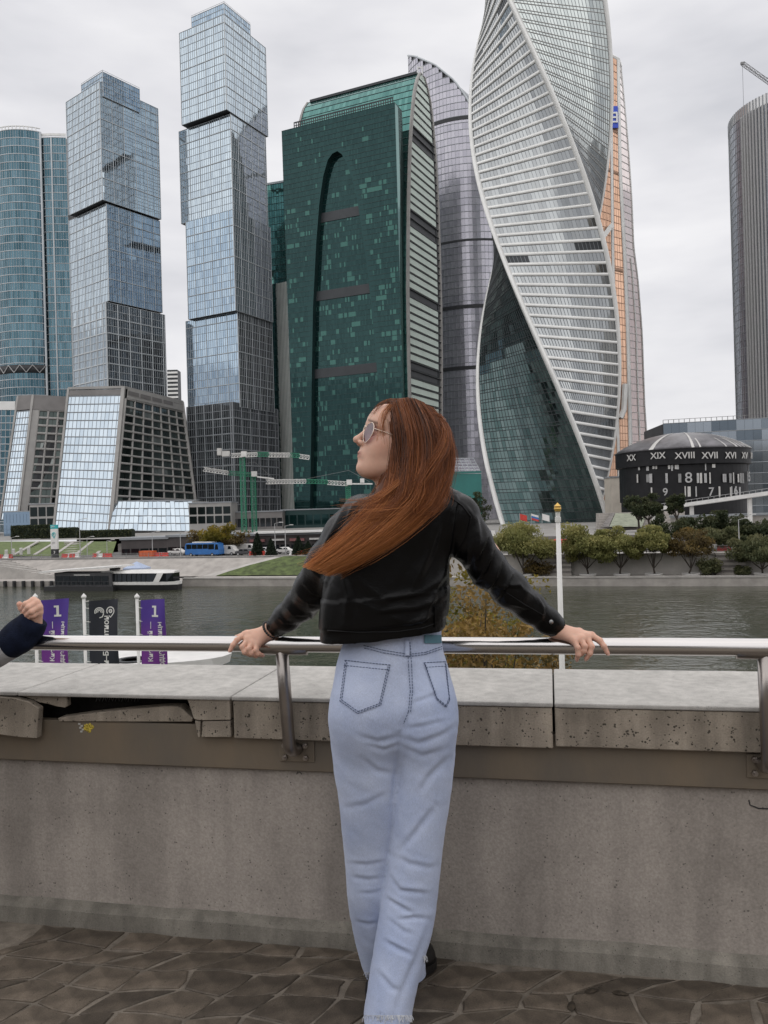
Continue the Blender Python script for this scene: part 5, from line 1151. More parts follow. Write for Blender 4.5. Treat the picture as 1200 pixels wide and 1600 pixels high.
# willows on the lower quay with planters
for k, (px, hh, sp, lm, lab, nl, gapf) in enumerate(((818, 9.4, 4.3, 'willow', 'wide olive willow left of the white flagpole on far quay', 7600, 6), (918, 9.3, 3.6, 'willow', 'olive willow just right of the white flagpole', 6400, 6), (971, 9.5, 3.1, 'willow', 'yellowish willow below the terrace steps', 5600, 6), (1021, 9.2, 2.5, 'willow', 'slim willow fourth from the left on far quay', 4400, 5), (1079, 8.6, 2.9, 'brown', 'sparse brown leaved tree right of the willows', 2100, 6), (1192, 7.4, 3.4, 'olive', 'bushy grey green tree at the right frame edge', 6500, 6))):
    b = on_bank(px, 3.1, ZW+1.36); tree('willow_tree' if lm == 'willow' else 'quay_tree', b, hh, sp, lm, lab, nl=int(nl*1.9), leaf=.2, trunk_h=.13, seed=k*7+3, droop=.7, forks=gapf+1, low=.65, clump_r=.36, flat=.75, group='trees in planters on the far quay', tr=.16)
    p = thing('planter', b, ['white round planter under the wide olive willow', 'white round planter right of the white flagpole', 'white round planter below the terrace steps', 'white round planter under the slim willow', 'white round planter under the sparse brown tree', 'white round planter at the right frame edge'][k], 'planter', 'round planters on the far quay')
    mb = MB(); mb.lathe((b.x, b.y, b.z), [(1.25,.0),(1.4,.35),(1.4,.45),(1.2,.45),(1.2,.3)], 20); mb.build('rim', M['offwhite'], p); mb = MB(); mb.lathe((b.x, b.y, b.z), [(1.19,.1),(1.19,.33),(.2,.36)], 16); mb.build('soil', M['bark'], p)
for k, (px, hh, sp, q, lab) in enumerate(((1110, 3.2, 1.8, 4.2, 'round dark shrub left of the right hand bastion'), (1160, 1.6, 1.0, 4.2, 'low clipped shrub at the foot of right hand bastion'), (838, 3.0, 2.0, 4.6, 'tangled grey shrub by the bastion behind the flagpole'))): tree('quay_shrub', on_bank(px, q, ZW+1.36), hh, sp, 'olive' if k != 2 else 'brown', lab, nl=1800, leaf=.2, trunk_h=.1, seed=50+k, cat='shrub', clump_r=.45)
# street trees in front of the halls
for k, (px, ytop, q, sp, lm, lab) in enumerate(((1058, 798, 24, 3.6, 'dark', 'dark tree under the footbridge left end'), (1088, 800, 20, 3.4, 'dark', 'dark round tree behind the sparse brown tree'), (1112, 815, 16, 3.2, 'olive', 'olive tree left of the right hand bastion'), (1140, 790, 22, 3.6, 'dark', 'tall dark tree behind the ornate lamp'), (1135, 820, 17, 3.0, 'olive', 'mid green tree above the right hand bastion'), (1180, 808, 19, 3.6, 'dark', 'dark tree near the right frame edge'), (1000, 768, 62, 3.4, 'dark', 'small dark tree left of the domed hall'), (1016, 766, 60, 3.0, 'dark', 'second small dark tree before the domed hall'), (1060, 758, 56, 2.2, 'dark', 'slender dark tree before the numeral seven'), (742, 765, 80, 4.5, 'dark', 'dark tree by the teal pavilion wall'), (730, 800, 60, 4.0, 'dark', 'dark bush behind the sleeve right of the woman'),
        (322, 826, 25, 3.4, 'brown', 'brown leaved tree left of the yellow one on the street'), (342, 815, 23, 3.6, 'yellow', 'yellow green autumn tree above the blue coach'), (366, 828, 25, 3.2, 'brown', 'thin brown tree right of the yellow one'), (1188, 838, 15, 2.4, 'dark', 'dark clipped tree behind the right edge willow'))):
    zb = ZS if q < 43 else ZP; b = on_bank(px, q, zb); zt = CAMZ-uv(px, ytop)[1]*b.y/F; tree('street_tree', b, zt-zb, sp, lm, lab, nl=3400 if lm != 'brown' else 1700, leaf=.26, trunk_h=.28, seed=90+k, group='trees along the far street')
for k, (px, yt, w, lab) in enumerate(((403, 833, 1.5, 'dark spruce beside the white van'), (424, 842, 1.3, 'small spruce right of the first one'), (467, 838, 1.5, 'spruce left of the woman'), (482, 846, 1.6, 'broad low spruce closest to the woman'))):
    b = on_bank(px, 18.5, ZS); spruce(b, CAMZ-uv(px, yt)[1]*b.y/F-ZS, w, lab, seed=k)
# clipped hedges at the podium foot
def hedge(px0, px1, y0, y1, d, label):
    a, b = P(px0, y1, d), P(px1, y1, d); zt = P(px0, y0, d).z; r = thing('hedge', Vector(((a.x+b.x)/2, d, min(a.z, ZP))), label, 'hedge', 'clipped hedges on the podium terrace'); mb = MB(); mb.aabox((a.x, d, min(a.z, ZP)), (b.x, d+4, zt-.2)); mb.build('core', mat('hedge_core', (.01,.018,.008), .9), r)
    n = int((b.x-a.x)*(zt-a.z)*9); pts = np.stack([RNG.uniform(a.x, b.x, n), d-.1-RNG.random(n)*.25, RNG.uniform(min(a.z, ZP), zt, n)], 1); n2 = int((b.x-a.x)*30); p2 = np.stack([RNG.uniform(a.x, b.x, n2), RNG.uniform(d, d+4, n2), zt-.2+RNG.random(n2)*.3], 1); pts = np.concatenate([pts, p2]); V, Fc = leaves(pts, .45, 0, 1.4); mesh('foliage', V, Fc, LM['dark'], r, rnd=RNG.random(len(pts)))
hedge(17, 76, 822, 840, 300, 'long dark hedge below the glass entrance hall'); hedge(120, 206, 830, 850, 285, 'long dark hedge right of the information pylon'); hedge(64, 118, 826, 842, 292, 'short dark hedge behind the information pylon')
# --- near bank: autumn shrub tree behind the woman's arm
tree('autumn_tree', Vector((P(735, 1000, 19).x, 19, -9.2)), 10.6, 1.75, 'rust', 'autumn shrub with rust and yellow leaves below the railing', nl=5600, leaf=.07, trunk_h=.35, seed=5, forks=8, tr=.09, droop=.1, clump_r=.34)
tree('autumn_tree', Vector((P(795, 1000, 23).x, 23, -9.6)), 9.3, 1.9, 'rust', 'lower rust leaved bush right of the autumn shrub', nl=4600, leaf=.075, trunk_h=.4, seed=8, forks=7, tr=.08, droop=.1, clump_r=.34)
tree('autumn_tree', Vector((P(720, 1000, 28).x, 28, -9.7)), 10.2, 2.2, 'yellow', 'yellowing bush close to the woman on the near bank', nl=3600, leaf=.085, trunk_h=.4, seed=9, forks=7, tr=.08, droop=.1, clump_r=.3)
# ------------------------------------------------------------------ near bank: flagpole, banners, pier roof
M['gold'] = mat('gold', (.65,.42,.12), .35, metal=.8, var=.1)
d = 16.0; top = P(871.5, 800, d); r = thing('flagpole', (top.x, d, -8.6), 'white flagpole with gilded finial right of the woman', 'flagpole')
mb = MB(); mb.tube([(top.x, d, -8.6), (top.x, d, -3), (top.x, d, top.z)], [.07,.062,.045], 16); mb.build('pole', M['white'], r, smooth=True)
mb = MB(); mb.lathe((top.x, d, top.z), [(.045,-.2),(.06,-.2),(.06,-.1),(.045,-.1),(.05,0),(.075,.01)], 16); mb.build('collar', M['white'], r)
mb = MB(); mb.lathe((top.x, d, top.z+.0), [(.02,.0),(.06,.02),(.075,.06),(.07,.09),(.045,.11),(.075,.115),(.0,.19)], 8); mb.build('finial', M['gold'], r)
def banner_mat(name, top, bot):
    m = mat(name, top, .7, var=.06, scale=3); nt = m.node_tree; b = nt.nodes['Principled BSDF']
    N = nt.nodes.new; L = nt.links.new; tc = N('ShaderNodeTexCoord'); sp = N('ShaderNodeSeparateXYZ'); L(tc.outputs['Object'], sp.inputs[0]); mr = N('ShaderNodeMapRange'); mr.inputs[1].default_value = 7.2; mr.inputs[2].default_value = 8.3
    L(sp.outputs['Z'], mr.inputs[0]); mx = N('ShaderNodeMix'); mx.data_type = 'RGBA'; mx.inputs[6].default_value = (*bot, 1); mx.inputs[7].default_value = (*top, 1); L(mr.outputs[0], mx.inputs[0]); L(mx.outputs[2], b.inputs['Base Color']); return m
BM = {'v': banner_mat('violet_fabric', (.075,.035,.27), (.16,.03,.24)), 'k': mat('black_fabric', (.018,.02,.03), .7, var=.1, scale=3)}
def banner(px, ptop, x0, x1, ytop, kind, texts, label, d=30.0):
    t = P(px, ptop, d); zb = ZW+1.0; r = thing('banner_flag', (t.x, d, zb), label, 'flag', 'tall banner flags on the near landing')
    mb = MB(); mb.tube([(t.x, d, zb), (t.x, d, t.z)], .06, 12); mb.build('pole', M['white'], r, smooth=True); mb = MB(); mb.lathe((t.x, d, t.z), [(.06,0),(.1,.03),(.1,.08),(.0,.2)], 10); mb.build('cap', M['white'], r)
    a, b = P(x0, ytop, d), P(x1, ytop-3, d); h = 4.6; nx, nz = 10, 26; mb = MB()
    def at(u, z):     # gently billowing cloth
        return Vector((a.x+(b.x-a.x)*u - .012*z, d+.15*math.sin(u*4.2+z*1.3+px)*u-.02, a.z+(b.z-a.z)*u-z))
    for i in range(nx+1):
        for j in range(nz+1): mb.v.append(tuple(at(i/nx, h*j/nz)))
    for i in range(nx):
        for j in range(nz): p = i*(nz+1)+j; mb.f.append((p, p+1, p+nz+2, p+nz+1))
    mb.build('cloth', BM[kind], r, smooth=True)
    mb = MB(); mb.bar(Vector((t.x, d, a.z-.02)), a+Vector((0,-.02,0)), .03); mb.build('top_arm', M['white'], r)
    for k in range(9): z = a.z-.25-k*.5; mb = MB(); mb.bar((t.x, d-.01, z), (a.x-.012*(a.z-z)+.05, d-.01, z-.04), .02); mb.build('ring_tie', M['white'], r)
    def conform(o):      # lay printed marks on the waving cloth
        og = origin_of(o); bx = b.x-a.x
        for v in o.data.vertices:
            x, z = v.co.x+og.x, v.co.z+og.z; u = (x-a.x)/bx; zz = a.z+(b.z-a.z)*u-z; u = (x-a.x+.012*zz)/bx; th = v.co.y+og.y-(d-.2)
            v.co.y = at(min(max(u, 0), 1), zz).y-.012+min(max(th, -.004), .004)-og.y
        return o
    for txt, u, z, size, vert, bold in texts:
        p = at(u, z); p.y = d-.2; o = frame(p, (0,0,1), (-1,0,0)) if vert else frame(p, (1,0,.03), (0,0,1)); conform(text_obj(txt, size, M['white'], r, o, .003, 'lettering', bold, 'LEFT' if vert else 'CENTER'))
    return r, at, conform
k_ = 30/F
for px, x0, x1, lab in ((55, 64, 107, 'purple banner with white figure, left of the black banner'), (214, 220, 259, 'purple banner with white figure, right of the black banner')):
    r, at, conform = banner(px, 935, x0, x1, 938, 'v', [('Киевский —', .40, 2.32, .25, 1, .004), ('Сердце столицы', .80, 2.86, .25, 1, .004)], lab)
    p = at(.58, .44); p.y = 30-.2; mb = MB(); s = .2      # slab-serif figure one
    mb.box(p, (.045,0,0), (0,.004,0), (0,0,.2)); mb.box(p+Vector((0,0,-.18)), (.13,0,0), (0,.004,0), (0,0,.035)); mb.box(p+Vector((-.075,-.003,.165)), (.05,0,0), (0,.004,0), (0,0,.035)); conform(mb.build('figure', M['white'], r))
r, at, conform = banner(131, 935, 139, 185, 939, 'k', [('Сити–Багратион', .60, 2.95, .30, 1, .006)], 'black banner with two white ring emblems between the purple ones')
for u, kind in ((.34, 0), (.72, 1)):
    p = at(u, .46); p.y = 30-.2; mb = MB()
    if kind == 0:
        for R in (.05, .1, .15): mb.tube([p+Vector((R*math.cos(a)*1.05, 0, R*math.sin(a)+(.03 if True else 0))) for a in np.linspace(-.5, math.pi*1.15, 18)], .017, 6)
        mb.tube([p+Vector((.155,0,-.05)), p+Vector((.1,0,-.17)), p+Vector((.0,0,-.2))], .02, 6)
    else:
        mb.tube([p+Vector((.15*math.cos(a), 0, .03+.15*math.sin(a))) for a in np.linspace(-.9, math.pi*1.2, 22)], .02, 6); mb.tube([p+Vector((.1,0,-.09)), p+Vector((.0,0,-.2)), p+Vector((-.06,0,-.14))], .02, 6)
        mb.tube([p+Vector((.06*math.cos(a), 0, .03+.06*math.sin(a))) for a in np.linspace(0, 6.28, 14)], .018, 6); mb.box(p+Vector((0,0,.03)), (.075,0,0), (0,.01,0), (0,0,.012))
    conform(mb.build('ring_emblem', M['white'], r))
# white curved roof of the near landing stage
def pier_roof():
    d = 38.0; zc = P(280, 1031, d).z; r = thing('landing_roof', Vector((P(280, 1020, d).x, d, ZW)), 'white curved roof of a landing stage below the banners', 'roof')
    a, b = P(160, 1019, d), P(362, 1016, d); n = 26; mb = MB(); top = []; low = []
    for k in range(n+1):
        t = k/n; p = a.lerp(b, t); half = 2.2*math.sqrt(max(0, 1-max(0, (t-.35)/.65)**2.2)) if t > .35 else 2.2
        for q in (-half, half): top.append((p.x, d+q, zc+.25))
        for q in (-half*.97, half*.97): low.append((p.x-(.1 if t > .9 else 0), d+q, zc-.15-.5*(1-t)))
    V = top+low; m = 2*(n+1); Fc = []
    for k in range(n): i = 2*k; Fc += [(i, i+2, i+3, i+1), (m+i, m+i+1, m+i+3, m+i+2), (i, m+i, m+i+2, i+2), (i+1, i+3, m+i+3, m+i+1)]
    mesh('roof_shell', V, Fc, M['white'], r)
    for t in (.30,):
        p = a.lerp(b, t); mb = MB(); mb.lathe((p.x, d-1.2, zc+.25), [(.8,0),(.8,.06),(.55,.06),(.55,.0)], 20); mb.build('skylight_ring', M['black'], r)
    for t in (.1, .5, .85):
        p = a.lerp(b, t); mb = MB(); mb.tube([(p.x, d, ZW), (p.x, d, zc-.1)], .12, 10); mb.build('column', M['lgrey'], r)
    mb = MB(); mb.aabox((a.x-2, d-3.2, ZW-.5), (b.x, d+3.2, ZW+.9)); mb.build('pontoon', M['dgrey'], r)
pier_roof()
# ------------------------------------------------------------------ terrace: paving, parapet, handrail
def WP(px, py, q):                 # picture point on the upright plane q of the parapet frame
    u, v = uv(px, py); d = q/(u/F*math.sin(TA)+math.cos(TA)); return Vector((u/F*d, d, CAMZ-v/F*d))
def ws(px, py, q): return WP(px, py, q).dot(TT)
def concrete_mat(name, col, pit=.55, stain=.5, scale=1.0, bump=.5, pmax=.24):
    m = bpy.data.materials.new(name); m.use_nodes = True; nt = m.node_tree; N = nt.nodes.new; L = nt.links.new; b = nt.nodes['Principled BSDF']; b.inputs['Roughness'].default_value = .85; b.inputs['Specular IOR Level'].default_value = .25
    tc = N('ShaderNodeTexCoord'); mp = N('ShaderNodeMapping'); mp.inputs['Rotation'].default_value = (0, 0, TA); L(tc.outputs['Object'], mp.inputs[0])
    big = N('ShaderNodeTexNoise'); big.inputs['Scale'].default_value = 2.2*scale; big.inputs['Detail'].default_value = 8; big.inputs['Roughness'].default_value = .65; L(mp.outputs[0], big.inputs['Vector'])
    st = N('ShaderNodeMapping'); st.inputs['Scale'].default_value = (7, 7, .7); L(mp.outputs[0], st.inputs[0]); sn = N('ShaderNodeTexNoise'); sn.inputs['Scale'].default_value = 1.6*scale; sn.inputs['Detail'].default_value = 6; L(st.outputs[0], sn.inputs['Vector'])
    fine = N('ShaderNodeTexNoise'); fine.inputs['Scale'].default_value = 140*scale; fine.inputs['Detail'].default_value = 3; L(mp.outputs[0], fine.inputs['Vector'])
    vo = N('ShaderNodeTexVoronoi'); vo.inputs['Scale'].default_value = 70*scale; vo.inputs['Randomness'].default_value = 1; L(mp.outputs[0], vo.inputs['Vector'])
    wn = N('ShaderNodeTexNoise'); wn.inputs['Scale'].default_value = 30*scale; wn.inputs['Detail'].default_value = 1; L(mp.outputs[0], wn.inputs['Vector'])
    lim = N('ShaderNodeMapRange'); lim.inputs[1].default_value = .45; lim.inputs[2].default_value = .7; lim.inputs[3].default_value = .03; lim.inputs[4].default_value = pmax; L(wn.outputs['Fac'], lim.inputs[0])
    pt = N('ShaderNodeMath'); pt.operation = 'LESS_THAN'; L(vo.outputs['Distance'], pt.inputs[0]); L(lim.outputs[0], pt.inputs[1])
    r1 = N('ShaderNodeMapRange'); r1.inputs[1].default_value = .3; r1.inputs[2].default_value = .72; r1.inputs[3].default_value = 1-stain*.55; r1.inputs[4].default_value = 1.14; L(big.outputs['Fac'], r1.inputs[0])
    r2 = N('ShaderNodeMapRange'); r2.inputs[1].default_value = .35; r2.inputs[2].default_value = .65; r2.inputs[3].default_value = 1-stain*.36; r2.inputs[4].default_value = 1.06; L(sn.outputs['Fac'], r2.inputs[0])
    r3 = N('ShaderNodeMapRange'); r3.inputs[1].default_value = .3; r3.inputs[2].default_value = .7; r3.inputs[3].default_value = .86; r3.inputs[4].default_value = 1.12; L(fine.outputs['Fac'], r3.inputs[0])
    a = N('ShaderNodeMath'); a.operation = 'MULTIPLY'; L(r1.outputs[0], a.inputs[0]); L(r2.outputs[0], a.inputs[1]); a2 = N('ShaderNodeMath'); a2.operation = 'MULTIPLY'; L(a.outputs[0], a2.inputs[0]); L(r3.outputs[0], a2.inputs[1])
    pm = N('ShaderNodeMath'); pm.operation = 'MULTIPLY_ADD'; pm.inputs[1].default_value = -pit; pm.inputs[2].default_value = 1; L(pt.outputs[0], pm.inputs[0]); a3 = N('ShaderNodeMath'); a3.operation = 'MULTIPLY'; L(a2.outputs[0], a3.inputs[0]); L(pm.outputs[0], a3.inputs[1])
    vm = N('ShaderNodeVectorMath'); vm.operation = 'SCALE'; vm.inputs[0].default_value = col; L(a3.outputs[0], vm.inputs['Scale']); L(vm.outputs[0], b.inputs['Base Color'])
    bp = N('ShaderNodeBump'); bp.inputs['Strength'].default_value = bump; bp.inputs['Distance'].default_value = .003; L(a3.outputs[0], bp.inputs['Height']); L(bp.outputs[0], b.inputs['Normal']); return m
M['conc'] = concrete_mat('pitted_concrete', (.385,.345,.308), pit=.5, stain=.5)
M['skirt'] = concrete_mat('worn_skirting', (.24,.222,.19), pit=.5, stain=.8, scale=1.6)
M['coping'] = concrete_mat('pale_granite', (.46,.445,.42), pit=.3, stain=.35, scale=2.4, bump=.4, pmax=.36)
M['facing'] = concrete_mat('speckled_granite', (.40,.345,.28), pit=.75, stain=.9, scale=1.5, bump=.8, pmax=.42)
M['cavity'] = concrete_mat('dark_mortar', (.05,.046,.042), pit=.5, stain=.8)
M['band'] = mat('weathered_steel', (.225,.175,.12), .55, metal=.2, var=.3, scale=2.5, streak=(1,1,.5), bump=.12, bscale=30, col2=(.135,.122,.105))
M['inox'] = mat('stainless', (.62,.60,.59), .17, metal=1.0, var=.05, scale=4, streak=(.3,.3,6))
M['postm'] = mat('dull_stainless', (.36,.33,.31), .3, metal=1.0, var=.1, scale=6)
M['mortar'] = concrete_mat('floor_mortar', (.24,.207,.17), pit=.4, stain=.9, scale=2)
def paving_mat():
    m = concrete_mat('brown_stone', (.14,.113,.087), pit=.45, stain=1.0, scale=1.5, bump=.9); nt = m.node_tree; b = nt.nodes['Principled BSDF']; N = nt.nodes.new; L = nt.links.new
    src = b.inputs['Base Color'].links[0].from_socket; oi = N('ShaderNodeObjectInfo'); mr = N('ShaderNodeMapRange'); mr.inputs[3].default_value = .72; mr.inputs[4].default_value = 1.35; L(oi.outputs['Random'], mr.inputs[0]); v = N('ShaderNodeVectorMath'); v.operation = 'SCALE'; L(src, v.inputs[0]); L(mr.outputs[0], v.inputs['Scale']); L(v.outputs[0], b.inputs['Base Color']); b.inputs['Roughness'].default_value = .6; b.inputs['Specular IOR Level'].default_value = .35; return m
M['paving'] = paving_mat()
floor = S_(mesh('terrace_floor', [W(-6, -5, -.005), W(6, -5, -.005), W(6, 3.0, -.005), W(-6, 3.0, -.005), W(-6, -5, -.5), W(6, -5, -.5), W(6, 3.0, -.5), W(-6, 3.0, -.5)], [(0,1,2,3), (0,4,5,1), (1,5,6,2), (2,6,7,3), (3,7,4,0)], M['mortar']))
# irregular paving stones, laid in skewed courses
def paving():
    e1, e2 = np.array((.165, .010)), np.array((.062, .115)); ni, nj = 23, 13; rg = np.random.default_rng(5)
    org = np.array((-2.55, 1.13)); G = np.zeros((ni+1, nj+1, 2))
    for i in range(ni+1):
        for j in range(nj+1): G[i, j] = org+e1*i+e2*j + rg.uniform(-1, 1, 2)*np.array((.038, .026)) + np.array((.04*(j % 2), 0))
    for i in range(ni):
        for j in range(nj):
            q = np.array([G[i, j], G[i+1, j], G[i+1, j+1], G[i, j+1]])
            if q[:, 1].max() > 2.515:
                if q[:, 1].min() > 2.47: continue
                q[:, 1] = np.minimum(q[:, 1], 2.515)
            c = q.mean(0); mids = (q+np.roll(q, -1, 0))/2 + rg.uniform(-.012, .012, (4, 2)); pl = np.stack([q, mids], 1).reshape(-1, 2)
            gap = rg.uniform(.0025, .007); pl = pl+(c-pl)/np.linalg.norm(c-pl, axis=1, keepdims=True)*gap
            for a in range(0, 8, 2): pl[a] += (c-pl[a])*.06
            z = rg.uniform(-.001, .0015); n = 8; inn = pl+(c-pl)*.05; tl = rg.uniform(-.008, .008, 2)
            V = [W(p[0], p[1], -.014) for p in pl]+[W(p[0], p[1], -.003+z) for p in pl]+[W(p[0], p[1], z+(p-c).dot(tl)) for p in inn]
            Fc = [(k, (k+1) % n, n+(k+1) % n, n+k) for k in range(n)]+[(n+k, n+(k+1) % n, 2*n+(k+1) % n, 2*n+k) for k in range(n)]+[tuple(range(2*n, 3*n))]
            mesh('paving_stone', V, Fc, M['paving'], floor, base=W(c[0], c[1], 0))
paving()
# parapet
ZC, ZCB, ZB = .822, .681, .568
par = thing('parapet', W(0, 2.6, 0), 'pitted concrete parapet with granite coping and steel band', 'wall')
def wbox(s0, s1, q0, q1, z0, z1): mb = MB(); mb.box(W((s0+s1)/2, (q0+q1)/2, (z0+z1)/2), TT*(s1-s0)/2, TN*(q1-q0)/2, (0,0,(z1-z0)/2)); return mb
wbox(-6, 6, 2.56, 3.0, -.5, ZB+.02).build('concrete_wall', M['conc'], par)
def skirt():
    n = 90; rg = random.Random(3); V = []
    for k in range(n+1):
        s = -3+6*k/n; z = .058+.006*noise.noise((s*3, 0, 0))+.003*noise.noise((s*14, 1, 0)); q = 2.527+.004*noise.noise((s*2, 5, 0))
        V += [W(s, q-.012, -.012), W(s, q, z-.012), W(s, q+.012, z), W(s, 2.562, z+.012+.006*noise.noise((s*7, 9, 0)))]
    mesh('skirting', V, [(4*k+j, 4*k+4+j, 4*k+5+j, 4*k+1+j) for k in range(n) for j in range(3)], M['skirt'], par, smooth=False)
skirt()
bevel(wbox(-6, 6, 2.535, 2.57, ZB, ZCB+.034).build('steel_band', M['band'], par), .003)
wbox(-6, 6, 2.66, 2.99, ZB+.021, ZC-.0145).build('mortar_core', M['cavity'], par)
# granite top slabs
cuts = [-6, -3.2] + [ws(x, 1093, 2.5) for x in (28, 361, 865)] + [2.1, 6]
for a, b in zip(cuts[:-1], cuts[1:]):
    o = bevel(wbox(a+.0025, b-.0025, 2.495, 3.025, ZC-.014, ZC).build('coping_slab', M['coping'], par, base=W((a+b)/2, 2.7, ZC-.03)), .004, 2)
def plate(poly, q, th, name, m, tilt=0):
    f = [WP(x, y, q-tilt*k/len(poly)) for k, (x, y) in enumerate(poly)]; n = len(f); V = f+[p+TN*th for p in f]
    c = sum(f, Vector())/n
    return bevel(mesh(name, V, [tuple(range(n))[::-1], tuple(range(n, 2*n))]+[(i, (i+1) % n, n+(i+1) % n, n+i) for i in range(n)], m, par, base=c), .002)
# granite facing slabs: two whole, the rest broken and fallen away
zf = ZC-.0165
s36, s86 = ws(363, 1120, 2.5), ws(865, 1120, 2.5)
for a, b in ((s36+.004, s86-.004), (s86+.004, 2.1), (2.108, 6), (-6, -3.1), (-3.09, ws(-88, 1120, 2.5))): bevel(wbox(a, b, 2.5, 2.534, ZCB+(.006 if a > s86 else 0), zf).build('facing_slab', M['facing'], par, base=W((a+b)/2, 2.5, ZCB)), .003)
plate([(291.5,1090),(359,1087.5),(360,1125),(314,1126),(303,1124),(297,1106)], 2.502, .03, 'broken_facing', M['facing'])
plate([(316,1127.5),(360,1126.5),(361,1152),(314.5,1152)], 2.503, .03, 'broken_facing', M['facing'])
plate([(304,1126),(313,1127.5),(312.5,1152),(309,1152)], 2.504, .03, 'broken_facing', M['facing'])
plate([(-90,1078),(0,1089),(22,1091),(45,1097),(60,1107),(58.5,1130),(57,1154),(30,1152),(0,1148),(-90,1141)], 2.488, .03, 'broken_facing', M['facing'])
plate([(18,1082.6),(104,1083.5),(105,1103),(101,1106),(88,1104),(75,1100),(62,1098),(48,1092)], 2.515, .025, 'broken_facing', M['facing'])
plate([(90,1122),(140,1115),(205,1108),(262,1103.5),(280,1104),(290,1113),(301,1122),(300,1128),(92,1127.5)], 2.528, .05, 'fallen_shard', M['facing'])
# faded scrawl on the mortar behind the broken facing
mb = MB()
for k in range(7):
    x = 150+k*10; mb.tube([WP(x, 1096, 2.6585), WP(x+3, 1087, 2.6585), WP(x+6, 1096, 2.6585), WP(x+8, 1090, 2.6585)], .0012, 5)
mb.build('scrawl', M['grey'], par, kind='stuff')
mb = MB()                                                  # yellow paint splat on the band
for k in range(14):
    a = k*2.4; rr = 1.4*math.sqrt(k); c = WP(138+rr*math.cos(a)*1.3, 1137+rr*math.sin(a)*1.2, 2.5345); n = 9; b0 = len(mb.v); mb.v.append(tuple(c-TN*.003)); R = random.uniform(.003,.007)
    mb.v += [tuple(c+TT*R*random.uniform(.7,1.3)*math.cos(t)+Vector((0,0,R*random.uniform(.7,1.3)*math.sin(t)))) for t in np.linspace(0, 6.28, n, endpoint=False)]
    mb.f += [(b0, b0+1+i, b0+1+(i+1) % n) for i in range(n)]
mb.build('paint_splat', mat('yellow_paint', (.55,.42,.05), .6, var=.2, scale=60), par)
mb = MB()
for k in range(5): c = WP(124+k*.8+3*(k % 2), 1131+k*3, 2.5345); mb.box(c, TT*.004, TN*.001, Vector((0,0,.003)))
mb.build('paint_flecks', M['offwhite'], par, kind='stuff')
# cracked plaster crack lines in wall near the posts
mb = MB(); mb.tube([WP(x, y, 2.559) for x, y in ((466,1192),(467,1203),(463,1210),(468,1206),(472,1210))], .0014, 5); mb.build('crack', M['black'], par)
mb = MB(); mb.tube([WP(x, y, 2.559) for x, y in ((1170,1250),(1172,1258),(1185,1263),(1205,1264))], .002, 5); mb.build('crack', M['black'], par)
# handrail
QR, ZR = 2.42, None
zr_ = WP(600, 1007.5, QR).z; RR = .0252
rail = thing('handrail', W(0, QR, 0), 'polished steel tube railing along the parapet', 'railing')
mb = MB(); mb.tube([W(-5, QR, zr_), W(-2, QR, zr_), W(2, QR, zr_), W(5, QR, zr_)], RR, 32); mb.build('tube', M['inox'], rail, smooth=True)
def rpost(xt, xb, yb, lean):
    st = ws(xt, 1020, QR); sb = ws(xb, yb, 2.49); zb = WP(xb, yb, 2.5).z
    pts = [W(st, QR+.002, zr_-.012), W(st+(sb-st)*.45, QR+.012, zr_*.55+zb*.45), W(st+(sb-st)*.9, QR+.028, zb+.03)]
    for k in range(1, 8): t = k/7*math.pi/2; pts.append(W(st+(sb-st)*(.9+.1*k/7), QR+.028+.075*(1-math.cos(t))+.0, zb+.03-.04*math.sin(t)))
    mb = MB(); mb.tube(pts, .0205, 24); mb.build('post', M['postm'], rail, smooth=True)
    mb = MB(); a = W(st-.075, QR, zr_-RR*.55); b = W(st+.085, QR, zr_-RR*.55); mb.tube([a, b], RR*.8, 20); mb.build('saddle', M['postm'], rail, smooth=True)
for xt, xb, yb in ((440, 459, 1168), (1195, 1196, 1192), (-235, -230, 1150)):
    rpost(xt, xb, yb, 0)
    c = WP(xb+5, yb+5, 2.533); mb = MB(); mb.box(c, TT*.061, TN*.004, (0,0,.036)); pl = bevel(mb.build('base_plate', M['band'], rail, base=c), .0015)
    for dx, dz in ((.032,.02), (.032,-.02), (-.04,.02), (-.04,-.02)): p = c+TT*dx+Vector((0,0,dz)); mb = MB(); mb.tube([p-TN*.004, p-TN*.013], .0095, 6); mb.tube([p-TN*.013, p-TN*.024], .005, 8); mb.build('bolt', M['postm'], pl)

# dry leaves on the paving by the wall
LF = mat('dry_leaf', (.035,.025,.015), .8, var=.3, scale=40)
for k, (px, py, rz) in enumerate(((925, 1548, .4), (970, 1552, -.3), (893, 1571, 1.2))):
    p = PZ(px, py, .0035); r_ = thing('fallen_leaf', p, 'dark dry leaf on the paving, '+('middle one', 'rightmost', 'leftmost')[k]+' of three by the wall', 'leaf', 'dry leaves on the paving')
    mb = MB(); n_ = 12; pts = [p+Vector((math.cos(rz)*x-math.sin(rz)*y, math.sin(rz)*x+math.cos(rz)*y, .004*abs(y)*60*.01+.002*math.cos(x*90))) for x, y in [(.024*math.cos(t), .011*math.sin(t)*(1-.35*math.cos(t))) for t in np.linspace(0, 6.283, n_, endpoint=False)]]
    mb.v += [tuple(p+Vector((0,0,.006)))]+[tuple(q) for q in pts]; mb.f += [(0, 1+i, 1+(i+1) % n_) for i in range(n_)]; mb.build('blade', LF, r_)
    a_ = p+Vector((math.cos(rz)*.022, math.sin(rz)*.022, .003)); mb = MB(); mb.tube([a_, a_+Vector((math.cos(rz)*.016, math.sin(rz)*.016+.003, .001))], .0009, 5); mb.build('stalk', LF, r_)
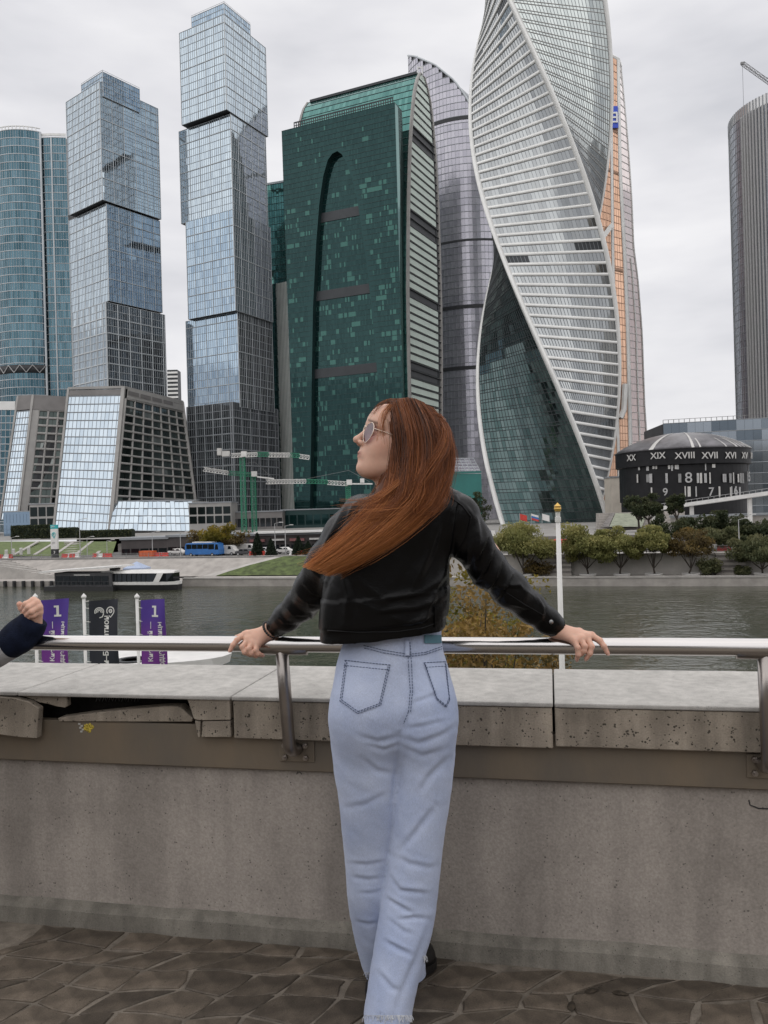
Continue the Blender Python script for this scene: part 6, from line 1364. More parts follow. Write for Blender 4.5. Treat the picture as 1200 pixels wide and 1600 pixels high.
# ------------------------------------------------------------------ people: smooth surfaces grown from blended volumes
class Vol:
    def __init__(s, lo, hi, h):
        s.lo = np.array(lo, float); s.h = h; s.n = np.ceil((np.array(hi)-s.lo)/h).astype(int)+1
        s.f = np.full(tuple(s.n), 9.0, np.float32); s.ax = [s.lo[k]+h*np.arange(s.n[k]) for k in range(3)]
    def region(s, lo, hi, pad):
        i0 = np.clip(np.floor((np.array(lo)-pad-s.lo)/s.h).astype(int), 0, s.n); i1 = np.clip(np.ceil((np.array(hi)+pad-s.lo)/s.h).astype(int)+1, 0, s.n)
        sl = tuple(slice(a, b) for a, b in zip(i0, i1)); X, Y, Z = np.meshgrid(*[s.ax[k][sl[k]] for k in range(3)], indexing='ij', sparse=True); return sl, X, Y, Z
    def put(s, sl, d, k, op='u'):
        g = s.f[sl]; d = d.astype(np.float32)
        if op == 'u':
            if k > 0: hh = np.maximum(k-np.abs(g-d), 0)/k; s.f[sl] = np.minimum(g, d)-hh*hh*k*.25
            else: s.f[sl] = np.minimum(g, d)
        elif op == 's':
            if k > 0: hh = np.maximum(k-np.abs(g+d), 0)/k; s.f[sl] = np.maximum(g, -d)+hh*hh*k*.25
            else: s.f[sl] = np.maximum(g, -d)
        else: s.f[sl] = np.maximum(g, d)
    def cone(s, a, b, ra, rb, k=.01, op='u', squash=None):
        a, b = np.array(a), np.array(b); R = max(ra, rb); sl, X, Y, Z = s.region(np.minimum(a, b)-R, np.maximum(a, b)+R, k+3*s.h)
        ba = b-a; t = np.clip(((X-a[0])*ba[0]+(Y-a[1])*ba[1]+(Z-a[2])*ba[2])/max(ba.dot(ba), 1e-9), 0, 1)
        d = np.sqrt((X-a[0]-t*ba[0])**2+(Y-a[1]-t*ba[1])**2+(Z-a[2]-t*ba[2])**2)-(ra+(rb-ra)*t); s.put(sl, d, k, op); return s
    def chain(s, pts, rs, k=.01, op='u'):
        for i in range(len(pts)-1): s.cone(pts[i], pts[i+1], rs[i], rs[i+1], k, op)
        return s
    def ell(s, c, r, ax=None, k=.01, op='u'):
        c = np.array(c); R = max(r); sl, X, Y, Z = s.region(c-R, c+R, k+3*s.h); X, Y, Z = X-c[0], Y-c[1], Z-c[2]
        if ax is not None: A = [np.array(v) for v in ax]; p = [X*v[0]+Y*v[1]+Z*v[2] for v in A]
        else: p = [X, Y, Z]
        k0 = np.sqrt(sum((q/rr)**2 for q, rr in zip(p, r))); k1 = np.sqrt(sum((q/rr**2)**2 for q, rr in zip(p, r)))+1e-9
        s.put(sl, k0*(k0-1)/k1, k, op); return s
    def loft(s, rows, k=.01, op='u', pw=2.0):
        """rows: (z, cx, cy, a, b) upright column of ellipses"""
        rows = sorted(rows); T = np.array(rows); sl, X, Y, Z = s.region((T[:,1]-T[:,3]).min()*np.array((1,0,0))+np.array((0, (T[:,2]-T[:,4]).min(), T[0,0])), ((T[:,1]+T[:,3]).max(), (T[:,2]+T[:,4]).max(), T[-1,0]), k+3*s.h)
        z = Z.ravel(); g = [smooth_interp(z, T[:,0], T[:,j])[None, None, :] for j in (1,2,3,4)]
        e = (np.abs((X-g[0])/g[2])**pw+np.abs((Y-g[1])/g[3])**pw)**(1/pw); d = (e-1)*np.minimum(g[2], g[3]); d = np.maximum(d, np.maximum(Z-T[-1,0], T[0,0]-Z)); s.put(sl, d, k, op); return s
    def plane(s, p, n):     # keep the side n points away from
        n = np.array(Vector(n).normalized()); p = np.array(p); X, Y, Z = np.meshgrid(*s.ax, indexing='ij', sparse=True); s.f = np.maximum(s.f, ((X-p[0])*n[0]+(Y-p[1])*n[1]+(Z-p[2])*n[2]).astype(np.float32)); return s
    def nets(s):
        f = s.f; sg = f < 0; nx, ny, nz = f.shape
        c = [sg[a:nx-1+a, b:ny-1+b, d:nz-1+d] for a in (0,1) for b in (0,1) for d in (0,1)]
        tot = sum(x.astype(np.int8) for x in c); act = (tot > 0) & (tot < 8); I = np.argwhere(act); idx = np.full(act.shape, -1, np.int64); idx[act] = np.arange(len(I))
        P_ = np.zeros((len(I), 3)); W_ = np.zeros(len(I)); cor = [(a,b,d) for a in (0,1) for b in (0,1) for d in (0,1)]
        val = {q: f[I[:,0]+q[0], I[:,1]+q[1], I[:,2]+q[2]].astype(float) for q in cor}
        for a in cor:
            for k in range(3):
                if a[k] == 0:
                    b = list(a); b[k] = 1; b = tuple(b); va, vb = val[a], val[b]; m = (va < 0) != (vb < 0); t = np.where(m, va/np.where(m, va-vb, 1), 0)
                    p = np.array(a)[None]+np.eye(3)[k][None]*t[:, None]; P_ += p*m[:, None]; W_ += m
        V = s.lo+s.h*(I+P_/W_[:, None]); Q = []
        for k in range(3):
            o = [j for j in range(3) if j != k]; A = [slice(None)]*3; Bs = [slice(None)]*3; A[k] = slice(0, -1); Bs[k] = slice(1, None); m = sg[tuple(A)] != sg[tuple(Bs)]; E = np.argwhere(m)
            ok = (E[:, o[0]] > 0) & (E[:, o[1]] > 0) & (E[:, o[0]] < act.shape[o[0]]) & (E[:, o[1]] < act.shape[o[1]]); E = E[ok]; inside = sg[tuple(E.T)]
            def cell(d0, d1): q = E.copy(); q[:, o[0]] -= d0; q[:, o[1]] -= d1; return idx[tuple(q.T)]
            quad = np.stack([cell(1,1), cell(0,1), cell(0,0), cell(1,0)], 1)
            if k == 1: quad = quad[:, ::-1]
            quad[~inside] = quad[~inside][:, ::-1]; Q.append(quad)
        return V, np.concatenate(Q)
def smooth_interp(z, zs, vs):     # monotone-ish cubic through the rows
    zs = np.asarray(zs, float); vs = np.asarray(vs, float); n = len(zs)
    if n < 3: return np.interp(z, zs, vs)
    m = np.gradient(vs, zs); z = np.clip(z, zs[0], zs[-1]); i = np.clip(np.searchsorted(zs, z)-1, 0, n-2); h = zs[i+1]-zs[i]; t = (z-zs[i])/h
    return (2*t**3-3*t**2+1)*vs[i]+(t**3-2*t**2+t)*h*m[i]+(-2*t**3+3*t**2)*vs[i+1]+(t**3-t**2)*h*m[i+1]
def vnormals(V, Q):
    n = np.cross(V[Q[:,2]]-V[Q[:,0]], V[Q[:,3]]-V[Q[:,1]]); N = np.zeros_like(V)
    for k in range(4): np.add.at(N, Q[:, k], n)
    return N/np.maximum(np.linalg.norm(N, axis=1, keepdims=True), 1e-12)
def relax(V, Q, it=2, lam=.5):
    E = np.concatenate([Q[:, [0,1]], Q[:, [1,2]], Q[:, [2,3]], Q[:, [3,0]]]); deg = np.bincount(E[:,0], minlength=len(V))+np.bincount(E[:,1], minlength=len(V))
    for _ in range(it):
        S = np.zeros_like(V); np.add.at(S, E[:,0], V[E[:,1]]); np.add.at(S, E[:,1], V[E[:,0]]); V = V+lam*(S/np.maximum(deg, 1)[:, None]-V)
    return V
def fbm(P_, sc, oct=3, seed=0):     # cheap smooth pseudo-noise from warped sines
    rg = np.random.default_rng(seed); out = 0; amp = 1
    for o in range(oct):
        for _ in range(4): k = rg.normal(size=3)*sc*2**o; k2 = rg.normal(size=3)*sc*2**o*.6; out = out+amp*np.sin(P_@k+1.7*np.sin(P_@k2+rg.uniform(0, 6))+rg.uniform(0, 6))
        amp *= .5
    return out/4
def fold(px, py, pts, w, h, pwr=2.0):
    """crease height field along a polyline in picture space"""
    d = np.full(len(px), 1e9); tt = np.zeros(len(px)); L = 0; tot = sum(math.dist(a, b) for a, b in zip(pts[:-1], pts[1:]))
    for a, b in zip(pts[:-1], pts[1:]):
        ax, ay = a; bx, by = b; l = math.dist(a, b); t = np.clip(((px-ax)*(bx-ax)+(py-ay)*(by-ay))/(l*l), 0, 1); q = np.hypot(px-ax-t*(bx-ax), py-ay-t*(by-ay)); m = q < d; d = np.where(m, q, d); tt = np.where(m, (L+t*l)/tot, tt); L += l
    return h*np.exp(-(d/w)**pwr)*np.clip(np.sin(np.pi*np.clip(tt, .04, .96)), 0, 1)**.6
def pxy(V): u, v = V[:,0]/V[:,1]*F, (CAMZ-V[:,2])/V[:,1]*F; return u*CR+v*SR+600, v*CR-u*SR+800
def skin_mat():
    m = bpy.data.materials.new('skin'); m.use_nodes = True; nt = m.node_tree; N = nt.nodes.new; L = nt.links.new; b = nt.nodes['Principled BSDF']; b.inputs['Roughness'].default_value = .5; b.inputs['Specular IOR Level'].default_value = .35
    b.inputs['Subsurface Weight'].default_value = .18; b.inputs['Subsurface Radius'].default_value = (.012, .005, .003); b.inputs['Subsurface Scale'].default_value = .6
    at = N('ShaderNodeAttribute'); at.attribute_name = 'tint'; tc = N('ShaderNodeTexCoord'); n = N('ShaderNodeTexNoise'); n.inputs['Scale'].default_value = 55; n.inputs['Detail'].default_value = 4; L(tc.outputs['Object'], n.inputs['Vector']); mr = N('ShaderNodeMapRange'); mr.inputs[3].default_value = .86; mr.inputs[4].default_value = 1.12; L(n.outputs['Fac'], mr.inputs[0])
    v = N('ShaderNodeVectorMath'); v.operation = 'SCALE'; L(at.outputs['Color'], v.inputs[0]); L(mr.outputs[0], v.inputs['Scale']); L(v.outputs[0], b.inputs['Base Color'])
    bp = N('ShaderNodeBump'); bp.inputs['Strength'].default_value = .08; bp.inputs['Distance'].default_value = .002; n2 = N('ShaderNodeTexNoise'); n2.inputs['Scale'].default_value = 420; L(tc.outputs['Object'], n2.inputs['Vector']); L(n2.outputs['Fac'], bp.inputs['Height']); L(bp.outputs[0], b.inputs['Normal']); return m
M['skin'] = skin_mat()
def tint_attr(o, C):
    a = o.data.attributes.new('tint', 'FLOAT_COLOR', 'POINT'); a.data.foreach_set('color', np.concatenate([C, np.ones((len(C), 1))], 1).astype(np.float32).ravel())
SKIN = np.array((.66, .405, .305))

def Pn(px, py, d): return np.array(P(px, py, d))
person = thing('person', Vector((P(610, 1400, 2.27).x, 2.27, 0)), 'woman in black leather jacket and pale blue jeans leaning back on the railing', 'person')

# ---------- body: head, neck, hands, all one figure
HO = Pn(622, 701, 2.17); ya, pi_ = math.radians(15), math.radians(20)
HF = np.array((-math.cos(ya)*math.cos(pi_), -math.sin(ya)*math.cos(pi_), math.sin(pi_))); HU = np.array((math.cos(ya)*math.sin(pi_), math.sin(ya)*math.sin(pi_), math.cos(pi_))); HS = np.cross(HF, HU)   # HS: her right... towards camera side negative/positive
if HS[1] > 0: HS = -HS                                         # make +S face the camera
def HP(f, s, u): return HO+HF*f+HS*s+HU*u
def make_head():
    v = Vol(HO-np.array((.17,.15,.24)), HO+np.array((.15,.15,.16)), .0023); ax = (HF, HS, HU)
    v.ell(HP(-.012,0,.045), (.098,.074,.084), ax, 0)
    v.ell(HP(.03,0,-.005), (.068,.062,.085), ax, .03)          # face mass
    v.ell(HP(.045,0,-.055), (.045,.045,.042), ax, .03)         # jaw front
    for s in (-1, 1):
        v.ell(HP(.048,s*.036,-.018), (.034,.026,.034), ax, .02)    # cheek
        v.cone(HP(-.005,s*.052,-.045), HP(.06,s*.018,-.083), .02, .016, .025)   # jawline
        v.cone(HP(.088,s*.012,.036), HP(.068,s*.047,.034), .009, .008, .012)   # brow
    v.ell(HP(.073,0,-.083), (.020,.022,.017), ax, .014)        # chin
    v.ell(HP(.07,0,.055), (.03,.055,.04), ax, .03)             # forehead
    for s in (-1, 1): v.ell(HP(.092,s*.033,.014), (.014,.018,.012), ax, .012, 's')   # eye sockets
    v.cone(HP(.088,0,.028), HP(.114,0,-.012), .0072, .0082, .009)    # nose bridge
    v.ell(HP(.1155,0,-.0165), (.0105,.009,.0088), ax, .007)         # nose tip
    for s in (-1, 1): v.ell(HP(.101,s*.0115,-.0215), (.0115,.0062,.007), ax, .006)
    v.ell(HP(.084,0,-.047), (.011,.022,.016), ax, .014)
    v.cone(HP(.090,-.015,-.0465), HP(.090,.015,-.0465), .0045, .0045, .006); v.ell(HP(.0965,0,-.046), (.0058,.012,.0043), ax, .004)    # lips
    v.cone(HP(.0875,-.013,-.055), HP(.0875,.013,-.055), .0048, .0048, .006); v.ell(HP(.094,0,-.0555), (.0058,.012,.0047), ax, .004)
    for s in (-1, 1): v.cone(HP(.099,0,-.0508), HP(.078,s*.026,-.0475), .0019, .0015, .002, 's')
    for s in (-1, 1): v.ell(HP(.079,s*.032,.014), (.0125,.0125,.0125), ax, .002)     # eyeballs
    for s in (-1, 1): v.ell(HP(-.012,s*.072,.0), (.016,.008,.03), ax, .008)           # ears
    v.chain([HP(-.03,0,-.03), HP(-.035,0,-.10), Pn(640, 775, 2.2), Pn(643, 830, 2.23)], [.058,.052,.056,.085], .03)       # neck
    V, Q = v.nets(); V = relax(V, Q, 1, .4); L_ = (V-HO); f, s, u = L_@HF, L_@HS, L_@HU
    C = np.tile(SKIN, (len(V), 1))
    lip = np.exp(-(((u+.0508)/.0085)**4)-((s/.019)**4))*(f > .08); C = C*(1-.75*lip[:, None])+np.array((.36,.12,.10))*.75*lip[:, None]
    blush = .35*np.exp(-((u+.02)**2+(f-.055)**2)/(.025**2))*(np.abs(s) > .025); C = C*(1-blush[:, None])+np.array((.46,.19,.13))*blush[:, None]
    brow = np.exp(-(((u-.040-.004*np.cos(s*60))/.0042)**2))*((np.abs(s) > .010) & (np.abs(s) < .052) & (f > .05)); C = C*(1-.8*brow[:, None])+np.array((.07,.035,.02))*.8*brow[:, None]
    lash = np.exp(-((u-.019)/.0035)**2)*((np.abs(s) > .018) & (np.abs(s) < .049) & (f > .06)); C = C*(1-.8*lash[:, None])+np.array((.05,.03,.02))*.8*lash[:, None]
    nost = np.exp(-((f-.1)**2+(u+.0275)**2+(np.abs(s)-.007)**2)/(.0032**2)); C = C*(1-.8*nost[:, None])
    return V, Q, C
def make_hand(J, h=.0018):
    allp = np.array([p for ch in J['chains'] for p in ch[0]]+[p for p in J['palm'][0]]); v = Vol(allp.min(0)-.035, allp.max(0)+.035, h)
    w, ks, rw, rk = J['wrist'], J['knuckles'], J['rw'], J['rk']
    for e in J.get('fore', []): v.cone(e[0], e[1], e[2], e[3], .01)
    for k_, r in zip(ks, rk): v.cone(w, k_, rw, r, .013)
    for a, b in zip(ks[:-1], ks[1:]): v.cone(a, b, rk[0]*.95, rk[0]*.95, .008)
    for pts, rs in J['chains']:
        v.chain(pts, rs, .0035)
        for p, r in zip(pts[1:-1], rs[1:-1]): v.ell(p, (r*.98,)*3, None, .003)
    V, Q = v.nets(); V = relax(V, Q, 2, .4); N = vnormals(V, Q); C = np.tile(SKIN*np.array((1.0,.98,.97)), (len(V), 1))
    for pts, rs in J['chains']:
        t = np.array(pts[-1]); d = np.linalg.norm(V-t, axis=1); w_ = np.exp(-(d/.012)**2)[:, None]*.35; C = C*(1-w_)+np.array((.52,.22,.17))*w_
        for p in pts[:-1]: d = np.linalg.norm(V-np.array(p), axis=1); w_ = np.exp(-(d/.009)**2)[:, None]*.25; C = C*(1-w_)+np.array((.46,.22,.16))*w_
    for a, b in zip(ks[:-1], ks[1:]):  # shallow valleys between the tendons
        m = (np.array(a)+np.array(b))/2*.6+np.array(w)*.4
    return V, Q, C
R_H = dict(wrist=Pn(868, 984, 2.362), rw=.0195, knuckles=[Pn(924.5,993,2.345), Pn(917,995.5,2.331), Pn(907.5,998.5,2.321), Pn(897,1001.5,2.314)], rk=[.0105,.0108,.0102,.0095], palm=[[Pn(868,984,2.362)]], fore=[(Pn(868,984,2.362), Pn(842,960,2.345), .0195, .021)],
    chains=[([Pn(924.5,993,2.343), Pn(937.5,1001,2.322), Pn(944,1010,2.310), Pn(949.5,1021,2.306)], [.0098,.0086,.0078,.0064]), ([Pn(917,996,2.329), Pn(924,1010,2.306), Pn(921.5,1021,2.303), Pn(916,1029,2.308)], [.010,.009,.0082,.0068]),
            ([Pn(907.5,999,2.319), Pn(913.5,1010,2.300), Pn(912.5,1017,2.299), Pn(908.5,1022.5,2.304)], [.0096,.0088,.008,.0068]), ([Pn(897,1002,2.312), Pn(902.5,1012,2.297), Pn(903.5,1023,2.296), Pn(901.5,1030,2.303)], [.009,.0082,.0076,.0062]),
            ([Pn(885,986,2.375), Pn(905,987,2.395), Pn(925,996,2.405), Pn(935,1008,2.405)], [.014,.0115,.0095,.0075])])
L_H = dict(wrist=Pn(420, 987, 2.545), rw=.0205, knuckles=[Pn(382.5,991.5,2.545), Pn(387,1000,2.527), Pn(393.5,1005.5,2.518), Pn(401.5,1008.5,2.512)], rk=[.0108,.011,.0105,.0098], palm=[[Pn(420,987,2.545)]], fore=[(Pn(420,987,2.545), Pn(442,970,2.51), .021, .023)],
    chains=[([Pn(382.5,991.5,2.543), Pn(370.5,1000,2.522), Pn(364,1008,2.512), Pn(359.5,1016.5,2.508)], [.010,.0088,.008,.0066]), ([Pn(387,1001,2.525), Pn(379,1011,2.504), Pn(382.5,1019,2.499), Pn(391,1023.5,2.506)], [.0102,.0092,.0084,.007]),
            ([Pn(393.5,1006,2.516), Pn(389,1014,2.498), Pn(393,1021,2.496), Pn(399.5,1025,2.503)], [.0098,.009,.0082,.007]), ([Pn(401.5,1009,2.51), Pn(400,1016,2.496), Pn(404,1022,2.496), Pn(410,1024,2.503)], [.0092,.0084,.0078,.0064]),
            ([Pn(404,988,2.56), Pn(386,990,2.58), Pn(370,997,2.59), Pn(362,1006,2.592)], [.014,.0115,.0095,.0075])])
def make_torso():      # under the clothes: carries head, arms and legs in one piece
    v = Vol((-.65, 1.95, .0), (.72, 2.72, 1.35), .012)
    hip = Pn(612, 1090, 2.27); ch = Pn(625, 880, 2.235); nk = Pn(643, 800, 2.215)
    v.cone(hip, ch, .075, .085, .03).cone(ch, nk, .08, .045, .04)
    for a in (((565,815,2.24),(490,922,2.38),(421,986,2.545)), ((718,812,2.2),(795,915,2.29),(867,983,2.362))): v.chain([nk]+[Pn(*q) for q in a], [.05,.046,.036,.022], .03)
    for a in (((568,1130,2.27),(572,1390,2.33),(612,1500,2.44)), ((660,1130,2.26),(640,1390,2.25),(607,1580,2.2))): v.chain([hip]+[Pn(*q) for q in a], [.06,.055,.042,.03], .02)
    V, Q = v.nets(); return V, Q, np.tile(SKIN, (len(V), 1))
def join(parts):
    Vs, Qs, Cs, b = [], [], [], 0
    for V, Q, C in parts: Vs.append(V); Qs.append(Q+b); Cs.append(C); b += len(V)
    return np.concatenate(Vs), np.concatenate(Qs), np.concatenate(Cs)
V, Q, C = join([make_head(), make_hand(R_H), make_hand(L_H), make_torso()])
body = mesh('body', V, Q, M['skin'], person, smooth=True); tint_attr(body, C)
# fingernails
nm = mat('nail', (.60,.36,.30), .25, var=.03)
for H in (R_H, L_H):
    for pts, rs in H['chains'][:4]:
        t, p = Vector(pts[-1]), Vector(pts[-2]); d = (t-p).normalized(); nrm = (Vector((0,-1,.15))-d*Vector((0,-1,.15)).dot(d)).normalized(); x = d.cross(nrm); c = t+nrm*rs[-1]*.82+d*rs[-1]*.2
        mb = MB(); pts2 = [c+x*.0042*math.cos(a)+d*.0058*math.sin(a)-nrm*(.0012*abs(math.cos(a))) for a in np.linspace(0, 6.28, 10, endpoint=False)]; mb.v += [tuple(c+nrm*.0008)]+[tuple(q) for q in pts2]; mb.f += [(0, 1+i, 1+(i+1) % 10) for i in range(10)]; mb.build('fingernail', nm, body, smooth=True)

# ---------- sunglasses
def sunglasses():
    g = mesh('sunglasses', *(lambda mb: (mb.v, mb.f))(MB().tube([HP(.101,-.009,.024), HP(.1065,0,.0265), HP(.101,.009,.024)], .0014, 8)), mat('wire_frame', (.75,.62,.52), .25, metal=1.0, var=.03), person, smooth=True)
    wm = g.data.materials[0]; lm = bpy.data.materials.new('tinted_lens'); lm.use_nodes = True; nt = lm.node_tree; nt.nodes.clear(); N = nt.nodes.new; L = nt.links.new; o = N('ShaderNodeOutputMaterial'); tr = N('ShaderNodeBsdfTransparent'); tr.inputs[0].default_value = (.40,.30,.36,1); gl = N('ShaderNodeBsdfGlossy'); gl.inputs['Roughness'].default_value = .05; gl.inputs[0].default_value = (.9,.85,.9,1); mx = N('ShaderNodeMixShader'); mx.inputs[0].default_value = .14; L(tr.outputs[0], mx.inputs[1]); L(gl.outputs[0], mx.inputs[2]); L(mx.outputs[0], o.inputs[0])
    for s in (-1, 1):
        c = HP(.0985, s*.033, .009); x = (HS*s*.96-HF*.26); x /= np.linalg.norm(x); pts = []
        for a in np.linspace(0, 2*math.pi, 30, endpoint=False):
            rx = .0255; ry = .0265*(1.0 if math.sin(a) > 0 else 1.12); k = math.cos(a); pts.append(c+x*rx*k*(1-.14*(math.sin(a) < 0)*abs(math.sin(a)))+HU*ry*math.sin(a))
        pv = [Vector(p) for p in pts]; mb = MB(); mb.tube(pv+[pv[0], pv[1]], .001, 6, caps=False); mb.build('lens_rim', wm, g, smooth=True)
        mb = MB(); mb.v += [tuple(c+HF*.002)]+[tuple(p) for p in pts]; mb.f += [(0, 1+i, 1+(i+1) % 30) for i in range(30)]; mb.build('lens', lm, g, smooth=True)
        e = c+x*.027+HU*.009; mb = MB(); mb.tube([e, e-HF*.02+HS*s*.003, HP(0, s*.081, .016), HP(-.015, s*.080, .008)], .0011, 6); mb.build('temple_arm', wm, g, smooth=True)
sunglasses()

# ---------- leather jacket
def row(py, xl, xr, d, hd): a, b = P(xl, py, d), P(xr, py, d); return ((a.z+b.z)/2, (a.x+b.x)/2, d, (b.x-a.x)/2, hd)
LA = [((566,806,2.235), .062), ((542,838,2.255), .064), ((515,880,2.30), .062), ((490,920,2.375), .056), ((470,945,2.435), .047), ((450,963,2.49), .042), ((430,980.5,2.535), .034)]
RA = [((715,808,2.205), .062), ((735,845,2.215), .056), ((762,888,2.25), .051), ((798,922,2.295), .050), ((830,950,2.33), .042), ((854,970,2.352), .036), ((871,981.5,2.362), .0305)]
def make_jacket():
    v = Vol((-.52, 2.0, .90), (.60, 2.68, 1.56), .0052)
    v.loft([row(1030, 499, 694, 2.272, .125), row(1005, 498, 697, 2.27, .128), row(960, 500, 699, 2.262, .132), row(910, 506, 702, 2.25, .130), row(860, 522, 706, 2.235, .122), row(815, 540, 728, 2.22, .108), row(785, 556, 728, 2.21, .092), row(768, 585, 712, 2.205, .078), row(752, 612, 692, 2.20, .066), row(738, 620, 686, 2.20, .058)], .0, pw=2.5)
    h0, h1 = Pn(497, 1009, 2.2), Pn(700, 986, 2.2); nh = np.array((h1[2]-h0[2], 0, -(h1[0]-h0[0]))); v.plane((h0+h1)/2, nh)
    v.loft([row(1040, 508, 686, 2.272, .112), row(1000, 509, 687, 2.27, .114)], 0, 's')
    for A in (LA, RA): v.chain([Pn(*p) for p, r in A], [r for p, r in A], .022)
    # cuts: cuffs, hem, neck opening
    for A in (LA, RA):
        a, b = np.array(Pn(*A[-2][0])), np.array(Pn(*A[-1][0])); d = (b-a)/np.linalg.norm(b-a); c = b+d*.006; sl, X, Y, Z = v.region(c-.05, c+.05, .02)
        pl = (X-c[0])*d[0]+(Y-c[1])*d[1]+(Z-c[2])*d[2]; v.f[sl] = np.maximum(v.f[sl], pl.astype(np.float32))
        v.cone(c-d*.03, c+d*.03, A[-1][1]-.0055, A[-1][1]-.0055, .0, 's')
    v.cone(HP(-.035,0,-.06), Pn(643, 780, 2.21), .06, .05, .0, 's')
    V, Q = v.nets(); V = relax(V, Q, 2, .5); N = vnormals(V, Q); px, py = pxy(V); back = N[:,1] < .35
    D = np.zeros(len(V))
    near = [( [(713,770),(704,830),(698,880)], 5, .010), ([(690,800),(672,860),(640,930)], 8, .007), ([(560,905),(600,935),(660,925),(695,900)], 7, .007), ([(545,935),(590,955),(650,950),(695,930)], 6, .006), ([(530,880),(545,930),(540,975)], 8, .007), ([(695,890),(672,940),(655,985)], 6, .007), ([(600,960),(640,975),(690,955)], 5, .005),
            ([(540,790),(520,830),(500,870)], 6, .006), ([(532,850),(512,890),(497,935)], 5, .006), ([(470,905),(490,925),(510,935)], 5, .006), ([(462,925),(480,940),(498,945)], 4, .005), ([(445,945),(460,960),(478,962)], 4, .004), ([(430,960),(445,972),(460,975)], 3, .005), ([(478,880),(500,900),(520,915)], 5, .006),
            ([(742,800),(748,840),(742,880)], 6, .007), ([(768,860),(758,890),(745,905)], 4.5, .010), ([(782,875),(772,905),(758,925)], 4.5, .009), ([(800,895),(785,920),(772,940)], 4, .008), ([(770,915),(810,915),(845,940)], 5, .009), ([(790,940),(825,950),(850,965)], 4, .006), ([(735,850),(730,880),(722,890)], 4, .007), ([(760,835),(752,860),(748,872)], 4, .008), ([(838,930),(848,950),(846,966)], 3.5, .006),
            ([(700,770),(728,790),(742,810)], 5, .005), ([(575,775),(552,792),(540,812)], 5, .006)]
    for pts, w, h in near: D += 1.15*fold(px, py, pts, w*.85, h, 1.25) - .6*fold(px, py, [(a+w*1.3, b+w*.7) for a, b in pts], w*.8, h, 1.5)
    D *= np.clip(.5-N[:,1]*1.4, 0, 1)
    D += .0022*fbm(V, 16, 3, 2)+.0012*np.abs(fbm(V*np.array((1,1,.6)), 38, 2, 5))
    # hem band: slight step above the waistband
    hz = (V-np.array((h0+h1)/2))@np.array(Vector(nh).normalized()); D += .003*np.tanh((-hz-.038)/.004)*(np.abs(V[:,0]-.02) < .25)*(hz > -.12)
    V = V+N*D[:, None]; return V, Q
M['leather'] = mat('black_leather', (.004,.004,.0045), .27, var=.15, scale=14, bump=.1, bscale=260, spec=.2)
V, Q = make_jacket(); jacket = mesh('jacket', V, Q, M['leather'], person, smooth=True)
JT = BVHTree.FromPolygons([tuple(p) for p in V], Q.tolist())
def on_surface(px, py, tree, off=.002):
    o = Vector((0, 0, CAMZ)); d = (P(px, py, 2.0)-o).normalized(); h = tree.ray_cast(o, d)
    return (h[0]+h[1]*off*(1 if h[1].dot(d) < 0 else -1), h[1] if h[1].dot(d) < 0 else -h[1]) if h[0] else (None, None)
def seam(pts, tree, r, name, m, parent, off=.0, step=3):
    out = []
    for a, b in zip(pts[:-1], pts[1:]):
        n = max(1, int(math.dist(a, b)/step))
        for k in range(n): p, nn = on_surface(a[0]+(b[0]-a[0])*k/n, a[1]+(b[1]-a[1])*k/n, tree, off); out += [p] if p else []
    p, nn = on_surface(*pts[-1], tree, off); out += [p] if p else []
    if len(out) > 2: mb = MB(); mb.tube(out, r, 6); return mb.build(name, m, parent, smooth=True)
seam([(512,985),(560,988),(620,987),(660,981),(698,968)], JT, .0022, 'waistband_seam', M['leather'], jacket, .0006)
seam([(700,775),(722,790),(736,808)], JT, .0022, 'shoulder_seam', M['leather'], jacket, .0006); seam([(736,808),(728,840),(712,868)], JT, .002, 'armhole_seam', M['leather'], jacket, .0006)
seam([(560,790),(552,820),(560,850)], JT, .002, 'armhole_seam', M['leather'], jacket, .0006); seam([(790,925),(820,945),(850,962)], JT, .0016, 'sleeve_seam', M['leather'], jacket, .0004)
for cx, cy in ((556, 992), (684, 962)):   # belt tabs on the waistband
    g = []
    for j in range(5):
        for i in range(4): p, nn = on_surface(cx-6+4*i, cy-14+8*j, JT, .004); g.append(p)
    if all(g): mesh('belt_tab', [tuple(p) for p in g], [(j*4+i, j*4+i+1, j*4+i+5, j*4+i+4) for j in range(4) for i in range(3)], M['leather'], jacket, smooth=True)
p, nn = on_surface(860.5, 971.5, JT, .001)
if p: mb = MB(); mb.tube([p, p+nn*.003], .0065, 16); mb.tube([p+nn*.003, p+nn*.0042], [.0055,.003], 12); mb.build('snap_button', M['steel'], jacket, smooth=True)
for px, py, a in ((852, 958, .9), (870, 972, .9)): pass

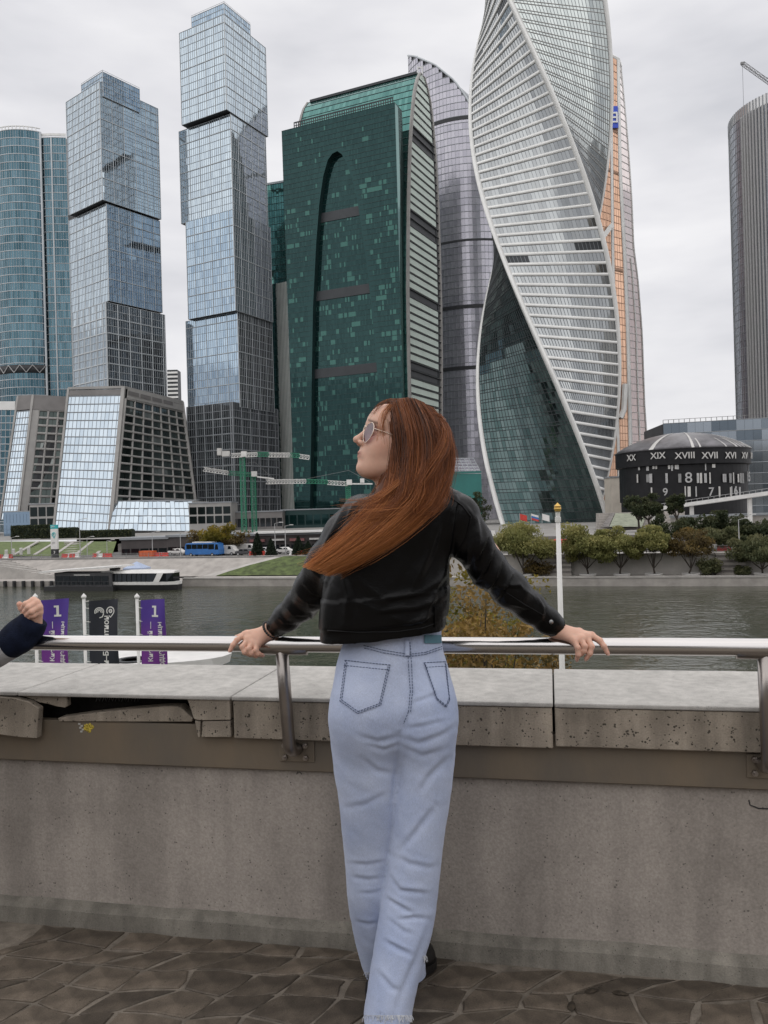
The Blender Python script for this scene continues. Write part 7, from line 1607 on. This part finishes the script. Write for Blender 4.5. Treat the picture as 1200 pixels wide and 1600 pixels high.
# ---------- jeans
def leg_rows(tab, dtab, hd):
    out = []
    for py, xl, xr in tab: d = float(np.interp(py, [q[0] for q in dtab], [q[1] for q in dtab])); b = float(np.interp(py, [q[0] for q in hd], [q[1] for q in hd])); out.append(row(py, xl, xr, d, b))
    return out
HIPS = [(968,545,690),(992,541,690),(1010,533,691),(1040,525,699),(1070,521,706),(1100,518,709),(1130,517,711),(1160,522,708),(1185,535,696),(1205,555,680)]
NEAR = [(1120,604,711),(1160,614,712),(1200,619,709),(1250,613,703),(1300,611,695),(1350,605,689),(1400,597,684),(1450,589,677),(1500,581,663),(1550,573,650),(1592,567,643)]
FARL = [(1120,517,640),(1160,518,638),(1200,522,640),(1250,530,640),(1300,534,640),(1350,539,640),(1400,543,642),(1450,551,650),(1490,561,662),(1527,573,667)]
def make_jeans():
    v = Vol((-.22, 1.98, .015), (.24, 2.62, 1.10), .0052)
    v.loft(leg_rows(HIPS, [(968,2.275),(1100,2.265),(1205,2.275)], [(968,.096),(1040,.112),(1100,.122),(1150,.108),(1205,.06)]), 0, pw=2.15)
    v.loft(leg_rows(FARL, [(1120,2.275),(1250,2.29),(1400,2.335),(1500,2.42),(1527,2.435)], [(1120,.112),(1200,.104),(1250,.096),(1400,.082),(1527,.08)]), .012)
    v.loft(leg_rows(NEAR, [(1120,2.265),(1250,2.255),(1400,2.235),(1500,2.205),(1592,2.175)], [(1120,.112),(1200,.104),(1250,.096),(1400,.082),(1592,.086)]), .006)
    for c, r in (((573,1118,2.215), (.088,.072,.11)), ((664,1118,2.205), (.083,.072,.11))): v.ell(Pn(*c), r, None, .05)
    # hem openings
    v.loft(leg_rows([(1560,580,640),(1600,574,637)], [(1500,2.19),(1600,2.173)], [(1500,.07),(1600,.076)]), 0, 's')
    V, Q = v.nets(); V = relax(V, Q, 2, .5); N = vnormals(V, Q); px, py = pxy(V); D = np.zeros(len(V))
    def groove(pts, w, h): return -fold(px, py, pts, w, h)+.5*fold(px, py, [(a, b-w*1.6) for a, b in pts], w, h)
    nearleg = V[:,1] < 2.30
    for pts, w, h in (([(639,1030),(641,1080),(638,1115),(624,1152)], 8, .010), ([(625,1146),(621,1180),(618,1215),(613,1260)], 4.5, .011), ([(614,1240),(611,1300),(605,1350),(597,1400),(589,1450)], 2.6, .004),
        ([(560,1150),(590,1160),(620,1152)], 5, .004), ([(575,1165),(600,1172),(622,1165)], 4, .004), ([(622,1152),(655,1162),(690,1150),(712,1135)], 5, .004), ([(622,1165),(660,1182),(700,1170)], 5, .003), ([(630,1140),(660,1135),(700,1125)], 4, .003),
        ([(655,1240),(670,1215),(700,1185)], 6, .006), ([(625,1330),(650,1300),(680,1260)], 6, .006), ([(565,1185),(590,1205),(618,1210)], 5, .004), ([(540,1262),(570,1258),(605,1240)], 5, .003),
        ([(545,1350),(575,1352),(600,1347)], 4, .0035), ([(548,1371),(575,1375),(598,1372)], 4, .0035), ([(560,1395),(580,1396),(597,1392)], 3.5, .003), ([(612,1336),(640,1350),(670,1356),(684,1352)], 5, .0035), ([(612,1372),(625,1392),(668,1396)], 4, .006), ([(605,1405),(630,1420),(645,1428)], 4, .007), ([(622,1437),(650,1434),(668,1436)], 3.5, .005), ([(607,1437),(630,1455),(648,1461)], 4, .004), ([(603,1472),(625,1484),(644,1493)], 4, .007), ([(592,1520),(612,1545),(625,1550)], 5, .005), ([(672,1440),(650,1500),(630,1545),(615,1590)], 7, .008),
        ([(557,1440),(575,1445),(590,1441)], 4, .004), ([(640,1100),(665,1092),(690,1082)], 4, .003)):
        D += groove(pts, w, h)*np.where(N[:,1] < .1, 1, 0)
    D += .0014*fbm(V*np.array((1,1,.8)), 11, 3, 3)+.0008*fbm(V, 55, 2, 9); V = V+N*D[:, None]; return V, Q
def denim_mat():
    m = bpy.data.materials.new('pale_denim'); m.use_nodes = True; nt = m.node_tree; N = nt.nodes.new; L = nt.links.new; b = nt.nodes['Principled BSDF']; b.inputs['Roughness'].default_value = .85; b.inputs['Specular IOR Level'].default_value = .15; b.inputs['Sheen Weight'].default_value = .15
    tc = N('ShaderNodeTexCoord'); n = N('ShaderNodeTexNoise'); n.inputs['Scale'].default_value = 5; n.inputs['Detail'].default_value = 7; n.inputs['Roughness'].default_value = .6; L(tc.outputs['Object'], n.inputs['Vector'])
    w = N('ShaderNodeMapping'); w.inputs['Scale'].default_value = (260, 260, 60); w.inputs['Rotation'].default_value = (0, .5, 0); L(tc.outputs['Object'], w.inputs[0]); n2 = N('ShaderNodeTexNoise'); n2.inputs['Scale'].default_value = 3; n2.inputs['Detail'].default_value = 3; L(w.outputs[0], n2.inputs['Vector'])
    mr = N('ShaderNodeMapRange'); mr.inputs[1].default_value = .35; mr.inputs[2].default_value = .68; L(n.outputs['Fac'], mr.inputs[0]); mx = N('ShaderNodeMix'); mx.data_type = 'RGBA'; mx.inputs[6].default_value = (.365,.43,.61,1); mx.inputs[7].default_value = (.51,.57,.725,1); L(mr.outputs[0], mx.inputs[0])
    m2 = N('ShaderNodeMapRange'); m2.inputs[1].default_value = .3; m2.inputs[2].default_value = .7; m2.inputs[3].default_value = .84; m2.inputs[4].default_value = 1.12; L(n2.outputs['Fac'], m2.inputs[0]); v = N('ShaderNodeVectorMath'); v.operation = 'SCALE'; L(mx.outputs[2], v.inputs[0]); L(m2.outputs[0], v.inputs['Scale']); L(v.outputs[0], b.inputs['Base Color'])
    bp = N('ShaderNodeBump'); bp.inputs['Strength'].default_value = .25; bp.inputs['Distance'].default_value = .0008; L(n2.outputs['Fac'], bp.inputs['Height']); L(bp.outputs[0], b.inputs['Normal']); return m
M['denim'] = denim_mat(); M['thread'] = mat('navy_thread', (.10,.13,.22), .8, var=.1)
V, Q = make_jeans(); jeans = mesh('jeans', V, Q, M['denim'], person, smooth=True); JE = BVHTree.FromPolygons([tuple(p) for p in V], Q.tolist())
def stitch(pts, parent, name='stitching', dash=3.2, gap=1.6, r=.0011):
    mb = MB()
    for a, b in zip(pts[:-1], pts[1:]):
        l = math.dist(a, b); t = 0
        while t < l:
            q = [on_surface(a[0]+(b[0]-a[0])*x/l, a[1]+(b[1]-a[1])*x/l, JE, .0032)[0] for x in (t, min(l, t+dash/2), min(l, t+dash))]
            if all(q): mb.tube(q, r, 4)
            t += dash+gap
    if mb.v: mb.build(name, M['thread'], parent, kind='stuff')
def pocket(poly, name):
    # patch: fan grid clipped to the polygon, laid on the denim
    n = 9; A, Bp, Cc, Dd, E = poly       # top-left, top-right, lower right, tip, lower left
    g = []; f = []
    for j in range(n+1):
        t = j/n
        for i in range(n+1):
            u = i/n; tx, ty = A[0]+(Bp[0]-A[0])*u, A[1]+(Bp[1]-A[1])*u
            bx, by = (E[0]+(Dd[0]-E[0])*u*2, E[1]+(Dd[1]-E[1])*u*2) if u < .5 else (Dd[0]+(Cc[0]-Dd[0])*(u*2-1), Dd[1]+(Cc[1]-Dd[1])*(u*2-1))
            edge = i in (0, n) or j in (0, n); p, nn = on_surface(tx+(bx-tx)*t, ty+(by-ty)*t, JE, .0008 if edge else .003)
            if p is None: return
            g.append(tuple(p))
    for j in range(n):
        for i in range(n): k = j*(n+1)+i; f.append((k, k+1, k+n+2, k+n+1))
    o = mesh(name, g, f, M['denim'], jeans, smooth=True)
    c = (sum(q[0] for q in poly)/5, sum(q[1] for q in poly)/5)
    for k in (.035, .11): pts = [(q[0]+(c[0]-q[0])*k, q[1]+(c[1]-q[1])*k) for q in (A, E, Dd, Cc, Bp)]; stitch(pts, o)
    for k in (.12, .0): stitch([(A[0]+(E[0]-A[0])*(.03+k), A[1]+(E[1]-A[1])*(.03+k)), (Bp[0]+(Cc[0]-Bp[0])*(.03+k), Bp[1]+(Cc[1]-Bp[1])*(.03+k))], o)
pocket([(540,1030),(611,1037),(596,1102),(559,1116),(531,1096)], 'back_pocket'); pocket([(661,1034),(695,1032),(702,1094),(697,1106),(682,1094)], 'back_pocket')
stitch([(569,1009),(600,1016),(638,1022),(665,1019),(689,1010)], jeans); stitch([(570,1013),(600,1020),(638,1026),(665,1022),(689,1014)], jeans)
stitch([(636,1003),(638,1040),(641,1080),(638,1112),(630,1130)], jeans); stitch([(640,1003),(643,1040),(645,1080),(642,1112)], jeans)
def patch(x0, y0, x1, y1, name, m, off):
    g = []
    for j in range(4):
        for i in range(5): p, nn = on_surface(x0+(x1-x0)*i/4, y0+(y1-y0)*j/3, JE, off); g.append(p)
    if all(g): mesh(name, [tuple(p) for p in g], [(j*5+i, j*5+i+1, j*5+i+6, j*5+i+5) for j in range(3) for i in range(4)], m, jeans, smooth=True)
patch(662, 992, 688, 1005, 'brand_patch', mat('teal_leather', (.085,.20,.26), .6, var=.1), .004)
patch(633, 1001, 639, 1024, 'belt_loop', M['denim'], .006); patch(531, 1012, 535, 1030, 'belt_loop', M['denim'], .005)
# frayed hems
def fray(x0, x1, py, tree, n, seed):
    rg = random.Random(seed); mb = MB()
    for k in range(n):
        x = x0+(x1-x0)*rg.random(); p, nn = on_surface(x, py-4, tree, .001)
        if p: q = p+Vector((rg.uniform(-.006,.006), rg.uniform(-.006,.004), -rg.uniform(.006,.02))); mb.tube([p, (p+q)/2+Vector((rg.uniform(-.003,.003), 0, 0)), q], .0007, 3)
    if mb.v: mb.build('frayed_hem', mat('fray_thread', (.62,.64,.68), .9), jeans, kind='stuff')
fray(568, 643, 1590, JE, 160, 1); fray(660, 667, 1497, JE, 16, 2); fray(571, 577, 1523, JE, 14, 3)

# ---------- boots
M['boot'] = mat('black_boot', (.012,.011,.011), .45, var=.15, scale=20, spec=.4)
def boot(heel, toe, name='boot'):
    h, t = Vector(heel), Vector(toe); f = (t-h); L = f.length; f.normalize(); s = Vector((-f.y, f.x, 0)); rows = []
    prof = [(-.02,.034,.10),(.0,.036,.115),(.06,.038,.12),(.10,.040,.105),(.14,.044,.075),(.18,.046,.058),(.215,.042,.048),(.24,.030,.04),(.252,.012,.03)]
    mb = MB(); n = 14
    for x, w, hh in prof:
        x *= L/.25
        for k in range(n): a = math.pi*k/(n-1); mb.v.append(tuple(h+f*x+s*w*math.cos(a)+Vector((0,0,.034+hh*math.sin(a)))))
    for i in range(len(prof)-1):
        for k in range(n-1): p = i*n+k; mb.f.append((p, p+1, p+n+1, p+n))
        mb.f.append((i*n, (i+1)*n, (i+1)*n+n-1, i*n+n-1))
    mb.f.append(tuple(range(n))); mb.f.append(tuple(range((len(prof)-1)*n, len(prof)*n))[::-1]); b = mb.build(name, M['boot'], person, smooth=True)
    sh = MB(); sh.tube([h+f*.03+Vector((0,0,.06)), h+f*.035+Vector((.008,0,.13)), h+f*.04+Vector((.018,0,.2))], [.036,.036,.036], 14); sh.build('shaft', M['boot'], b, smooth=True)
    so = MB(); pl = [(x*L/.25, w+.004) for x, w, _ in prof]; ring = [h+f*x+s*w for x, w in pl]+[h+f*x-s*w for x, w in reversed(pl)]; m = len(ring); so.v += [tuple(p+Vector((0,0,.012)) ) for p in ring]+[tuple(p+Vector((0,0,.036))) for p in ring]; so.f += [tuple(range(m)), tuple(range(m, 2*m))]+[(i, (i+1) % m, m+(i+1) % m, m+i) for i in range(m)]; so.build('sole', M['boot'], b)
    he = MB(); he.box(h+f*.015+Vector((0,0,.018)), f*.034, s*.034, Vector((0,0,.017))); he.build('heel', M['boot'], b)
nb = P(606, 1596, 2.16); boot((nb.x-.005, 2.145, .0), (nb.x-.02, 2.395, .0)); fb = P(635, 1505, 2.42); boot((fb.x-.025, 2.405, 0), (fb.x+.075, 2.525-.02, 0))

# ---------- hair: solid mass plus strands
HT = [  # sections: (left px,py,d) -> (right px,py,d), bulge towards the camera
    ((598,641),(672,637), 2.165, .030), ((600,660),(697,664), 2.165, .075), ((603,690),(705,694), 2.17, .092), ((602,720),(705,724), 2.165, .095), ((600,745),(699,750), 2.15, .09),
    ((594,770),(691,783), 2.13, .075), ((577,793),(664,808), 2.105, .05), ((550,824),(620,842), 2.085, .03), ((520,851),(572,872), 2.09, .022), ((487,878),(528,893), 2.115, .014)]
def hair_pt(a, t, lift=0):
    """a across the sheet 0..1, t along 0..1"""
    x = np.minimum(np.asarray(t, float), 1)*(len(HT)-1); over = np.maximum(np.asarray(t, float)-1, 0); tab = np.array([[h[0][0], h[0][1], h[1][0], h[1][1], h[2], h[3]] for h in HT]); g = [smooth_interp(x, np.arange(len(HT)), tab[:, k]) for k in range(6)]
    px = g[0]+(g[2]-g[0])*a-over*120; py = over*60+g[1]+(g[3]-g[1])*a - np.where(x < 1.0, (1-x)*16*np.sin(np.pi*np.clip(a, 0, 1)), 0)
    d = g[4]-(g[5]+lift)*np.sqrt(np.maximum(0, 1-(2*np.clip(a, 0, 1)-1)**2*.97)); u, v = px-600, py-800; uu, vv = u*CR-v*SR, v*CR+u*SR
    return np.stack([uu/F*d, d, CAMZ-vv/F*d], -1)
def make_hair_mass():
    v = Vol((-.24, 1.98, 1.22), (.22, 2.32, 1.78), .0045); ax = (HF, HS, HU)
    v.ell(HP(-.03,0,.050), (.090,.080,.080), ax, 0)
    for i in range(len(HT)-1):
        l0, r0, d0, b0 = HT[i]; l1, r1, d1, b1 = HT[i+1]
        if i == 0: continue
        for a in (.12, .3, .5, .7, .88):
            p = hair_pt(np.array([a]), np.array([i/(len(HT)-1)]))[0]; q = hair_pt(np.array([a]), np.array([(i+1)/(len(HT)-1)]))[0]; w0 = (r0[0]-l0[0])/F*d0*.16; w1 = (r1[0]-l1[0])/F*d1*.16
            o = np.array((0, 1.0, 0)); v.cone(p+o*(w0+.006), q+o*(w1+.006), w0, w1, .012)
    # keep the face free
    v.ell(HP(.118,0,-.02), (.072,.11,.105), ax, .006, 's')
    V, Q = v.nets(); V = relax(V, Q, 3, .5); N = vnormals(V, Q); px, py = pxy(V)
    V = V+N*(.0022*np.sin(px*.55+py*.25+2*np.sin(py*.05)))[:, None]; return V, Q
def hair_mat():
    m = bpy.data.materials.new('auburn_hair'); m.use_nodes = True; nt = m.node_tree; N = nt.nodes.new; L = nt.links.new; b = nt.nodes['Principled BSDF']; b.inputs['Roughness'].default_value = .42; b.inputs['Specular IOR Level'].default_value = .4
    at = N('ShaderNodeAttribute'); at.attribute_name = 'rnd'; rp = N('ShaderNodeValToRGB'); cr = rp.color_ramp; cr.elements[0].color = (.03,.009,.004,1); cr.elements[1].color = (.74,.30,.10,1); e = cr.elements.new(.5); e.color = (.25,.078,.023,1); L(at.outputs['Fac'], rp.inputs[0]); L(rp.outputs[0], b.inputs['Base Color'])
    return m
M['hair'] = hair_mat()
def strands(n, seed, thick, mass=True):
    rg = np.random.default_rng(seed); ns = 15; Vs = []; Rs = []
    a0 = rg.beta(1.05, 1.05, n); t0 = np.clip(rg.normal(-.0, .03, n), 0, .1); t1 = np.clip(rg.normal(.92, .10, n), .5, 1.12)
    short = rg.random(n) < .30; t1 = np.where(short, rg.uniform(.35, .75, n), t1); da = rg.normal(0, .085, n); lift = rg.normal(.007, .006, n); ph = rg.uniform(0, 6.28, n); wav = rg.normal(0, .022, n); lock = np.round((a0+rg.normal(0,.012,n))*17)/17; cl = rg.uniform(.1, .8, n)
    tone = np.clip(.26+.11*np.sin(lock*57)+rg.normal(0, .13, n), 0, 1)
    T = np.linspace(0, 1, ns); t = t0[:, None]+(t1-t0)[:, None]*T[None]; g = np.clip((t-.45)/.5, 0, 1)
    a = a0[:, None]*(1-.75*g*cl[:, None])+lock[:, None]*.75*g*cl[:, None]+da[:, None]*np.clip(t-.25, 0, 1)+wav[:, None]*np.sin(ph[:, None]+t*9)
    fly = (rg.random(n) < .06)[:, None]; a = a+fly*rg.normal(0, .14, n)[:, None]*np.clip(t-.3, 0, 1)*2
    Pm = hair_pt(a.ravel(), t.ravel()).reshape(n, ns, 3); Pm[:, :, 1] -= (lift[:, None]+.004*np.sin(lock[:, None]*40+t*5)+.005*np.sin(lock[:, None]*23)*np.clip(t*3, 0, 1))
    Pm[:, :, 1] -= np.where(fly, .012*t, 0)
    return Pm, np.clip(tone[:, None]+.80*np.clip(t-.22, 0, 1)+0*t, 0, 1), thick*rg.uniform(.6, 1.3, n)
def scalp_strands(n, seed, thick):
    """short run from the side parting over the crown down to the sheet, and along the hairline"""
    rg = np.random.default_rng(seed); ns = 12; out = []
    # parting runs from the hairline to the crown on top of the head
    k = rg.random(n); side = np.where(rg.random(n) < .86, 1, -1)
    root = np.stack([HP(.062-.15*q, .012*s, .047+.084*math.sqrt(max(.05, 1-((.074-.15*q)/.1)**2))+.003) for q, s in zip(k, side)])
    tgt_a = np.clip(k*1.02+rg.normal(0, .05, n), 0, 1); tt = rg.uniform(.16, .34, n); end = hair_pt(tgt_a, tt)
    far = np.stack([HP(.075-.15*q, -.078-.01*rg.random(), .0-.09*rg.random()) for q in k]); end = np.where((side > 0)[:, None], end, far)
    T = np.linspace(0, 1, ns)[None, :, None]; mid = np.stack([HP(.058-.15*q, .066*s, .098) for q, s in zip(k, side)]); Pm = root[:, None]*(1-T)**2+2*mid[:, None]*T*(1-T)+end[:, None]*T**2
    c = HP(-.02,0,.045); Pm = Pm+(Pm-c)/np.linalg.norm(Pm-c, axis=2, keepdims=True)*(.003+.004*rg.random(n))[:, None, None]
    tone = np.clip(.22+.07*np.sin(np.round(k*24)*2.3)+rg.normal(0, .12, n), 0, 1); return Pm, np.repeat(tone[:, None], ns, 1), thick*rg.uniform(.6, 1.3, n)
def free_lock(n, seed, ctrl, sp, thick, tone0):
    # a loose lock through picture-space control points (px, py, depth), sp = spread in px per control
    rg = np.random.default_rng(seed); ns = 14; C = np.array(ctrl, float); T = np.linspace(0, 1, ns)*(len(C)-1); base = np.stack([smooth_interp(T, np.arange(len(C)), C[:, k]) for k in range(3)], 1); spn = np.interp(T, np.arange(len(C)), sp)
    o = rg.normal(0, 1, (n, 1, 2)); w = rg.normal(0, .35, (n, ns, 2)); w = np.cumsum(w, 1)*.25; q = base[None, :, :2]+(o+w)*spn[None, :, None]*np.array((1, .6)); d = np.repeat(base[None, :, 2], n, 0)+rg.normal(0, .004, (n, 1))
    u, v = q[..., 0]-600, q[..., 1]-800; uu, vv = u*CR-v*SR, v*CR+u*SR; Pm = np.stack([uu/F*d, d, CAMZ-vv/F*d], -1); tone = np.clip(tone0+rg.normal(0, .15, (n, 1))+0*d, 0, 1); return Pm, tone, thick*rg.uniform(.5, 1.2, n)
def flyaways(n, seed):
    rg = np.random.default_rng(seed); ns = 15; edge = np.where(rg.random(n) < .5, rg.uniform(-.04, .12, n), rg.uniform(.85, 1.04, n)); t0 = rg.uniform(0, .55, n); t1 = np.minimum(1.08, t0+rg.uniform(.2, .55, n)); T = np.linspace(0, 1, ns); t = t0[:, None]+(t1-t0)[:, None]*T
    k = np.clip((t-.12)*4, 0, 1); a = edge[:, None]+(np.cumsum(rg.normal(0, .012, (n, ns)), 1)+np.where(edge < .5, -1, 1)[:, None]*rg.gamma(1.4, .035, n)[:, None]*T[None]**1.5)*k
    Pm = hair_pt(a.ravel(), t.ravel()).reshape(n, ns, 3); Pm[:, :, 1] -= rg.uniform(.002, .02, n)[:, None]*T; Pm[:, :, 2] += np.cumsum(rg.normal(0, .0006, (n, ns)), 1); return Pm, np.clip(.5+rg.normal(0, .15, (n, 1))+0*t, 0, 1), .0005*rg.uniform(.6, 1.2, n)
def strand_mesh(sets):
    Vs, Fs, Rs, b = [], [], [], 0
    for Pm, tone, th in sets:
        n, ns, _ = Pm.shape; d = np.gradient(Pm, axis=1); d /= np.maximum(np.linalg.norm(d, axis=2, keepdims=True), 1e-9); x = np.cross(d, np.array((0, 1., 0))); x /= np.maximum(np.linalg.norm(x, axis=2, keepdims=True), 1e-9); y = np.cross(d, x); taper = np.linspace(1, .35, ns)[None, :, None]*th[:, None, None]
        ring = np.stack([Pm+(x*math.cos(q)+y*math.sin(q))*taper for q in (0.5, 2.6, 4.7)], 2); Vs.append(ring.reshape(-1, 3)); i = np.arange(n)[:, None, None]*ns*3+np.arange(ns-1)[None, :, None]*3; k = np.arange(3)[None, None]; k2 = (k+1) % 3
        Fs.append(np.stack([i+k, i+k2, i+3+k2, i+3+k], -1).reshape(-1, 4)+b); Rs.append(np.repeat(tone[:, :-1], 3, 1).reshape(-1)); b += n*ns*3
    return np.concatenate(Vs), np.concatenate(Fs), np.concatenate(Rs)
V, Q = make_hair_mass(); hm = mesh('hair', V, Q, M['hair'], person, smooth=True, rnd=np.full(len(Q), .17))
V, Q, R_ = strand_mesh([strands(9500, 1, .0007), scalp_strands(4500, 2, .0007),
    flyaways(420, 21), free_lock(260, 3, [(672,641,2.15),(694,668,2.10),(690,700,2.07),(668,735,2.045),(650,765,2.035),(646,800,2.035)], [3,3,5,6,5,4], .0008, .42), free_lock(200, 4, [(684,650,2.16),(701,684,2.125),(703,720,2.10),(692,760,2.075),(672,795,2.06),(645,800,2.05)], [3,2,4,5,5,8], .0007, .40),
    free_lock(45, 5, [(652,700,2.075),(640,738,2.055),(600,775,2.045),(570,788,2.05),(545,792,2.06)], [3,3,7,9,14], .0006, .6), free_lock(40, 6, [(672,740,2.06),(650,785,2.045),(600,798,2.03),(570,800,2.04),(555,812,2.05)], [3,4,8,10,16], .0006, .6), free_lock(50, 7, [(665,745,2.06),(640,795,2.045),(590,830,2.04),(535,862,2.06),(492,878,2.09)], [5,8,12,12,14], .0007, .75),
    free_lock(36, 8, [(612,632,2.12),(600,650,2.10),(597,672,2.10),(600,700,2.10)], [2,2.5,2.5,4], .0006, .55), free_lock(30, 9, [(640,628,2.14),(610,625,2.13),(592,634,2.12),(583,648,2.13)], [4,2.5,2.5,3], .0005, .4), free_lock(40, 10, [(660,645,2.10),(690,655,2.12),(704,690,2.13),(708,720,2.14)], [3,3,3,4], .0006, .5), free_lock(70, 12, [(690,735,2.085),(684,772,2.07),(655,812,2.06),(608,848,2.06),(562,874,2.08),(528,891,2.1)], [2,2.5,4,5,6,9], .0007, .6)]); mesh('hair_strands', V, Q, M['hair'], hm, smooth=True, rnd=R_, kind='stuff')

# ---------- beaded bracelet on the left wrist
br = MB(); wr, wd = Vector(Pn(421.5, 984, 2.543)), (Vector(Pn(450,963,2.49))-Vector(Pn(405,998,2.53))).normalized(); x = wd.cross(Vector((0,0,1))).normalized(); y = x.cross(wd)
bc = None
for k in range(22):
    a = 2*math.pi*k/22; c = wr+(x*math.cos(a)+y*math.sin(a))*.0275; mb = MB(); prof = [(.0045*math.sin(t), -.0045*math.cos(t)) for t in np.linspace(.1, math.pi-.1, 6)]; mb.lathe(c, prof, 8)
    if bc is None: bc = thing('bracelet', wr, None, None); bc.parent = person; bc.location = wr-person.location
    mb.build('bead', M['black'], bc, smooth=True)
# ---------- second person at the left edge: raised fist over the rail, body outside the frame
p2 = thing('person', (-1.72, 2.42, 0), 'fist raised over the railing from navy cuff and pale grey sleeve at left edge', 'person')
F2 = dict(wrist=Pn(52, 975, 2.685), rw=.0215, knuckles=[Pn(52,938,2.675), Pn(57,942,2.665), Pn(60.5,949,2.662), Pn(61,957,2.664)], rk=[.0115,.0118,.0112,.0105], palm=[[Pn(20,1000,2.69)]], fore=[(Pn(52,975,2.685), Pn(18,1005,2.68), .022, .032), (Pn(44,958,2.69), Pn(50,970,2.69), .024, .022)],
    chains=[([Pn(52,938,2.668), Pn(40,944,2.648), Pn(35,951,2.66)], [.0108,.0098,.0085]), ([Pn(57,942,2.66), Pn(45,949,2.64), Pn(38.5,956,2.652)], [.011,.010,.0088]), ([Pn(60.5,949,2.657), Pn(49,956,2.638), Pn(42,961,2.65)], [.0106,.0098,.0086]), ([Pn(61,957,2.66), Pn(51,962,2.645), Pn(45,966,2.655)], [.0098,.009,.008]), ([Pn(42,957,2.69), Pn(34,950,2.68), Pn(30.5,944,2.675)], [.014,.0115,.0095])])
def second_body():
    v = Vol((-2.15, 1.95, .0), (-1.1, 2.75, 1.62), .014); hip = np.array((-1.78,2.3,.9)); ch = np.array((-1.78,2.3,1.22)); nk = np.array((-1.78,2.3,1.36)); hd = np.array((-1.77,2.3,1.49))
    v.cone(hip, ch, .12, .13, .06).cone(ch, nk, .12, .055, .05).cone(nk, hd, .05, .06, .03).ell(hd+np.array((.01,.02,.02)), (.078,.095,.115), None, .03)
    v.chain([nk+np.array((.13,0,-.05)), np.array((-1.5,2.42,.99)), Pn(-10, 1012, 2.68)], [.06,.045,.032], .04); v.chain([nk-np.array((.13,0,.05)), np.array((-2.0,2.3,1.1)), np.array((-1.98,2.38,.88))], [.06,.045,.03], .04)
    for s in (-1, 1): v.chain([hip+np.array((.07*s,0,0)), np.array((-1.78+.09*s,2.3,.48)), np.array((-1.78+.09*s,2.28,.07))], [.09,.065,.045], .04)
    V, Q = v.nets(); V = relax(V, Q, 1); return V, Q, np.tile(SKIN, (len(V), 1))
V, Q, C = join([make_hand(F2), second_body()]); o = mesh('body', V, Q, M['skin'], p2, smooth=True); tint_attr(o, C)
M['navy'] = mat('navy_knit', (.008,.012,.028), .9, var=.2, scale=30, bump=.3, bscale=300, spec=.15); M['greyknit'] = mat('pale_grey_knit', (.40,.40,.41), .9, var=.08, scale=25, bump=.3, bscale=250, spec=.15)
v = Vol(Pn(-40,1060,2.60)-.02, Pn(80,930,2.78)+.03, .004)
A = [(Pn(54,968,2.685), .040), (Pn(46,980,2.683), .046), (Pn(32,994,2.68), .052), (Pn(16,1005,2.68), .054)]
v.chain([a for a, r in A], [r for a, r in A], .02)
a, b = A[1][0], A[0][0]; d = (b-a)/np.linalg.norm(b-a); v.plane(b+d*.004, d); v.cone(b-d*.02, b+d*.05, .030, .030, 0, 's')
V, Q = v.nets(); V = relax(V, Q, 2); N_ = vnormals(V, Q); V = V+N_*(.003*fbm(V, 22, 2, 4))[:, None]; mesh('cuff', V, Q, M['navy'], p2, smooth=True)
v = Vol((-2.2, 1.9, .80), (-1.05, 2.85, 1.46), .0085)
v.chain([np.array((-1.62,2.3,1.30)), np.array((-1.5,2.42,.99)), Pn(-14, 1016, 2.68), Pn(12, 1008, 2.68)], [.085,.07,.058,.053], .03); v.chain([np.array((-1.93,2.3,1.30)), np.array((-2.02,2.3,1.08)), np.array((-1.98,2.38,.9))], [.08,.06,.05], .03)
v.loft([(.82,-1.78,2.3,.19,.14),(1.0,-1.78,2.3,.18,.14),(1.2,-1.78,2.3,.19,.14),(1.32,-1.78,2.3,.15,.11),(1.40,-1.78,2.3,.08,.08)], .03)
V, Q = v.nets(); V = relax(V, Q, 2); N_ = vnormals(V, Q); V = V+N_*(.004*fbm(V, 14, 2, 6))[:, None]; mesh('pullover', V, Q, M['greyknit'], p2, smooth=True)
v = Vol((-2.05, 2.1, .02), (-1.5, 2.5, .95), .012)
for s in (-1, 1): v.chain([np.array((-1.78+.07*s,2.3,.88)), np.array((-1.78+.09*s,2.3,.48)), np.array((-1.78+.09*s,2.28,.06))], [.11,.085,.07], .03)
V, Q = v.nets(); mesh('trousers', relax(V, Q, 2), Q, M['navy'], p2, smooth=True)
v = Vol((-1.95, 2.1, 1.36), (-1.58, 2.5, 1.72), .007); hd = np.array((-1.77,2.3,1.52)); v.ell(hd+np.array((0,-.005,.02)), (.093,.112,.115), None, 0).ell(hd+np.array((.02,.11,-.04)), (.08,.07,.10), None, .01, 's'); V, Q = v.nets(); V = relax(V, Q, 1); mesh('hair', V, Q, M['hair'], p2, smooth=True, rnd=np.full(len(Q), .15))
